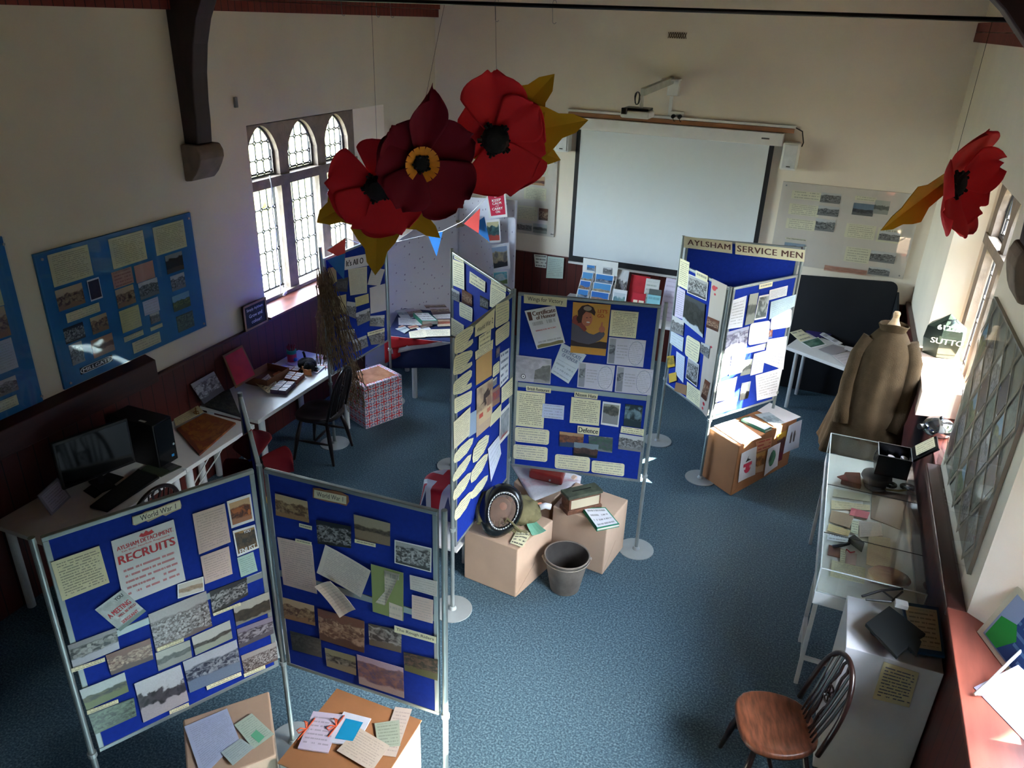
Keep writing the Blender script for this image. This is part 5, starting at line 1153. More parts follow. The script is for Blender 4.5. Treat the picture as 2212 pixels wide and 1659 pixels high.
for a, b in (((x0, y0, zt2), (x1, y0, zt2)), ((x0, y1, zt2), (x1, y1, zt2)), ((x0, y0, zt2), (x0, y1, zt2)), ((x0, y0, zf), (x0, y0, zt2)), ((x0, y1, zf), (x0, y1, zt2)), ((x1, y0, zf), (x1, y0, zt2)), ((x1, y1, zf), (x1, y1, zt2))): q.cyl(a, b, .004, n=6)
q.build('edge_trim', mat('pale_edge', C(206, 214, 214), .3, .3), t)
for yy in (4.4, 5.0): MB().cyl((x0, yy, zt2+.004), (x1, yy, zt2+.004), .0025, n=6).build('glass_joint', black, t)
for yy in (4.15, 4.55, 5.75):
    for xx in (x0+.02, x1-.04): MB().obox((xx-.0, yy, 0), (.025, 0, 0), (0, .025, 0), (0, 0, .74)).build('leg', casef, t)
MB().box(x0+.02, x0+.045, 4.17, 4.57, .2, .225).box(x0+.02, x1, 4.155, 4.175, .2, .225).build('brace', casef, t)
cabm = mat('white_laminate', C(206, 208, 212), .4, var=.02)
t = T('plinth_cabinet', 'white plinth in front of the display case with a typed note', 'cabinet', (.75, 3.76, 0))
MB().box(.525, .985, 3.545, 3.985, 0, .895).build('plinth', cabm, t, bevel=.004)
t = T('tin_bin', 'small pale container on the floor at the bottom edge', 'container', (.9, 3.1, 0))
MB().lathe((.93, 3.28, 0), [(.09, 0), (.1, .01), (.115, .28), (.1, .3), (1e-4, .3)], 20).build('container_body', whitep, t, smooth=True)
# ---------------- giant paper poppies
redp = mat('red_crepe', C(216, 42, 50), .75, var=.08, scale=2, spec=.2); crim = mat('crimson_crepe', C(112, 14, 34), .75, var=.12, scale=2, spec=.2)
ochre = mat('ochre_felt_leaf', C(190, 144, 30), .8, var=.1, scale=3, spec=.2); blk = mat('black_crepe', C(16, 14, 16), .9, var=.1); orng = mat('orange_card', C(226, 140, 26), .7)
greenl = mat('green_felt', C(60, 100, 50), .8)
def petal(F, ang, R, wid, cup, tip=0, seed=0, fold=0, s0=.1):
    C0, n, a, b = F; ca, sa = math.cos(ang), math.sin(ang); d = a*ca+b*sa; e = -a*sa+b*ca
    def fn(u, v):
        t = (v-.5)*2; s = s0+(1-s0)*u
        w = wid*min(1, (s/.6))**.75*(1 if s < .6 else math.sqrt(max(0, 1-((s-.6)/.42)**2)))**1
        ruf = 1+.03*math.sin(t*6+seed)*u*(1-t*t)+.012*math.sin(t*13+seed*2)*u*(1-t*t)
        L = R*s*ruf*(1-.06*abs(t)**2.5*u+tip*(1-abs(t))*u*.14)
        z = cup*R*(s**1.6)+cup*R*.25*t*t*s-fold*R*(1-abs(t))*s+.012*math.sin(t*6+seed)*s
        return C0+d*L+e*(w*t)+n*z
    return fn
def flower(loc, nrm, upv, R, petals, pm, label, leaves=(), centre=.17, fringe=None, cr=blk, hang=True, name='paper_poppy', cd_=.06):
    n = V(nrm).normalized(); a = V(upv).cross(n).normalized(); b = n.cross(a); F = (V(loc), n, a, b); t = T(name, label, 'paper poppy', loc)
    for i, p_ in enumerate(petals):
        ang, rr, w, cup = p_[:4]; k = p_[4] if len(p_) > 4 else {}
        off = n*(k.pop('z', .012*i)); m_ = k.pop('m', pm)
        q = MB(); f = petal((F[0]+off, n, a, b), math.radians(ang), R*rr, R*w, cup, seed=i*2.1, **k); q.grid(f, 14, 18); q.build('petal', m_, t, smooth=True, solid=.003)
    for ang, L, w, kk in leaves:
        ca, sa = math.cos(math.radians(ang)), math.sin(math.radians(ang)); d = a*ca+b*sa; e = -a*sa+b*ca
        out = [(0, -.45), (.3, -.55), (.48, -.85), (.6, -.62), (.7, -.38), (.85, -.3), (1, 0), (.85, .28), (.7, .38), (.58, .64), (.46, .8), (.3, .5), (0, .45)]
        K = MB(); ctr = [(0, 0), (.3, 0), (.5, 0), (.62, 0), (.7, 0), (.85, 0), (1, 0)]
        P = lambda x, y: F[0]-n*.03+d*(L*R*x)+e*(w*R*y)+n*(-kk*R*x+.25*abs(y)*w*R)
        vs = [P(*q_) for q_ in out[:7]]+[P(*q_) for q_ in ctr[:-1]]+[P(*q_) for q_ in out[7:]]
        # strips: left side outline 0..6 with centre 7..12 ; right outline 13..18 reversed
        fs = [(i, i+1, 7+min(i+1, 5), 7+i) if i < 5 else (5, 6, 12) for i in range(6)]
        fs += [(12, 6, 13), (11, 12, 13, 14), (10, 11, 14, 15), (9, 10, 15, 16), (8, 9, 16, 17), (7, 8, 17, 18)]
        K.add(vs, fs); K.build('leaf', ochre, t, solid=.004)
    # centre with fringe
    q = MB(); c0 = F[0]+n*cd_; q.ball(c0, R*centre*.92, 10, sz=.6, M=Matrix((a, b, n)).transposed())
    for i in range(34):
        an = 2*PI*i/34; rr = R*centre*(1+.22*math.sin(i*5.3)); d = a*math.cos(an)+b*math.sin(an)
        q.tube([c0+d*R*centre*.6, c0+d*rr*.97+n*.01+n*.015*math.sin(i*2.7)], lambda s: .014*(1-.35*s), 5)
    q.build('black_centre', cr, t)
    if fringe:
        for i in range(16):
            if i in (11, 12): continue
            an = 2*PI*i/16; d = a*math.cos(an)+b*math.sin(an); e = -a*math.sin(an)+b*math.cos(an)
            o_ = c0+d*R*centre*1.0; MB().obox(o_-e*.018, e*.036, d*.06+n*.03, n*.004).build('orange_tab', orng, t)
    if hang:
        MB().tube([F[0]+V((0, 0, R*.5)), V((F[0].x, 5.0, 3.86))], .0012, 5).build('hanging_thread', iron, t)
    return t
PY = 4.95
def wp(x, y, Y=PY): return ony(x, y, Y)
tocam = lambda p: (CAM-p).normalized()
c1_ = wp(818, 402, 5.0); n1_ = (tocam(c1_)+V((-.22, 0, -.25)))
flower(c1_, n1_, (0, 0, 1), .37, [(70, .98, .62, .12), (178, 1.0, .72, .14), (10, .95, .62, .12), (-125, .95, .62, .12), (-60, .98, .74, .12)], redp, 'giant red paper poppy with a black centre, left one of the hanging pair', leaves=[(-148, 1.62, .62, .1), (-96, 1.95, .62, .05), (-42, 1.6, .5, .1)], centre=.27)
c2_ = wp(905, 350, 4.62); n2_ = tocam(c2_)+V((.35, 0, -.2))
flower(c2_, n2_, (0, 0, 1), .36, [(28, 1.05, .5, .3, dict(z=-.02)), (130, .85, .52, .22), (192, .85, .62, .16), (85, 1.22, .34, .42, dict(tip=1, fold=.1)), (-45, 1.1, .66, .16, dict(fold=.12)), (-120, .9, .5, .12)], crim, 'giant dark crimson paper poppy with an orange-fringed centre overlapping the red one', leaves=[(70, .9, .3, .25)], centre=.15, fringe=True)
c3_ = wp(1072, 298, 5.06); n3_ = tocam(c3_)+V((-.1, 0, -.2))
flower(c3_, n3_, (0, 0, 1), .36, [(165, .78, .66, .16), (-10, .95, .8, .12), (93, 1.22, .62, .18, dict(fold=.1)), (-75, 1.05, .86, .12), (40, 1.0, .5, .14, dict(z=.03))], redp, 'giant bright red paper poppy nearest the projection screen', leaves=[(48, 1.55, .6, .1), (12, 1.75, .6, .1), (-18, 1.3, .5, .12), (-160, .95, .4, .1)], centre=.29)
c4_ = wp(2050, 395, 5.0); n4_ = V((.72, -.45, .05))
flower(c4_, n4_, (0, 0, 1), .25, [(90, 1.15, .7, .5), (195, 1.35, .85, .42), (-40, .9, .7, .45), (-95, 1.1, .8, .4), (30, .9, .6, .5)], redp, 'red paper poppy hanging near the right wall, seen from the side', leaves=[(-155, 2.1, .55, .2)], centre=.28, cd_=.05)
c5_ = V((-2.56, 2.8, 1.62))
flower(c5_, V((.75, -.5, .2)), (0, 0, 1), .17, [(90, 1.2, .6, .5), (200, 1.1, .7, .4), (-30, 1.1, .8, .35), (-95, 1.0, .7, .4)], mat('dark_red_crepe', C(130, 14, 22), .75, var=.1, scale=2), 'small dark red poppy hung on the edge-on leaf behind the foreground screen', leaves=[(-75, 2.0, .5, .1)], hang=False)
# ---------------- bunting
redb = mat('coral_pennant', C(216, 70, 66), .8, var=.04); blub = mat('blue_pennant', C(16, 100, 170), .8, var=.04)
def pennant(pts, Y, m, lab, X=None):
    P = [(onx(*p, X) if X else ony(*p, Y)) for p in pts]; n = (V((.012, 0, 0)) if X else V((0, .012, 0)))
    q = MB(); q.prism([P[0], P[1], P[2]], n*.15); tag(q.build('pennant', m), lab, 'bunting', 'bunting pennants')
pennant([(706, 541), (746, 514), (745, 562)], None, redb, 'coral pennant at the left end by the arched window', X=-3.9)
pennant([(706, 562), (745, 547), (743, 604)], None, blub, 'blue pennant at the left end over the yellowed paper', X=-3.88)
pennant([(924, 507), (957, 499), (943, 554)], 7.2, blub, 'blue pennant hanging alone in front of the dotted cloth')
pennant([(1002, 483), (1037, 450), (1034, 504)], 7.2, redb, 'coral pennant in front of the blue one near the Keep Calm poster')
pennant([(1016, 490), (1046, 468), (1058, 523)], 7.24, blub, 'blue pennant behind the coral one near the Keep Calm poster')
pts = [onx(706, 541, -3.9), onx(746, 514, -3.9), ony(800, 535, 6.9), ony(924, 507, 7.2), ony(957, 499, 7.2), ony(1000, 478, 7.2), ony(1053, 425, 7.25)]
tag(MB().tube(pts, .003, 5).build('bunting_string', whitep), 'white string carrying the coral and blue pennants', 'string')
# ---------------- net
def strands(name, label, x0, x1, y0, y1, zt_, zb_, n, col, spread, seed=3):
    random.seed(seed); q = MB()
    for i in range(n):
        u = random.random(); w = random.random(); x = x0+(x1-x0)*u; y = y0+(y1-y0)*w; zz = zb_(w)+random.uniform(-.05, .05); zt2_ = zt_+random.uniform(-.12, .05); pts = []
        for k in range(9):
            f = k/8; z = zt2_+(zz-zt2_)*f
            pts.append((x+spread*f*(u-.4)+.012*math.sin(k*1.9+i), y+spread*1.6*f*(w-.15)+.014*math.cos(k*2.3+i*1.7), z))
        q.tube(pts, .0032, 4)
        if i % 2: 
            for k in range(1, 8): p_ = V(pts[k]); q.ball(p_, .008, 4)
    o = q.build(name, mat(name+'_cord', col, .9, var=.4, scale=30)); return tag(o, label, 'net')
strands('fishing_net', 'brown fishing net draped over the left post of the netted screen', -4.02, -3.93, 5.44, 5.54, 1.72, lambda w: .84, 110, C(120, 98, 74), .22)
strands('fishing_net', 'lower end of the brown net trailing between desk and flag box', -4.0, -3.9, 5.68, 5.84, .82, lambda w: .3, 50, C(96, 76, 62), .12, 8)
# ---------------- corner cloth, posters
clothm, nt, b = newmat('white_dotted_cloth'); u, v, vec = uvnodes(nt)
cb2 = N(nt, 'ShaderNodeCombineXYZ'); nt.links.new(ma(nt, 'MULTIPLY', u, 22.0), cb2.inputs[0]); nt.links.new(ma(nt, 'MULTIPLY', v, 22.0), cb2.inputs[1])
vo = N(nt, 'ShaderNodeTexVoronoi'); vo.inputs['Scale'].default_value = 1; vo.inputs['Randomness'].default_value = .55; nt.links.new(cb2.outputs[0], vo.inputs['Vector'])
nt.links.new(mixc(nt, ma(nt, 'LESS_THAN', vo.outputs['Distance'], .15), C(222, 222, 236), C(150, 140, 170)), b.inputs['Base Color']); b.inputs['Roughness'].default_value = .85
t = T('dotted_cloth', 'white dotted cloth hung across the far left corner behind the flag table', 'cloth', (-4.05, 8.3, 0))
def wing(A, B, za, zb_, wob):
    A, B = V(A), V(B); d = (B-A); n = V((d.y, -d.x, 0)).normalized()
    def fn(uu, vv):
        top = za+(zb_-za)*uu; p = A+d*uu+n*(wob*math.sin(uu*13+1.5*math.sin(vv*3))*(.3+.7*(1-vv))); return V((p.x, p.y, .12+(top-.12)*vv))
    q = MB(); q.grid(fn, 28, 12); o = q.build('cloth_wing', clothm, t, smooth=True, solid=.003); return FR(A+V((0, 0, 1)), d, (0, 0, 1))
wing((-4.42, 6.75, 0), (-4.1, 8.45, 0), 1.35, 1.84, .02)
fW = wing((-4.1, 8.45, 0), (-3.4, 8.62, 0), 1.84, 1.84, .012)
c10 = crop(680, 140, 3.4567)
fP = FR((-3.6, 8.5, 1), (.97, .2, 0), (0, 0, 1))
k = card(fP, c10(1290, 965, 1410, 945, 1425, 1115, 1318, 1128), FLAT(200, 30, 70), 'keep_calm_poster', 'pink-red poster reading Keep Calm and Carry On at the cloth corner', 'poster', layer=1)
for s, y_ in (('KEEP', .62), ('CALM', .48), ('and', .395), ('CARRY', .24), ('ON', .1)): txt(k, s, .5-.07*len(s)*(.5 if s == 'and' else 1), y_, .5+.07*len(s)*(.5 if s == 'and' else 1), y_+(.11 if s != 'and' else .04), whiteink, .01)
flatshape(k, [(.4, .8), (.38, .9), (.45, .86), (.5, .93), (.55, .86), (.62, .9), (.6, .8)], whiteink, 'crown')
card(fP, c10(1285, 940, 1420, 925, 1440, 1135, 1300, 1145), Pw(0), 'poster_backing', 'white margin sheet behind the Keep Calm poster', 'sheet')
k = card(fP, c10(1278, 1160, 1380, 1150, 1390, 1325, 1280, 1330), photo('poster_coast', C(216, 206, 160), C(90, 130, 130), C(40, 40, 50), C(206, 90, 80), .7, .3, 3, border=.07), 'poster', 'travel poster in cream, teal and coral below the Keep Calm poster', 'poster', layer=1)
k = card(fP, c10(1322, 1365, 1435, 1350, 1442, 1500, 1338, 1520), photo('poster_castle', C(160, 180, 206), C(190, 176, 140), C(70, 80, 100), C(50, 54, 60), .75, .25, 4), 'poster', 'travel poster of a pale tower on a blue ground above the turquoise one', 'poster', layer=1)
card(fP, c10(1320, 1345, 1450, 1328, 1462, 1520, 1335, 1535), Pw(0), 'poster_backing', 'white margin sheet behind the pale tower poster', 'sheet')
k = card(fP, c10(1330, 1545, 1440, 1535, 1445, 1640, 1335, 1640), photo('poster_turquoise', C(110, 190, 206), C(90, 170, 190), C(220, 226, 220), C(110, 130, 80), .85, .3, 3, border=.05), 'poster', 'turquoise poster, lowest on the cloth edge', 'poster', layer=1)
for (x_, y_, lab) in ((815, 1385 if 0 else 1372, 0),): pass
def bird(px, py, lab):
    p = fP.hit(px, py) if px > 960 else V(ony(px, py, 8.1)); 
    q = MB(); q.ball(p, .03, 6, sx=1.6, sz=.6); q.prism([p+V((-.1, -.01, .04)), p+V((0, -.01, .01)), p+V((.03, -.01, .02)), p+V((-.02, -.01, .06))], (0, .006, 0)); q.prism([p+V((.1, -.01, .03)), p+V((.0, -.01, .0)), p+V((.02, -.01, -.02))], (0, .006, 0)); q.prism([p+V((-.09, -.01, -.06)), p+V((-.02, -.01, 0)), p+V((.0, -.01, -.02))], (0, .006, 0))
    tag(q.build('paper_bird', mat('tan_bird', C(176, 164, 140), .7, var=.3)), lab, 'decoration')
bird(890, 535, 'small tan paper bird on the dotted cloth under the poppies'); bird(995, 486, 'small tan paper bird beside the coral pennant')
# ---------------- flag table
t = table('flag_table', 'table under a navy union flag cloth covered in magazines', [(-4.02, 6.66), (-3.0, 6.86), (-3.18, 7.68), (-4.3, 7.4)], z=.715, lr=.028, legs=[(-3.777, 6.72), (-3.1, 6.95), (-3.25, 7.6), (-4.2, 7.3)])
t['category'] = 'table'
navy = mat('navy_flag_cloth', C(18, 34, 82), .85, var=.1); flr = mat('red_flag_cloth', C(178, 22, 34), .85, var=.08); flw = mat('white_flag_cloth', C(206, 206, 214), .85)
t = T('flag_tablecloth', 'union flag tablecloth in navy, white and red hanging over the table front', 'tablecloth', (-3.6, 7.1, .72))
q = MB(); q.prism([(-4.05, 6.63, .716), (-2.98, 6.83, .716), (-3.16, 7.7, .716), (-4.33, 7.42, .716)], (0, 0, .004)); q.build('cloth_top', navy, t)
def drape(A, B, zt_, zb_, m, nm, off=0, w=.012):
    A, B = V(A), V(B); d = B-A; n = V((d.y, -d.x, 0)).normalized()
    if n.y > 0: n = -n
    q = MB(); q.grid(lambda uu, vv: (lambda zz: (A+d*uu+n*(off+.006+w*math.sin(uu*11)*(1-vv))+V((0, 0, zz))))((zb_(uu)+(zt_(uu)-zb_(uu))*vv)), 16, 6); q.build(nm, m, t, smooth=True, solid=.002)
drape((-4.05, 6.63, 0), (-2.98, 6.83, 0), lambda u: .718, lambda u: .34+.12*u, navy, 'navy_fall')
drape((-4.05, 6.63, 0), (-3.3, 6.77, 0), lambda u: .718, lambda u: .5+.22*u, flw, 'white_stripe', .012)
drape((-4.05, 6.63, 0), (-3.45, 6.742, 0), lambda u: .718, lambda u: .56+.16*u, flr, 'red_stripe', .02)
drape((-4.07, 6.63, 0), (-3.9, 6.66, 0), lambda u: .718, lambda u: .4+.1*u, flr, 'red_corner', .026)
c11 = crop(840, 640, 11.85)
MAG = [photo('magazine_a', C(206, 196, 210), C(120, 90, 96), C(210, 190, 150), C(90, 60, 70), .7, .3, 8), photo('magazine_b', C(210, 216, 220), C(180, 190, 200), C(60, 120, 140), C(206, 214, 214), .7, .4, 5), photo('magazine_c', C(220, 190, 160), C(200, 120, 90), C(190, 60, 60), C(220, 200, 170), .7, .3, 6), paper(white, 9), paper(C(226, 216, 190), 8)]
FT = flat(.722)
for i, (pts, mi, lab, ly) in enumerate([
 ((165, 375, 640, 310, 700, 560, 330, 590), 1, 'pale magazine at the left end of the flag table', 0), ((420, 365, 780, 340, 880, 450, 560, 560), 0, 'dark patterned magazine tucked behind the green book', 1),
 ((240, 560, 700, 600, 860, 760, 250, 740), 3, 'white papers spread left of the green book', 0), ((480, 790, 690, 745, 780, 810, 560, 860), 2, 'small orange booklet in front of the white papers', 1),
 ((170, 850, 400, 790, 540, 870, 400, 960), 1, 'small framed print at the front left of the flag table', 1), ((240, 800, 340, 750, 440, 790, 300, 840), 2, 'red card behind the small framed print', 0),
 ((510, 930, 880, 860, 940, 1070, 540, 1090), 4, 'tan newspaper at the front edge, left part', 1), ((870, 880, 1570, 860, 1570, 1040, 930, 1060), 4, 'tan newspaper at the front edge, right part', 2),
 ((900, 240, 1420, 215, 1480, 290, 960, 310), 0, 'dark magazine at the back edge of the flag table', 0), ((1040, 310, 1520, 300, 1570, 450, 1120, 480), 0, 'mauve illustrated magazine right of the green book', 1),
 ((1120, 500, 1570, 470, 1570, 590, 1220, 600), 3, 'white booklet in front of the mauve magazine', 2), ((1200, 620, 1560, 610, 1570, 780, 1250, 790), 2, 'brown and coral picture sheet at the right', 1),
 ((700, 830, 1020, 790, 1080, 860, 760, 880), 3, 'green-edged sheet behind the newspapers', 0)]):
    card(FT, c11(*pts), MAG[mi], 'magazine', lab, 'magazine', layer=ly, th=.004)
def book(P, z, h, cover, label, spine=None, top=None, name='book', cat='book', pages=True):
    t = T(name, label, cat, (sum(p[0] for p in P)/len(P), sum(p[1] for p in P)/len(P), z))
    c = V((sum(p[0] for p in P)/len(P), sum(p[1] for p in P)/len(P), 0)); ins = [c.lerp(V((p[0], p[1], 0)), .97) for p in P]
    MB().prism([(x, y, z) for x, y in P], (0, 0, .003)).prism([(x, y, z+h-.003) for x, y in P], (0, 0, .003)).build('cover', cover, t)
    MB().prism([(p.x, p.y, z+.003) for p in ins], (0, 0, h-.006)).build('pages', mat('page_edges', C(226, 220, 206), .8), t)
    a, b = V((*P[0], 0)), V((*P[3], 0)); MB().obox(a+V((0, 0, z)), b-a, (P[1][0]-P[0][0])*.03*V((1, 0, 0))+V((0, (P[1][1]-P[0][1])*.03, 0)), (0, 0, h)).build('spine', spine or cover, t)
    if top is not None:
        q = MB(); tp = [c.lerp(V((p[0], p[1], 0)), .9) for p in P]; q.add([(p.x, p.y, z+h+.0006) for p in tp], [(0, 1, 2, 3)], [(0, 0), (1, 0), (1, 1), (0, 1)]); q.build('cover_sheet', top, t)
    return t
def pxP(z, cr, *a): return [tuple(onz(*p, z)[:2]) for p in cr(*a)]
grn = mat('green_cover', C(30, 130, 96), .45)
book(pxP(.77, c11, 840, 640, 1260, 635, 1010, 430, 620, 435), .73, .045, grn, 'fat green ring binder with a white cover on the flag table', top=Pw(3), name='binder', cat='binder')
book(pxP(.74, c11, 820, 800, 1120, 740, 1080, 700, 800, 760), .728, .02, mat('brown_cover', C(110, 80, 70), .5), 'thin brown book in front of the green binder')
# ---------------- gas helmet on box
rub = mat('black_rubber', C(16, 18, 20), .22, var=.1); canv = mat('olive_canvas', C(112, 104, 72), .9, var=.25, scale=10, bump=.5, bscale=25)
skin = mat('doll_plastic', C(206, 130, 100), .4, var=.04)
maskm = mat('mask_window', C(120, 90, 74), .45, spec=.25, var=.35, scale=14); maskm.node_tree.nodes['Principled BSDF'].inputs['Alpha'].default_value = .55
t = T('gas_helmet', 'black rubber infant gas helmet with studded window and olive canvas bag', 'gas mask', (-1.7, 4.45, .43))
bc = V((-1.68, 4.5, .435)); q = MB()
q.ball((0, 0, 0), 1, 14); q.v = [bc+V((p.x*.15, p.y*.17, .08+p.z*.08))+V((.03*noise.noise(p*2), .03*noise.noise(p*2+V((5, 0, 0))), .03*noise.noise(p*3))) for p in q.v]
q.build('canvas_bag', canv, t, smooth=True)
vc = onz(1086, 1104, .64); vn = (CAM-vc).normalized()*.8+V((.25, 0, .0)); vn.normalize(); va = V((0, 0, 1)).cross(vn).normalized(); vb = vn.cross(va)
tilt = math.radians(-28); va, vb = va*math.cos(tilt)+vb*math.sin(tilt), vb*math.cos(tilt)-va*math.sin(tilt)
def egg(a, r=1.0): return va*(.115*r*math.cos(a)*(1+.1*math.sin(a)))+vb*(.145*r*math.sin(a))
q = MB(); K = 36
prof = [(.95, -.15), (1.3, -.1), (1.36, -.055), (1.2, -.012), (1.0, .0), (.86, .004), (.8, -.004)]
vs = []; fs = []
for r, z_ in prof: vs += [vc+egg(2*PI*i/K, r)+vn*z_ for i in range(K)]
for j in range(len(prof)-1): fs += [(j*K+i, j*K+(i+1) % K, (j+1)*K+(i+1) % K, (j+1)*K+i) for i in range(K)]
q.add(vs, fs); q.build('rubber_hood', rub, t, smooth=True)
q = MB(); q.add([vc]+[vc+egg(2*PI*i/K, .82)-vn*.004 for i in range(K)], [(0, 1+i, 1+(i+1) % K) for i in range(K)]); q.build('window', maskm, t)
q = MB()
for i in range(36): q.ball(vc+egg(2*PI*i/36, .9)+vn*.006, .0048, 4)
q.build('window_studs', mat('white_stud', C(226), .4), t)
q = MB(); q.ball((0, 0, 0), 1, 12); q.v = [vc-vn*.075+va*p.x*.08+vb*p.y*.1+vn*p.z*.05 for p in q.v]; q.build('lining', mat('tan_lining', C(110, 82, 66), .8, var=.3, scale=20), t, smooth=True)
hp = V(vc)+V((-.16, .1, -.02)); q = MB()
q.tube([onz(1040, 1130, .55), onz(1035, 1095, .62), onz(1048, 1072, .66), onz(1075, 1058, .66), onz(1100, 1062, .62)], lambda s: .034+.004*math.sin(s*90), 14); q.build('ribbed_hose', mat('olive_hose', C(110, 104, 66), .7, var=.3, scale=30), t, smooth=False)
q = MB()
for i in range(5): q.tube([onz(1050+i*8, 1150+4*math.sin(i), .47), onz(1040+i*14, 1120, .53+.02*i), onz(1060+i*16, 1140+6*math.sin(i*2), .5), onz(1090+i*12, 1150, .46)], .009, 6)
q.build('straps', canv, t, smooth=True)
t = T('doll', 'toy doll lying inside the gas helmet with pink limbs and white socks', 'doll', (-1.55, 4.6, .45))
q = MB(); q.tube([onz(1108, 1108, .5), onz(1125, 1100, .52), onz(1150, 1093, .52), onz(1168, 1090, .54), onz(1172, 1094, .5)], lambda s: .022-.005*s, 10)
q.tube([onz(1095, 1090, .56), onz(1105, 1078, .6), onz(1114, 1066, .64)], lambda s: .024-.004*s, 10)
q.ball(vc-vn*.05+vb*.03, .035, 8); q.build('body', skin, t, smooth=True)
MB().tube([onz(1166, 1096, .53), onz(1178, 1092, .54), onz(1190, 1095, .53)], lambda s: .023, 10).tube([onz(1112, 1072, .62), onz(1118, 1062, .655)], .026, 10).build('socks', mat('white_sock', C(226, 226, 232), .9), t, smooth=True)
q = MB(); q.ball((0, 0, 0), 1, 12); q.v = [onz(1135, 1120, .46)+V((p.x*.12, p.y*.1, .045+p.z*.045+.02*noise.noise(p*3))) for p in q.v]; q.build('romper', canv, t, smooth=True)
F43 = flat(.432)
cc = crop(880, 900, 3.457)
k = card(F43, cc(815, 860, 938, 860, 860, 985, 765, 950), Pc(0), 'museum_tag', 'cream tag reading Infants Gas Mask tied to the helmet box', 'tag', layer=2)
k.o.name = 'museum_tag'
flatshape(k, [(.05, .05), (.95, .05), (.95, .95), (.05, .95)], Pc(5, ink=C(40), strength=.9, wf=7), 'writing')
card(F43, cc(880, 800, 950, 790, 1035, 870, 930, 905), FLAT(130, 190, 160), 'green_leaflet', 'pale green leaflet tucked under the cream tag', 'leaflet', layer=1, curl=.01)
# ballot box
wood = mat('old_brown_wood', C(112, 72, 52), .6, var=.4, scale=10, stretch=(1, 4, 6)); worng = mat('worn_green_paint', C(70, 76, 60), .7, var=.5, scale=14)
t = T('ballot_box', 'old wooden ballot box with a slotted green top on the wrapped box', 'ballot box', (-1.3, 4.95, .46))
P = [V((*tuple(onz(*p, .64)[:2]), 0)) for p in cc(1210, 590, 1460, 535, 1400, 475, 1150, 530)]
def rect4(A, B, D): return [A, B, B+(D-A), D]
A_, B__, D_2 = P[0], P[1], P[3]; R4 = rect4(A_, B__, D_2); c_ = sum(R4, V())/4
sc4 = lambda k: [c_.lerp(p, k) for p in R4]
MB().prism([(p.x, p.y, .463) for p in sc4(1.04)], (0, 0, .035)).build('base_moulding', wood, t, bevel=.004)
MB().prism([(p.x, p.y, .498) for p in sc4(.94)], (0, 0, .1)).build('body', wood, t)
MB().prism([(p.x, p.y, .598) for p in sc4(1.03)], (0, 0, .025)).build('lid', worng, t, bevel=.003)
U_ = (R4[1]-R4[0]); V_ = (R4[3]-R4[0]); s0 = R4[0]+U_*.22+V_*.5; MB().obox(s0+V((0, 0, .6235)), U_*.56, V_*.09, (0, 0, .001)).build('slot', mat('slot_dark', C(10), .9), t)
n_ = V((U_.y, -U_.x, 0)).normalized(); a_ = c_.lerp(R4[0], .94)+n_*.001
MB().obox(a_+U_*.05+V((0, 0, .51)), U_*.84, n_*.002, (0, 0, .075)).build('paper_label', paper(C(206, 190, 160), 0), t)
book(pxP(.49, cc, 1415, 835, 1585, 800, 1480, 675, 1305, 680), .463, .025, grn, 'green folder with a white label beside the ballot box', top=Pw(4, ink=C(60)), name='folder', cat='folder')
# cloth and red case on third box
q = MB(); Pm = [onz(*p, .445) for p in cc(770, 360, 1300, 430, 1290, 500, 935, 640)]
t = T('white_cloth', 'white cloth with faded red print draped over the box under the Wings leaf', 'cloth', (-1.7, 5.0, .44))
def clf(uu, vv):
    p = (Pm[3]*(1-uu)+Pm[2]*uu)*(1-vv)+(Pm[0]*(1-uu)+Pm[1]*uu)*vv; return p+V((0, 0, .006+.006*math.sin(uu*9)*math.sin(vv*7)-(.03*max(0, uu-.8)*5)))
q.grid(clf, 14, 10); q.build('cloth_sheet', photo('red_printed_cloth', C(214, 212, 216), C(214, 206, 210), C(200, 150, 160), C(214, 212, 216), .6, .3, 9, amp=.15), t, smooth=True, solid=.003)
Q_ = [onz(*p, .5) for p in cc(830, 330, 1130, 375, 1070, 445, 960, 425)]
t = T('red_case', 'small dark red case on the white cloth under the Wings leaf', 'case', (-1.7, 5.2, .46))
MB().prism([(-1.8, 5.02, .458), (-1.52, 5.02, .458), (-1.55, 5.2, .458), (-1.85, 5.2, .458)], (0, 0, .07)).build('case_body', mat('dark_red_leather', C(110, 30, 26), .35, var=.15), t, bevel=.015)
MB().cyl((-1.62, 5.02, .49), (-1.62, 5.012, .49), .008, n=10).build('catch', alu, t)
# stool draped with flag, yellow books
t = T('flag_stool', 'stool draped with a creased union flag behind the World War 2 leaf', 'stool', (-2.42, 4.75, 0))
fs_ = V((-2.36, 4.66, 0)); fcm = flagmat('union_flag_cloth', 1, 1); q = MB()
def st(uu, vv):
    r = vv*.36; a = uu*2*PI; drop = max(0, r-.17); rr = min(r, .17)+drop*.25; wv = 1+.1*math.sin(a*5)*min(1, drop*5); return fs_+V((rr*wv*math.cos(a), rr*wv*math.sin(a), .5-drop*1.3+.0*a))
uvs = []; q.grid(st, 40, 10); q.uv = [(.5+.5*((i % 11)/10)*math.cos((i//11)/40*2*PI), .5+.5*((i % 11)/10)*math.sin((i//11)/40*2*PI)) for i in range(len(q.v))]
q.build('flag_drape', fcm, t, smooth=True, solid=.002)
MB().cyl((fs_.x, fs_.y, .46), (fs_.x, fs_.y, .49), .165, n=24).build('seat', wood, t)
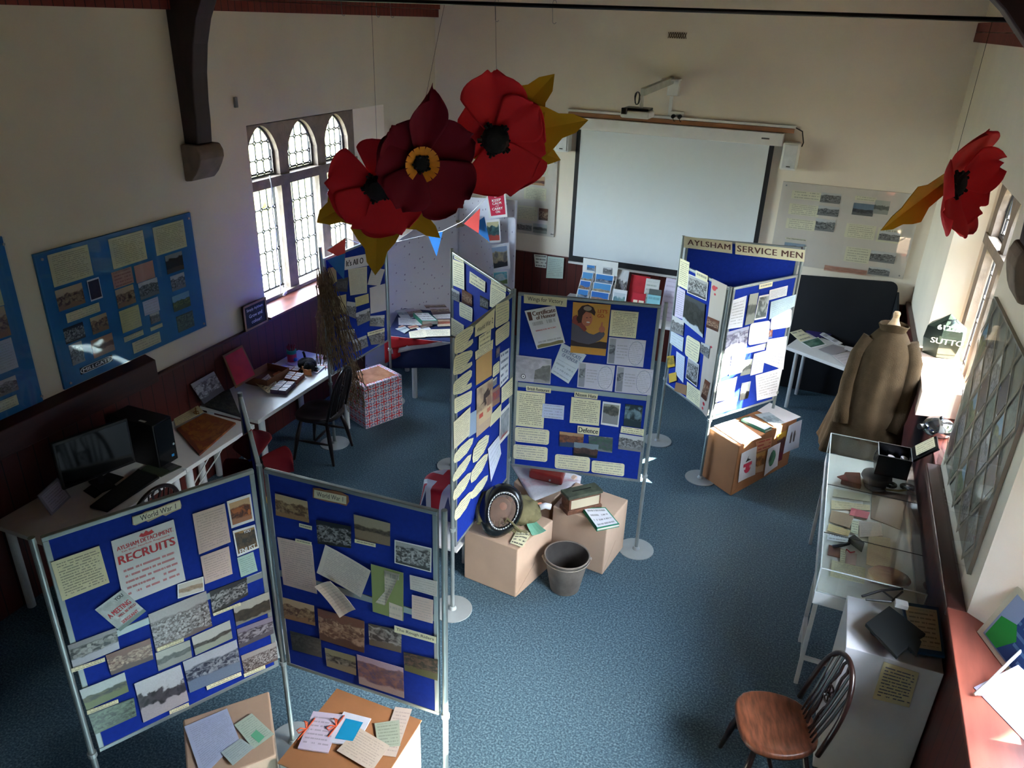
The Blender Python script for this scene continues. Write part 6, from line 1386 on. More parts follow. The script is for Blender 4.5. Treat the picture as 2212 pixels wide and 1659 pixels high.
for i in range(3):
    a = 2*PI*i/3; MB().cyl((fs_.x+.12*math.cos(a), fs_.y+.12*math.sin(a), .46), (fs_.x+.17*math.cos(a), fs_.y+.17*math.sin(a), 0), .014, n=8).build('leg', mat('red_metal', C(150, 30, 36), .4), t)
t = T('gas_mask_bag', 'small grey-brown bag on the flag-draped stool', 'bag', (-2.25, 4.7, .5))
q = MB(); q.ball((0, 0, 0), 1, 10); q.v = [V((-2.25, 4.72, .56))+V((p.x*.09, p.y*.08, p.z*.055)) for p in q.v]; q.build('bag_body', mat('dark_canvas', C(64, 58, 52), .9, var=.2), t, smooth=True)
MB().box(-2.2, -2.13, 4.6, 4.66, .505, .51).build('flap', mat('dark_canvas', C(64, 58, 52)), t)
t = table('low_table', 'low table corner holding yellow books behind the foreground screen', [(-2.35, 4.12), (-2.0, 4.12), (-2.0, 4.42), (-2.35, 4.42)], z=.3, lr=.012, th=.02)
ylm = photo('yellow_comic', C(226, 180, 60), C(206, 150, 60), C(70, 110, 150), C(214, 150, 50), .8, .25, 4)
cs = crop(840, 900, 7.539)
k = card(flat(.302), cs(640, 1270, 960, 1330, 950, 1440, 510, 1400), ylm, 'comic_book', 'yellow illustrated book behind the foreground screen, left one', 'book', th=.012)
k = card(flat(.302), cs(860, 1320, 1000, 1330, 1000, 1470, 820, 1440), paper(C(190, 60, 50), 3, C(240, 200, 80), .9, 4), 'comic_book', 'red and yellow book overlapping the yellow one', 'book', th=.012, layer=7)
# ---------------- documents on boxes
cf = crop(380, 1480, 3.5677)
f6 = flat(.602)
k = card(f6, cf(65, 325, 395, 185, 490, 425, 200, 720), paper(C(186, 196, 226), 24, C(120, 130, 170), .4), 'document', 'pale blue laminated sheet on the left bottom-edge box', 'document')
k = card(f6, cf(450, 315, 585, 225, 758, 385, 600, 500), paper(C(190, 206, 190), 14, C(110, 140, 130), .4), 'document', 'pale green form with a green stamp on the left bottom-edge box', 'document', layer=1)
flatshape(k, [(.3, .05), (.65, .1), (.6, .45), (.25, .4)], FLAT(110, 190, 150), 'green_stamp')
k = card(f6, cf(350, 530, 500, 420, 605, 490, 440, 630), paper(C(180, 196, 196), 8, C(110, 130, 140), .4), 'document', 'small grey ticket overlapping the green form', 'document', layer=2)
k = card(f6, cf(1060, 215, 1280, 240, 1175, 535, 940, 500), paper(C(214, 202, 222), 0), 'booklet', 'lilac booklet tied with orange ribbon on the brown-topped box', 'booklet', th=.008, layer=1)
flatshape(k, [(.08, .1), (.92, .1), (.92, .9), (.08, .9)], paper(C(214, 202, 222), 9, C(90, 80, 110), .4, 9), 'print')
k2 = card(f6, cf(1295, 218, 1505, 272, 1390, 480, 1165, 450), paper(C(214, 218, 232), 0), 'booklet', 'white booklet with a bright blue panel on the brown-topped box', 'booklet', th=.008, layer=1)
flatshape(k2, [(.2, .12), (.82, .12), (.82, .8), (.2, .8)], FLAT(10, 150, 200), 'blue_panel')
orr = mat('orange_ribbon', C(216, 90, 50), .5)
for kk, nm in ((k, 'left'), (k2, 'right')):
    p = kk.P(.03, .5)+kk.off; q = MB()
    for s in (-1, 1): q.tube([p, p+V((-.02, s*.02, .018)), p+V((-.035, s*.03, .006)), p+V((-.02, s*.035, .0)), p], .0035, 6); q.tube([p, p+V((.005, s*.04, .008)), p+V((0, s*.07, .002))], .003, 6)
    q.build('ribbon_bow', orr, kk.o, smooth=True)
card(f6, cf(1690, 172, 1820, 190, 1695, 560, 1560, 540), paper(C(206, 190, 178), 14, C(130, 110, 110), .35), 'document', 'long narrow laminated strip on the brown-topped box', 'document')
card(f6, cf(1530, 302, 1722, 275, 1730, 475, 1560, 490), paper(C(170, 180, 160), 8, C(90, 100, 90), .45), 'document', 'grey-green laminated form over the narrow strip', 'document', layer=1)
card(f6, cf(1410, 340, 1648, 482, 1510, 680, 1240, 520), paper(C(212, 196, 180), 12, C(140, 120, 110), .35), 'document', 'square buff laminated letter at the front of the brown-topped box', 'document', layer=4)
# service box top
cv = crop(1360, 780, 5.185)
f51 = flat(.512)
card(f51, cv(945, 730, 1180, 655, 1480, 860, 1250, 935), Pw(0), 'document', 'white sheet with a faint green picture on the sunlit box, left one', 'document')
card(f51, cv(1430, 560, 1570, 470, 1920, 630, 1730, 700), Pw(0), 'document', 'white sheet on the sunlit box nearest its far corner', 'document')
k = card(f51, cv(1400, 610, 1560, 580, 1740, 700, 1620, 740), photo('teal_book', C(190, 206, 214), C(180, 200, 210), C(60, 80, 90), C(200, 210, 214), .7, .2, 4), 'document', 'picture booklet with a dark panel on the sunlit box', 'booklet', layer=2)
book(pxP(.54, cv, 1520, 780, 1600, 745, 1340, 615, 1250, 650), .514, .028, mat('dark_green_cover', C(24, 84, 66), .4), 'dark green book lying across the middle of the sunlit box', top=Pw(0))
# posters on its front
a0, b0 = V((-.305, 6.2, 0)), V((.12, 7.0, 0)); fF = FR(a0+V((0, 0, .3)), b0-a0, (0, 0, 1)); fF.n = V(((b0-a0).y, -(b0-a0).x, 0)).normalized()
k = card(fF, cv(1245, 1030, 1415, 950, 1395, 1265, 1205, 1355), Pw(0), 'leaflet', 'white leaflet with red lettering on the front of the sunlit box', 'leaflet', curl=.004)
flatshape(k, [(.1, .2), (.85, .2), (.85, .55), (.1, .55)], paper(C(214, 60, 90), 4, C(240), .8, 5), 'red_panel'); flatshape(k, [(.35, .6), (.7, .62), (.5, .7), (.55, .8)], ink, 'device')
k = card(fF, cv(1535, 980, 1675, 905, 1640, 1165, 1490, 1280), Pw(0), 'leaflet', 'leaflet with a dark green picture on the front of the sunlit box', 'leaflet', layer=2, curl=.004)
flatshape(k, [(.12, .2), (.9, .2), (.9, .9), (.12, .9)], photo('green_picture', C(60, 100, 90), C(70, 110, 100), C(110, 180, 130), C(50, 80, 76), .9, .2, 3), 'picture')
k = card(fF, cv(1770, 720, 1918, 650, 1880, 960, 1705, 1035), paper(C(206, 214, 230), 0), 'leaflet', 'blue-white leaflet with two standing figures at the far end of the sunlit box', 'leaflet', layer=1, curl=.004)
for s in (.38, .6): flatshape(k, [(s-.05, .3), (s-.07, .55), (s-.04, .66), (s, .72), (s+.04, .66), (s+.07, .55), (s+.05, .3)], mat('figure_ink', C(90, 80, 84), .6, var=.3), 'printed_figure')
card(fF, cv(1410, 900, 1590, 850, 1580, 960, 1420, 1020), paper(C(224, 160, 120), 3, C(190, 40, 50), .8, 4), 'leaflet', 'orange card with red lettering near the top edge of the sunlit box', 'leaflet', layer=0)
card(fF, cv(1410, 1040, 1520, 1000, 1490, 1230, 1390, 1255), photo('leaflet_orange', C(224, 170, 90), C(206, 140, 70), C(90, 50, 40), C(220, 180, 140), .8, .3, 5), 'leaflet', 'orange picture leaflet between the red and green ones', 'leaflet', layer=0)
card(fF, cv(1650, 830, 1755, 770, 1700, 1100, 1650, 1130), photo('leaflet_gold', C(206, 160, 60), C(120, 70, 60), C(40, 40, 60), C(120, 30, 50), .75, .3, 5), 'leaflet', 'gold and maroon leaflet behind the two-figure leaflet', 'leaflet', layer=0)
# ---------------- desk with card boxes
cD = crop(400, 720, 5.821)
fD = flat(.722)
def bx4(P, z0, z1, name, label, m, cat=None, bevel=.002, part='body'):
    t = T(name, label, cat or name.replace('_', ' '), (sum(p[0] for p in P)/4, sum(p[1] for p in P)/4, z0)); MB().prism([(x, y, z0) for x, y in P], (0, 0, z1-z0)).build(part, m, t, bevel=bevel); return t
card_m = mat('brown_cardboard', C(134, 92, 58), .8, var=.12)
# pack boxes with printed tops
def packs(px, z, rows, cols, side, lab, grp):
    P = [onz(*p, z) for p in cD(*px)]; f = flat(z); n = 0
    for i in range(cols):
        for j in range(rows):
            def q(s, t_): return P[3].lerp(P[2], s).lerp(P[0].lerp(P[1], s), t_)
            g = .03; a = [q((i+g)/cols, (j+1-g)/rows), q((i+1-g)/cols, (j+1-g)/rows), q((i+1-g)/cols, (j+g)/rows), q((i+g)/cols, (j+g)/rows)]
            where = ('left ' if i == 0 else 'right ')+('front' if j == 0 else 'back' if j == rows-1 else 'middle')
            t = T('souvenir_box', '%s box of %s' % (where, lab), 'box', (sum(a, V())/4).to_tuple()[:2]+(.72,))
            MB().prism([(p.x, p.y, .722) for p in a], (0, 0, z-.724)).build('carton', side, t, bevel=.001)
            m = MB(); c = sum(a, V())/4; tp = [c.lerp(p, .86) for p in a]; m.add([(p.x, p.y, z-.0012) for p in tp], [(0, 1, 2, 3)], [(0, 1), (1, 1), (1, 0), (0, 0)]); m.build('lid_picture', photo('lid_picture', C(216, 206, 216), C(190, 170, 180), C(120, 90, 100), C(206, 190, 190), .7, .3, 4, border=.05), t)
packs((1185, 590, 1390, 605, 1265, 725, 1060, 705), .765, 3, 2, mat('violet_grey_card', C(90, 76, 96), .6), 'the nearest stack of small picture boxes', 'small picture boxes')
packs((1300, 470, 1505, 500, 1400, 590, 1240, 560), .765, 2, 2, mat('rust_card', C(134, 70, 50), .6), 'the middle stack of rust-sided boxes', 'small picture boxes')
packs((1300, 405, 1460, 430, 1420, 470, 1240, 450), .76, 1, 2, mat('rust_card', C(134, 70, 50)), 'the far row of rust-sided boxes', 'small picture boxes')
bx4(pxP(.74, cD, 1430, 410, 1580, 450, 1590, 520, 1500, 500), .722, .78, 'card_box', 'pale orange box beside the toy cat', mat('pale_orange_card', C(214, 150, 100), .7))
bx4(pxP(.74, cD, 1130, 560, 1290, 470, 1240, 440, 1100, 520), .722, .745, 'orange_bag', 'flat orange packet behind the small boxes', mat('orange_packet', C(190, 100, 50), .5), 'packet')
t = T('cardboard_tray', 'open brown cardboard tray on the desk behind the cream note', 'box', (-4.42, 5.17, .72))
P = [(-4.57, 5.02), (-4.32, 5.02), (-4.32, 5.34), (-4.57, 5.34)]
q = MB().box(-4.57, -4.32, 5.02, 5.34, .722, .727)
for a, b, c_, d_ in ((-4.57, -4.565, 5.02, 5.34), (-4.325, -4.32, 5.02, 5.34), (-4.57, -4.32, 5.02, 5.025), (-4.57, -4.32, 5.335, 5.34)): q.box(a, b, c_, d_, .722, .80)
q.build('tray', card_m, t)
# red board leaning in the tray
t = T('red_board', 'red board in a cardboard rim leaning against the dado', 'board', (-4.58, 5.05, .72))
R = [ony(481, 768, 5.0), ony(523, 745, 5.2), None, None]
A0, A1 = onx(481, 768, -4.6), onx(523, 745, -4.6); Bq, Bp = onx(555, 812, -4.42), onx(510, 838, -4.42)
A0, A1, Bq, Bp = [V(p) for p in (A0, A1, Bq, Bp)]
n_ = (A1-A0).cross(Bp-A0).normalized(); n_ = n_ if n_.x > 0 else -n_
MB().prism([A0, A1, Bq, Bp], -n_*.012).build('cardboard_rim', card_m, t)
cc_ = (A0+A1+Bq+Bp)/4; MB().prism([cc_.lerp(p, .88)+n_*.001 for p in (A0, A1, Bq, Bp)], n_*.002).build('red_panel', mat('red_panel', C(190, 28, 40), .6), t)
k = card(fD, cD(875, 650, 1050, 545, 1155, 650, 1050, 790), Pc(0), 'note', 'cream printed note leaning on the cardboard tray', 'note', layer=2, curl=.012); flatshape(k, [(.1, .1), (.9, .1), (.9, .9), (.1, .9)], Pc(5, ink=C(40), strength=.8, wf=8), 'writing', .014)
card(fD, cD(955, 425, 1040, 370, 1230, 400, 1120, 440), Pc(0), 'paper_sheet', 'blank cream paper against the wall on the desk', 'paper')
# pen pot
t = T('pen_pot', 'round tin of red-capped pens at the far end of the desk', 'pot', (-4.5, 5.62, .72))
pc = V((-4.5, 5.62, .72))
MB().cyl(pc, pc+V((0, 0, .085)), .045, n=20).build('pot', mat('coral_pot', C(196, 60, 80), .5), t)
MB().cyl(pc+V((0, 0, .086)), pc+V((0, 0, .12)), .046, n=20).build('green_band', mat('teal_band', C(40, 150, 120), .5), t)
MB().ball(pc+V((.045, -.01, .03)), .02, 6).build('blue_patch', mat('bright_blue', C(40, 110, 180), .5), t)
q = MB()
for i in range(9):
    a = i*.7; q.cyl(pc+V((.025*math.cos(a), .025*math.sin(a), .1)), pc+V((.036*math.cos(a), .036*math.sin(a), .165+.01*math.sin(i*2))), .006, n=8)
q.build('pens', mat('dark_red_pen', C(130, 20, 26), .4, var=.4, scale=40), t)
# toy cat: body, head, ears, tail
fur = mat('black_plush', C(14, 13, 15), .95, var=.2, bump=.5, bscale=80)
ct = onz(665, 792, .76); t = T('toy_cat', 'black and white plush cat lying on the desk', 'soft toy', (ct.x, ct.y, .72)); q = MB()
q.ball(ct+V((-.03, .03, .012)), .075, 10, sx=1.25, sy=1.1, sz=.75); q.ball(ct+V((.045, -.045, .02)), .05, 8); q.v = [p+V((.012*noise.noise(p*30), .012*noise.noise(p*30+V((9, 0, 0))), .012*noise.noise(p*30+V((0, 9, 0))))) for p in q.v]
for s in (-1, 1): q.cyl(ct+V((.04+s*.02, -.04+s*.012, .04)), ct+V((.04+s*.028, -.04+s*.02, .07)), .014, .001, 6)
q.tube([ct+V((-.06, .06, .02)), ct+V((-.08, .07, .06)), ct+V((-.07, .05, .1)), ct+V((-.075, .045, .12))], .011, 8)
for dx, dy in ((.06, .04), (.08, -.0), (-.02, -.06), (-.07, 0)): q.tube([ct+V((dx*.5, dy*.5, -.01)), ct+V((dx, dy, -.025)), ct+V((dx*1.3, dy*1.3, -.03))], .014, 8)
q.build('plush_body', fur, t, smooth=True); MB().ball(ct+V((.062, -.062, -.004)), .02, 8).ball(ct+V((.08, .05, -.028)), .013, 6).build('white_patch', mat('white_plush', C(220), .9), t, smooth=True)
card(fD, cD(1260, 385, 1400, 310, 1480, 345, 1380, 420), paper(C(220, 200, 206), 6, C(150, 60, 80), .5), 'leaflet', 'pink-edged leaflet left of the toy cat', 'leaflet')
card(fD, cD(1660, 290, 1900, 355, 1780, 440, 1600, 400), photo('picture_mat_a', C(206, 120, 130), C(110, 110, 120), C(190, 180, 190), C(190, 110, 120), .8, .2, 6), 'picture_card', 'pinkish picture card behind the toy cat', 'card', layer=0)
card(fD, cD(1600, 400, 1790, 400, 1660, 510, 1570, 490), photo('picture_mat_b', C(200, 120, 120), C(190, 196, 180), C(150, 150, 130), C(206, 110, 110), .8, .2, 4, border=.06), 'picture_card', 'pink-bordered picture card in front of the toy cat', 'card', layer=2)
# photo board propped at the gap, dark tray, puzzle
t = T('photo_board', 'square black and white aerial photograph propped against the dado', 'photograph', (-4.6, 4.7, .74))
Q4 = [onx(412, 830, -4.6), onx(462, 802, -4.6), onx(485, 843, -4.5), onx(441, 873, -4.5)]; n_ = (Q4[1]-Q4[0]).cross(Q4[3]-Q4[0]).normalized(); n_ = n_ if n_.x > 0 else -n_
q = MB(); q.prism(Q4, -n_*.008); q.uv = [(0, 1), (1, 1), (1, 0), (0, 0)]*2
q.build('mounted_print', photo('photo_aerial', C(150, 150, 160), C(90, 88, 100), C(200, 200, 210), C(80, 80, 90), .8, .2, 9), t)
k = card(fD, crop(0, 820, 3.95)(1700, 200, 1960, 90, 2060, 330, 1760, 240), photo('dark_pebbles', C(50, 56, 56), C(60, 66, 60), C(110, 112, 100), C(46, 50, 50), .95, .05, 12), 'dark_print', 'dark stony print lying between desk and side table', 'print', th=.01)
cq = crop(0, 820, 3.95)
t = T('picture_puzzle', 'large autumn-coloured jigsaw picture board on the small white table', 'jigsaw', (-4.25, 4.1, .72))
P = pxP(.745, cq, 1505, 410, 1745, 280, 2010, 360, 1700, 630)
q = MB(); q.prism([(x, y, .722) for x, y in P], (0, 0, .016)); q.uv = [(0, 0), (0, 1), (1, 1), (1, 0)]*2
q.build('puzzle_board', photo('autumn_picture', C(150, 84, 40), C(140, 66, 36), C(180, 120, 50), C(110, 50, 36), .9, .1, 7), t)
card(fD, cq(1480, 330, 1690, 225, 1740, 280, 1500, 400), paper(C(206, 196, 150), 5, C(110), .4), 'paper_label', 'cream paper label beside the autumn jigsaw', 'label')
q = MB(); p_ = onz(424, 892, .74); q.cyl(p_-V((0, 0, .012)), p_+V((0, 0, .05)), .006, n=8).tube([p_+V((-.03, 0, 0)), p_+V((0, .02, .006)), p_+V((.03, 0, 0)), p_+V((0, -.02, .004)), p_+V((-.03, 0, 0))], .005, 6)
tag(q.build('brass_trinket', mat('brass', C(150, 110, 60), .35, .7)), 'little brass trinket standing on the cream label', 'ornament')
# computer
t = T('computer_tower', 'black desktop computer tower on the dark desk', 'computer', (-4.3, 3.75, .72))
MB().box(-4.56, -4.15, 3.58, 3.76, .722, 1.08).build('case', black, t, bevel=.006)
MB().box(-4.15, -4.146, 3.59, 3.75, .73, 1.07).build('front_panel', mat('gloss_black', C(14, 15, 18), .15), t)
MB().cyl((-4.146, 3.735, .86), (-4.143, 3.735, .86), .009, n=12).build('power_button', mat('silver_btn', C(200, 210, 214), .3, .6), t)
MB().box(-4.146, -4.1445, 3.70, 3.725, .765, .785).build('blue_sticker', mat('blue_sticker', C(40, 130, 190), .4), t); MB().box(-4.3, -4.24, 3.6, 3.62, 1.08, 1.081).build('white_sticker', whitep, t)
t = T('computer_monitor', 'black flat monitor seen edge on in the dark corner', 'monitor', (-4.35, 3.25, .72))
a, b = V((-4.45, 3.02, 0)), V((-4.3, 3.5, 0)); d = b-a; n = V((d.y, -d.x, 0)).normalized()
MB().obox(a+V((0, 0, .8)), d, n*.03, (0, 0, .36)).build('screen_housing', black, t, bevel=.005); MB().obox(a+d*.03+n*.0305+V((0, 0, .82)), d*.94, n*.001, (0, 0, .32)).build('screen', mat('dark_screen', C(10, 11, 13), .1), t)
c_ = a+d*.5; MB().obox(c_-d*.1-n*.08+V((0, 0, .722)), d*.2, n*.2, (0, 0, .012)).obox(c_-d*.03-n*.0+V((0, 0, .722)), d*.06, n*.02, (0, 0, .12)).build('stand', black, t)
k = card(fD, [(195, 1098), (300, 1018), (345, 1034), (232, 1108)], mat('keyboard_black', C(16), .5), 'keyboard', 'long black keyboard at the front of the dark desk', 'keyboard', th=.016)
q = MB()
for i in range(12):
    for j in range(4): q.add([k.P(.05+.075*i, .12+.2*j)+k.off+k.n*.001, k.P(.05+.075*i+.06, .12+.2*j)+k.off+k.n*.001, k.P(.05+.075*i+.06, .12+.2*j+.15)+k.off+k.n*.001, k.P(.05+.075*i, .12+.2*j+.15)+k.off+k.n*.001], [(0, 1, 2, 3)])
q.build('keys', mat('key_grey', C(34), .5), k.o)
card(fD, [(298, 1022), (337, 994), (393, 1010), (348, 1032)], mat('green_mat', C(46, 56, 40), .7), 'tablet_mat', 'dark green edged mat with a picture right of the keyboard', 'mat', th=.008)
k = card(fD, [(326, 1003), (345, 994), (388, 1009), (368, 1020)], photo('mat_picture', C(120, 120, 150), C(40), C(60), C(90), .5, .2, 3), 'mat_picture', 'small grey picture card on the dark green mat', 'card', layer=4)
card(fD, [(180, 1062), (235, 1022), (268, 1032), (205, 1078)], mat('keyboard_black', C(16)), 'mouse_mat', 'black rectangular mat between monitor and keyboard', 'mat', th=.004)
fr_ = mat('grey_photo_frame', C(150, 150, 156), .4)
t = T('framed_notice', 'small grey framed notice standing at the left end of the dark desk', 'picture frame', (-4.42, 2.95, .72))
P0, P1 = V((-4.36, 2.84, .722)), V((-4.43, 3.05, .722)); d = P1-P0; n = V((d.y, -d.x, 0)).normalized(); n = n if n.x > 0 else -n
up_ = V((0, 0, .15))-n*.06; MB().obox(P0, d, up_, n*.01).build('frame', fr_, t, bevel=.002)
q = MB(); q.add([P0+d*.08+up_*.1+n*.0108, P0+d*.92+up_*.1+n*.0108, P0+d*.92+up_*.9+n*.0108, P0+d*.08+up_*.9+n*.0108], [(0, 1, 2, 3)], [(0, 0), (1, 0), (1, 1), (0, 1)]); q.build('notice', paper(C(190, 190, 200), 7, C(90), .5), t)
q = MB()
for i in range(2): q.tube([onz(465+18*i, 963, .68), onz(450+18*i, 990, .5), V((-4.28, 3.95+.1*i, .3)), V((-4.35, 3.85+.1*i, .05)), V((-4.5, 3.8+.1*i, .01))], .006, 6)
tag(q.build('white_cables', whitep, smooth=True), 'two white cables hanging below the small side table', 'cable')
# ---------------- end wall table: rack and books
def upright(x, y, z, w, h, m, name, label, lean=.06, th=.012, rot=0, cat='book', ly=0):
    q = MB(); u = V((math.cos(rot), math.sin(rot), 0)); n = V((u.y, -u.x, 0)); o = V((x, y, z)); up_ = V((0, 0, h))-n*lean
    q.obox(o, u*w, -n*th, up_)
    # uv: front face
    q.uv = [((p-o).dot(u)/w, (p-o).z/h) for p in q.v]
    return tag(q.build(name, m), label, cat)
t = T('postcard_rack', 'white tiered rack of blue seaside postcards on the end wall table', 'postcard rack', (-2.3, 8.4, .72))
rx0, rx1, ry = -2.52, -2.1, 8.28
q = MB().box(rx0, rx1, ry, ry+.28, .722, .73).box(rx0, rx1, ry+.27, ry+.28, .722, 1.28)
for x in (rx0, (rx0+rx1)/2-.06, rx1-.006): q.prism([(x, ry, .73), (x, ry, .78), (x, ry+.27, 1.1), (x, ry+.27, .73)], (.006, 0, 0))
for k_ in range(4): q.box(rx0, rx1, ry+.07*k_, ry+.07*k_+.004, .73, .77+.085*k_)
q.build('rack_body', whitep, t)
PC = [photo('postcard_a', C(90, 160, 214), C(190, 176, 150), C(110, 90, 80), C(190, 180, 160), .4, .15, 6, border=.04), photo('postcard_b', C(70, 140, 206), C(60, 80, 110), C(200, 200, 206), C(120, 140, 160), .5, .3, 5, border=.04), photo('postcard_c', C(60, 120, 196), C(190, 150, 120), C(90, 80, 80), C(206, 200, 190), .45, .2, 8, border=.04)]
for r in range(4):
    for c_ in range(2):
        w = .13 if c_ == 0 else .22
        upright(rx0+.01+.16*c_, ry+.012+.07*r, .74+.085*r, w, .13, PC[(r+c_) % 3], 'postcard', '%s postcard in the %s tier of the white rack' % ('small left' if c_ == 0 else 'wide right', ('lowest', 'second', 'third', 'top')[r]), lean=.03, th=.004, cat='postcard')
k = upright(rx0+.05, ry+.262, 1.14, .1, .07, PC[1], 'postcard', 'small blue postcard on the rack header, left one', 0, .003, cat='postcard'); upright(rx0+.25, ry+.262, 1.13, .1, .08, BW, 'postcard', 'small grey postcard on the rack header, right one', 0, .003, cat='postcard')
zt_b = .722
def up2(px, py, w, h, m, nm, lab, y, lean=.08, cat='book', th=.012, rot=0):
    p = ony(px, py, y); upright(p.x, y, zt_b, w, h+max(0, p.z-zt_b), m, nm, lab, lean, th, rot, cat)
up2(1310, 658, .2, .4, BW, 'picture_strip', 'tall strip of black and white photographs right of the postcard rack', 8.45, .14, 'photograph')
up2(1352, 665, .22, .37, mat('red_book_cover', C(196, 30, 44), .5), 'upright_book', 'tall plain red book leaning on the end wall', 8.5, .12)
up2(1318, 668, .16, .22, photo('booklet_blue_arch', C(206, 216, 220), C(120, 160, 170), C(140, 170, 150), C(200, 210, 214), .7, .25, 4, border=.08), 'upright_booklet', 'white booklet with a blue arch picture right of the rack', 8.3, .08, 'booklet')
up2(1385, 668, .16, .34, paper(C(216, 216, 210), 9, C(110, 130, 110), .5), 'upright_booklet', 'white and green booklet behind the small red book', 8.42, .1, 'booklet')
up2(1360, 672, .15, .2, paper(C(196, 30, 50), 1, C(226, 220, 196), .9, 3, top=1.1), 'upright_book', 'small red book with a cream title band', 8.3, .08)
up2(1395, 668, .14, .22, photo('book_dark_green', C(110, 116, 110), C(80, 86, 84), C(150), C(90, 96, 90), .8, .2, 6), 'upright_book', 'grey-green book between the red and turquoise books', 8.36, .08)
up2(1392, 676, .15, .2, paper(C(140, 200, 206), 4, C(80, 120, 130), .5), 'upright_booklet', 'turquoise booklet in front, near the service men screen', 8.27, .07, 'booklet')
up2(1425, 668, .2, .34, paper(C(206, 196, 214), 8, C(150, 130, 160), .4), 'upright_booklet', 'lilac booklet leaning at the right end of the row', 8.44, .12, 'booklet', rot=-.1)
# ---------------- black folding panel and paper table at the right back corner
blkc = mat('black_cloth', C(20, 22, 28), .9, var=.15, scale=4)
t = T('black_screen', 'low black rounded screen standing in the far right corner', 'screen', (.3, 8.8, 0))
P = [(-.45, 8.88, 0), (-.45, 8.88, 1.32)]+[(.78+.08*math.cos(a), 8.88, 1.32+.08*math.sin(a)) for a in [PI/2-PI/2*i/6 for i in range(7)]]+[(.86, 8.88, 0)]
MB().prism(P, (0, -.035, 0)).build('panel', blkc, t, bevel=.005)
MB().prism([(.86, 8.86, .02), (.86, 8.86, 1.3), (.9, 8.5, 1.05), (.92, 8.45, .02)], (.02, 0, 0)).build('side_wing', blkc, t)
cS = crop(1640, 560, 3.771)
for pts, m, lab, ly in (((250, 600, 340, 575, 440, 650, 340, 680), Pc(3), 'cream sheet at the left end of the paper table', 0), ((335, 680, 480, 640, 545, 700, 420, 730), photo('green_magazine', C(110, 150, 120), C(60, 110, 90), C(150, 180, 160), C(70, 110, 90), .8, .2, 4, border=.05), 'green-bordered magazine on the paper table', 1),
    ((375, 590, 500, 560, 590, 620, 480, 650), FLAT(50, 40, 110), 'dark violet folder on the paper table', 0), ((490, 620, 520, 600, 680, 690, 640, 700), Pw(2), 'white strip of paper beside the violet folder', 1),
    ((480, 740, 600, 700, 740, 740, 600, 790), paper(C(150, 146, 150), 0), 'grey folder in the middle of the paper table', 1), ((590, 790, 770, 760, 790, 870, 720, 890), paper(C(206, 196, 196), 5, C(140), .3), 'red-edged white document nearest the coat', 2), ((700, 710, 780, 730, 770, 760, 690, 740), Pw(0), 'small white paper near the coat', 1)):
    card(flat(.722), cS(*pts), m, 'document', lab, 'document', layer=ly, th=.004)
# ---------------- greatcoat on a stand
wool = mat('olive_brown_wool', C(72, 58, 42), .95, var=.15, scale=14, bump=.3, bscale=120, spec=.1)
t = T('greatcoat', 'long olive-brown army greatcoat on a stand beside the far right window', 'coat', (.62, 6.3, 0))
cx, cy = .59, 6.22
def coatf(uu, vv):
    a = 2*PI*uu; z = .72+(1.76-.72)*vv
    rx = .30-.14*vv; ry = .25-.13*vv
    if vv > .78: k = (vv-.78)/.22; rx = .19*(1-.58*k**1.6); ry = .15*(1-.45*k**1.4)
    fold = 1+(.075*math.sin(a*7+.6)+.04*math.sin(a*12+vv*3))*(1-vv)**.9
    return V((cx+rx*fold*math.cos(a)+.05*vv, cy+ry*fold*math.sin(a), z+(.02*math.sin(a*3) if vv < .01 else 0)))
q = MB(); q.grid(coatf, 84, 26); q.build('coat_body', wool, t, smooth=True, solid=.006)
def colf(uu, vv):
    a = 2*PI*uu; r = .078+.03*vv-.045*max(0, vv-.6); return V((cx+.05+r*1.1*math.cos(a), cy+r*math.sin(a)-.02*vv, 1.74+.11*vv-.09*max(0, vv-.5)*(1.6+math.sin(a))))
q = MB(); q.grid(colf, 30, 8); q.build('collar', wool, t, smooth=True, solid=.008)
for s, nm in ((-1, 'left'), (1, 'right')):
    sx_ = cx+.05+s*.15
    MB().tube([(sx_-s*.02, cy-.0, 1.66), (sx_+s*.045, cy-.03, 1.52), (sx_+s*.06-.01, cy-.07, 1.3), (sx_+s*.05-.02, cy-.11, 1.1), (sx_+s*.03-.03, cy-.15, .98)], lambda k: .07-.012*k+.004*math.sin(k*20), 16).build('sleeve', wool, t, smooth=True)
q = MB(); q.lathe((cx+.05, cy, 1.72), [(.05, 0), (.055, .05), (.03, .1), (.022, .13), (.026, .16), (.02, .175), (1e-4, .178)], 20); q.cyl((cx+.05, cy, .02), (cx+.05, cy, 1.74), .012, n=10).cyl((cx+.05, cy, 0), (cx+.05, cy, .025), .16, n=24); q.build('wooden_stand', mat('pale_turned_wood', C(206, 170, 130), .5, var=.15), t, smooth=False)
# ---------------- far window sill
t = T('parcel_box', 'large pale cardboard box on the far right window sill in sunlight', 'box', (1.02, 6.4, 1.2))
MB().prism([(.90, 5.92, 1.222), (1.2, 5.98, 1.222), (1.23, 6.9, 1.222), (.93, 6.9, 1.222)], (0, 0, .2)).build('carton', mat('pale_cardboard', C(206, 176, 156), .7, var=.03), t, bevel=.003)
MB().prism([(.9, 6.38, 1.4225), (1.22, 6.42, 1.4225), (1.22, 6.44, 1.4225), (.9, 6.4, 1.4225)], (0, 0, .0008)).build('tape_seam', mat('tape', C(190, 160, 130), .3), t)
fog = mat('dark_glazed_metal', C(52, 62, 56), .12, .45, var=.3, scale=5)
t = T('faceted_tin', 'shiny dark pointed tin lettered 61222 SUTTO behind the sunlit box', 'tin', (1.08, 7.02, 1.22))
K = 6; vs = []; c = V((1.08, 7.02, 0))
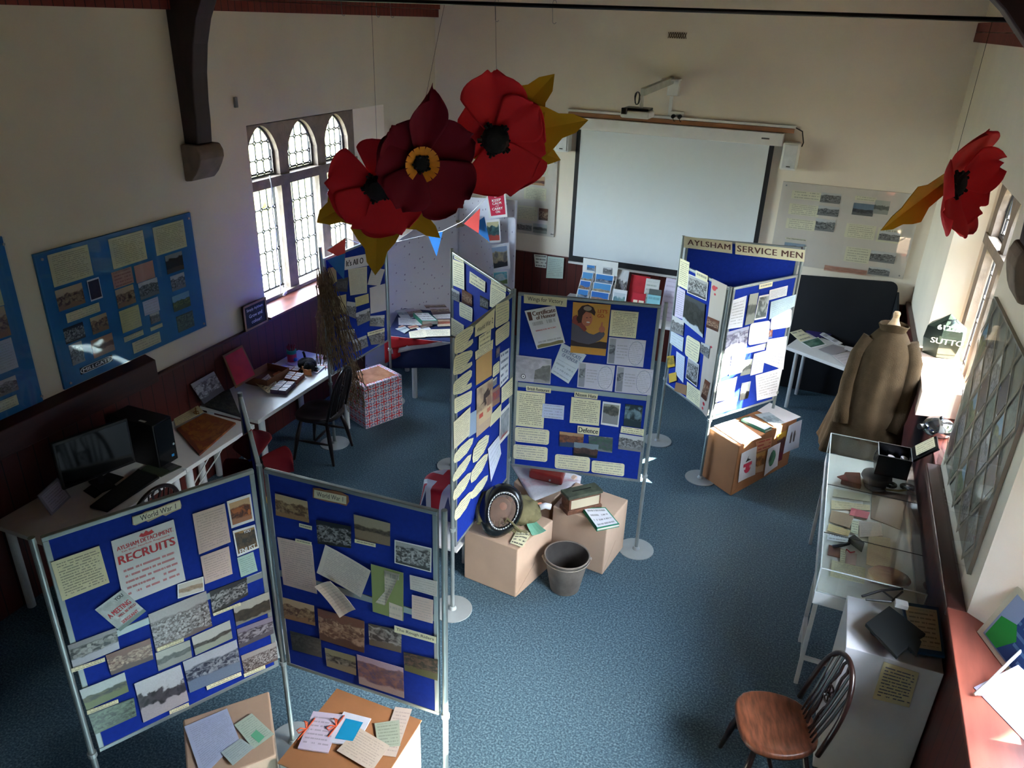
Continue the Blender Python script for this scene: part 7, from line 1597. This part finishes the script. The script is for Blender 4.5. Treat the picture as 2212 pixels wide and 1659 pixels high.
rings = [(.135, 1.424), (.16, 1.56), (.15, 1.66), (.001, 1.77)]
q = MB(); c.y = 6.78
for r, z in rings: vs += [c+V((r*math.cos(2*PI*i/K+.26), r*.8*math.sin(2*PI*i/K+.26), z)) for i in range(K)]
q.add(vs, [(j*K+i, j*K+(i+1) % K, (j+1)*K+(i+1) % K, (j+1)*K+i) for j in range(3) for i in range(K)]+[tuple(range(K-1, -1, -1))]); q.build('tin_body', fog, t, bevel=.003)
nn_ = V((-.1, -1, .1)).normalized(); kk = Card(); kk.n = nn_; kk.off = V((0, 0, 0)); kk.o = t
stm = mat('stencil_white', C(206, 206, 190), .5)
kk.P = lambda s, t_: V((c.x-.13+.26*s, c.y-.128-.012*math.sin(s*PI), 1.55+.07*t_)); txt(kk, 'SUTTO', .08, .1, .98, .75, stm, .01, lift=.006)
kk.P = lambda s, t_: V((c.x-.1+.2*s, c.y-.105+.045*t_, 1.665+.035*t_)); txt(kk, '61222', .1, .0, .9, .8, stm, .01, lift=.01)
t = T('metal_kettle', 'shiny rounded steel pot on the sill in front of the sunlit box', 'pot', (1.02, 5.72, 1.22)); c = V((1.03, 5.68, 1.217))
MB().lathe(c, [(.08, 0), (.1, .02), (.108, .05), (.09, .09), (.06, .11), (.02, .12), (1e-4, .122)], 28).build('pot_body', mat('polished_steel', C(170, 176, 184), .12, .95), t, smooth=True)
MB().cyl(c+V((-.1, -.03, .05)), c+V((-.13, -.06, .055)), .02, n=12).build('spout', mat('black_handle', C(24), .3), t); MB().ball(c+V((0, 0, .125)), .014, 6).build('lid_knob', mat('black_handle', C(24), .3), t)
# ---------------- tin box with lid on the case
tin = mat('black_japanned_tin', C(22, 26, 32), .25, .3, var=.15)
t = T('deed_box', 'open black tin box with white medals inside standing on the glass case', 'tin box', (.7, 5.45, 1.0))
q = MB(); X0, X1, Y0, Y1, Z0, Z1 = .655, .865, 5.28, 5.48, 1.006, 1.16
q.box(X0, X1, Y0, Y1, Z0, Z0+.004)
for a, b, c_, d_ in ((X0, X0+.003, Y0, Y1), (X1-.003, X1, Y0, Y1), (X0, X1, Y0, Y0+.003), (X0, X1, Y1-.003, Y1)): q.box(a, b, c_, d_, Z0, Z1)
q.build('box_body', tin, t)
q = MB()
for a, b in (((X0, Y0), (X1, Y0)), ((X1, Y0), (X1, Y1)), ((X1, Y1), (X0, Y1)), ((X0, Y1), (X0, Y0))): q.cyl((*a, Z1), (*b, Z1), .003, n=6)
q.build('bright_rim', mat('worn_steel', C(140), .3, .8), t)
MB().tube([(X0-.004, Y0+.06, 1.12), (X0-.012, Y0+.06, 1.08), (X0-.012, Y0+.1, 1.06), (X0-.012, Y0+.14, 1.08), (X0-.004, Y0+.14, 1.12)], .003, 6).build('handle', tin, t)
lu = V((.19, 0, .09)); lo = V((X1, Y0+.01, Z1)); MB().obox(lo, (.13, 0, .13), (0, .19, 0), (.01, 0, -.01)).build('open_lid', tin, t)
q = MB(); o_ = lo+V((-.002, .025, .012)); q.add([o_+V((.02, 0, .02)), o_+V((.115, 0, .115)), o_+V((.115, .15, .115)), o_+V((.02, .15, .02))], [(0, 1, 2, 3)], [(0, 0), (1, 0), (1, 1), (0, 1)]); q.build('lid_paper', paper(C(206, 196, 160), 5, C(60), .5), t)
q = MB()
for i in range(6): q.cyl((X0+.04+.03*i*.9, Y0+.05+.05*(i % 3), Z0+.06), (X0+.045+.03*i*.9, Y0+.05+.05*(i % 3), Z0+.085+.01*(i % 2)), .024, n=16)
tag(q.build('medals', mat('chalk_white', C(226, 214, 214), .5)), 'white and pink round medals heaped inside the black tin box', 'medals'); bpy.data.objects['medals']['kind'] = 'stuff'
# ---------------- things inside the display case
fC = flat(.833); cC = crop(1640, 880, 3.607)
capm = mat('grey_brown_felt', C(96, 86, 84), .9, var=.15); leather = mat('brown_leather', C(108, 62, 48), .5, var=.3, scale=12)
def cpt(x, y, z=.85): return onz(1640+x/3.607, 880+y/3.607, z)
t = T('service_cap', 'grey-brown peaked cap inside the display case', 'cap', tuple(cpt(900, 590))); c = cpt(900, 600, .835); c.z = .835
MB().lathe(c, [(.07, 0), (.075, .03), (.095, .06), (.09, .085), (.04, .1), (1e-4, .1)], 28, 1.1, 1).build('crown', capm, t, smooth=True); q = MB(); q.lathe(c+V((0, -.055, .01)), [(.001, .012), (.07, .006), (.075, .0), (.001, .004)], 24); q.build('peak', capm, t)
t = T('goggles', 'dark round-lensed goggles beside the cap in the display case', 'goggles', tuple(cpt(1080, 620)))
for i, s in enumerate((-1, 1)):
    g_ = cpt(1085+s*60, 612+s*8, .86); g_.z = .862; q = MB()
    for k_ in range(16): q.tube([g_+V((.032*math.cos(2*PI*k_/16), .03*math.sin(2*PI*k_/16), 0)), g_+V((.032*math.cos(2*PI*(k_+1)/16), .03*math.sin(2*PI*(k_+1)/16), 0))], .012, 6)
    q.build('eyepiece', mat('dark_goggle', C(50, 46, 34), .3, .2), t)
MB().tube([cpt(980, 640), cpt(1085, 650, .86), cpt(1180, 640)], .008, 6).build('strap', mat('tan_strap', C(150, 130, 80), .6), t)
t = T('leather_pouch', 'brown leather pouch with flap near the far end of the display case', 'pouch', tuple(cpt(700, 590)))
P = [cpt(*p, .835) for p in ((630, 600), (660, 535), (780, 540), (790, 640))]; MB().prism([V((p.x, p.y, .834)) for p in P], (0, 0, .04)).build('pouch', leather, t, bevel=.008)
MB().prism([V((p.x, p.y, .874)) for p in [cpt(600, 565), cpt(660, 548), cpt(690, 600), cpt(640, 590)]], (0, 0, .006)).build('flap', mat('red_leather', C(130, 60, 50), .5), t)
t = T('hand_tool', 'small black hand-cranked clamp lying across the papers in the case', 'tool', tuple(cpt(700, 1070)))
MB().tube([cpt(575, 1085), cpt(640, 1075), cpt(700, 1060)], .011, 8).build('handle', black, t, smooth=True); P = [cpt(*p) for p in ((690, 1040), (735, 1015), (815, 1080), (800, 1125))]; MB().prism([V((p.x, p.y, .842)) for p in P], (0, 0, .035)).build('block', mat('dark_metal', C(44, 36, 38), .4, .4), t, bevel=.004)
MB().tube([cpt(680, 1105), cpt(710, 1130), cpt(745, 1125)], .004, 6).build('red_cord', mat('red_ink', C(196, 42, 56)), t)
for pts, m, lab, ly in (((580, 640, 860, 690, 860, 740, 570, 700), paper(C(226, 220, 196), 0), 'cream sheet below the pouch in the case', 0), ((560, 730, 860, 770, 860, 810, 560, 800), paper(C(226, 210, 170), 3, C(120), .3), 'yellowed strip in the case above the brown booklet', 1),
    ((715, 795, 860, 830, 840, 880, 700, 850), FLAT(206, 100, 110), 'pinkish-red tag in the middle of the case', 3), ((560, 810, 740, 850, 700, 950, 545, 900), paper(C(170, 140, 110), 8, C(110, 80, 60), .3), 'brown booklet at the left of the case', 2),
    ((770, 890, 950, 910, 960, 1010, 780, 1020), paper(C(206, 186, 172), 9, C(110), .3), 'torn pinkish newspaper in the case', 1), ((540, 915, 710, 970, 690, 1015, 530, 970), paper(C(214, 186, 130), 3, C(120), .3), 'tan strip card in the case below the brown booklet', 2),
    ((530, 985, 690, 1020, 680, 1060, 525, 1040), Pw(2), 'white paper strip at the left edge of the case', 1), ((850, 1000, 1020, 1030, 1020, 1280, 830, 1230), paper(C(176, 160, 126), 18, C(90), .3), 'large olive-buff newspaper in the near half of the case', 1),
    ((540, 1080, 680, 1120, 660, 1190, 530, 1160), leather, 'brown leather wallet at the near left of the case', 2), ((630, 1115, 670, 1120, 665, 1225, 625, 1215), Pc(6), 'narrow cream caption strip on the leather wallet', 4), ((680, 1130, 760, 1150, 750, 1240, 665, 1225), FLAT(190, 160, 150), 'pinkish-brown card beside the leather wallet', 1),
    ((565, 1200, 825, 1265, 815, 1385, 550, 1325), Pc(14, ink=C(150)), 'large cream information sheet at the near end of the case', 2), ((880, 640, 1160, 690, 1100, 960, 870, 870), paper(C(140, 116, 104), 0), 'brown paper wallet under the cap in the case', 0),
    ((720, 890, 775, 900, 765, 1000, 710, 985), Pc(5), 'small upright caption between booklet and newspaper in the case', 3), ((1010, 480, 1180, 500, 1170, 560, 1000, 545), Pw(0), 'blank white card behind the goggles', 0)):
    k = card(fC, cC(*pts), m, 'document', lab, 'document', layer=ly, th=.003)
t = T('red_cushion', 'dark red folded cloth at the near right of the case', 'cloth', tuple(cpt(1000, 1350))); c = cpt(1010, 1330, .85); q = MB(); q.ball((0, 0, 0), 1, 12); q.v = [V((c.x, c.y, .862))+V((p.x*.12, p.y*.09, p.z*.026+.006*noise.noise(p*3))) for p in q.v]; q.build('cloth_body', mat('dark_red_cloth', C(100, 30, 36), .9, var=.2), t, smooth=True)
# ---------------- on and around the white plinth
kf = FR((.7, 3.545, .6), (1, 0, 0), (0, 0, 1)); cN = crop(1540, 1220, 3.2917)
card(kf, cN(1215, 685, 1465, 765, 1395, 1010, 1135, 945), paper(C(206, 196, 156), 12, C(50, 60, 110), .85, 10), 'typed_note', 'cream typed note taped to the front of the white plinth', 'note')
t = T('framed_certificate', 'certificate in a blue frame lying on the white plinth against the wall', 'picture frame', (.93, 3.8, .9))
P = [onz(*p, .92) for p in cN(1385, 265, 1680, 320, 1690, 630, 1450, 560)]; c_ = sum(P, V())/4
P = [V((.8, 4.02, .905)), V((.985, 4.02, .93)), V((.985, 3.62, .93)), V((.83, 3.62, .905))]; c_ = sum(P, V())/4
MB().prism(P, (0, 0, .016)).build('blue_frame', mat('blue_frame', C(30, 80, 120), .4), t, bevel=.003)
q = MB(); q.add([c_.lerp(p, .84)+V((0, 0, .0172)) for p in P], [(0, 1, 2, 3)], [(0, 1), (1, 1), (1, 0), (0, 0)]); q.build('certificate_sheet', paper(C(206, 192, 150), 9, C(70, 60, 50), .6, 8), t)
t = T('stereo_viewer', 'black notched folding viewer tilted above the white plinth', 'viewer', (.65, 3.75, .9))
vz = [(1085, 415), (1255, 290), (1515, 490), (1465, 520), (1485, 545), (1450, 640), (1390, 580), (1310, 655)]
P = [onz(1540+x/3.2917, 1220+y/3.2917, 1.0+.0*x) for x, y in vz]; MB().prism(P, (0, 0, -.02)).build('black_board', mat('matt_black', C(12, 18, 20), .6), t, bevel=.003)
MB().cyl((.68, 3.72, .897), (.68, 3.72, .985), .01, n=10).cyl((.68, 3.72, .897), (.68, 3.72, .905), .04, n=16).build('foot', black, t)
MB().tube([cpt(0, 0)*0+onz(1862, 1288, 1.0), onz(1905, 1275, 1.02), onz(1950, 1272, 1.02)], .007, 6).tube([onz(1870, 1295, .99), onz(1925, 1300, 1.0), onz(1950, 1278, 1.02)], .006, 6).tube([onz(1905, 1275, 1.02), onz(1935, 1298, 1.0)], .005, 6).build('folding_arms', black, t)
p_ = onz(1949, 1302, 1.02); MB().box(p_.x-.035, p_.x+.03, p_.y-.03, p_.y+.02, 1.0, 1.025).build('white_clip', whitep, t, bevel=.003)
# ---------------- near sill
t = T('framed_poster', 'white-framed blue and green certificate leaning in the near window reveal', 'picture frame', (1.1, 3.4, 1.22))
cW = crop(1880, 1200, 3.6145)
def sillframe(pts, X0, tilt, name, m): pass
A0 = V((1.045, 3.52, 1.217)); dA = V((.17, -.42, 0)); uA = V((.1, .04, .28))
nA = dA.cross(uA).normalized(); nA = nA if nA.dot(CAM-A0) > 0 else -nA
MB().obox(A0, dA, uA, -nA*.015).build('frame', mat('cream_frame', C(214, 210, 186), .5), t, bevel=.003)
kk = Card(); kk.P = lambda s, t_: A0+dA*s+uA*t_; kk.n = nA; kk.off = nA*.0005; kk.o = t
flatshape(kk, [(.07, .08), (.93, .08), (.93, .92), (.07, .92)], FLAT(150, 170, 206), 'sheet'); flatshape(kk, [(.3, .1), (.9, .1), (.9, .88), (.3, .88)], paper(C(30, 70, 130), 7, C(90, 130, 180), .8, 6), 'blue_panel', .001); flatshape(kk, [(.1, .1), (.3, .1), (.42, .42), (.3, .6), (.1, .5)], FLAT(30, 150, 60), 'green_panel', .0014)
t = T('folded_leaflet', 'white and lilac leaflet on the near sill at the right edge', 'leaflet', (1.15, 3.1, 1.22))
A1 = V((.99, 3.12, 1.218)); dB = V((.22, -.32, 0)); uB = V((.15, .08, .12)); nB = dB.cross(uB).normalized(); nB = nB if nB.dot(CAM-A1) > 0 else -nB
MB().obox(A1, dB, uB, -nB*.004).build('sheet', paper(C(190, 186, 210), 6, C(180, 90, 110), .4), t)
tag(MB().tube([onz(2105, 1500, 1.23), onz(2135, 1475, 1.26), onz(2180, 1430, 1.3), onz(2212, 1400, 1.33)], .007, 6).tube([onz(2108, 1500, 1.23), onz(2145, 1500, 1.24), onz(2175, 1488, 1.25), onz(2215, 1462, 1.28)], .006, 6).build('window_cord', whitep, smooth=True), 'white cord looped from a wall hook over the near sill', 'cord')
t = T('cord_cleat', 'small metal cord hook on the dado below the near right window', 'hook', (XR, 3.05, 1.15)); p_ = onx(2095, 1505, XR-.005)
MB().cyl((XR-.001, p_.y, p_.z), (XR-.02, p_.y, p_.z), .018, n=14).build('hook_plate', mat('steel', C(150)), t); MB().tube([(XR-.02, p_.y, p_.z+.02), (XR-.05, p_.y, p_.z), (XR-.03, p_.y, p_.z-.025)], .004, 6).build('hook_arm', mat('steel', C(150)), t)
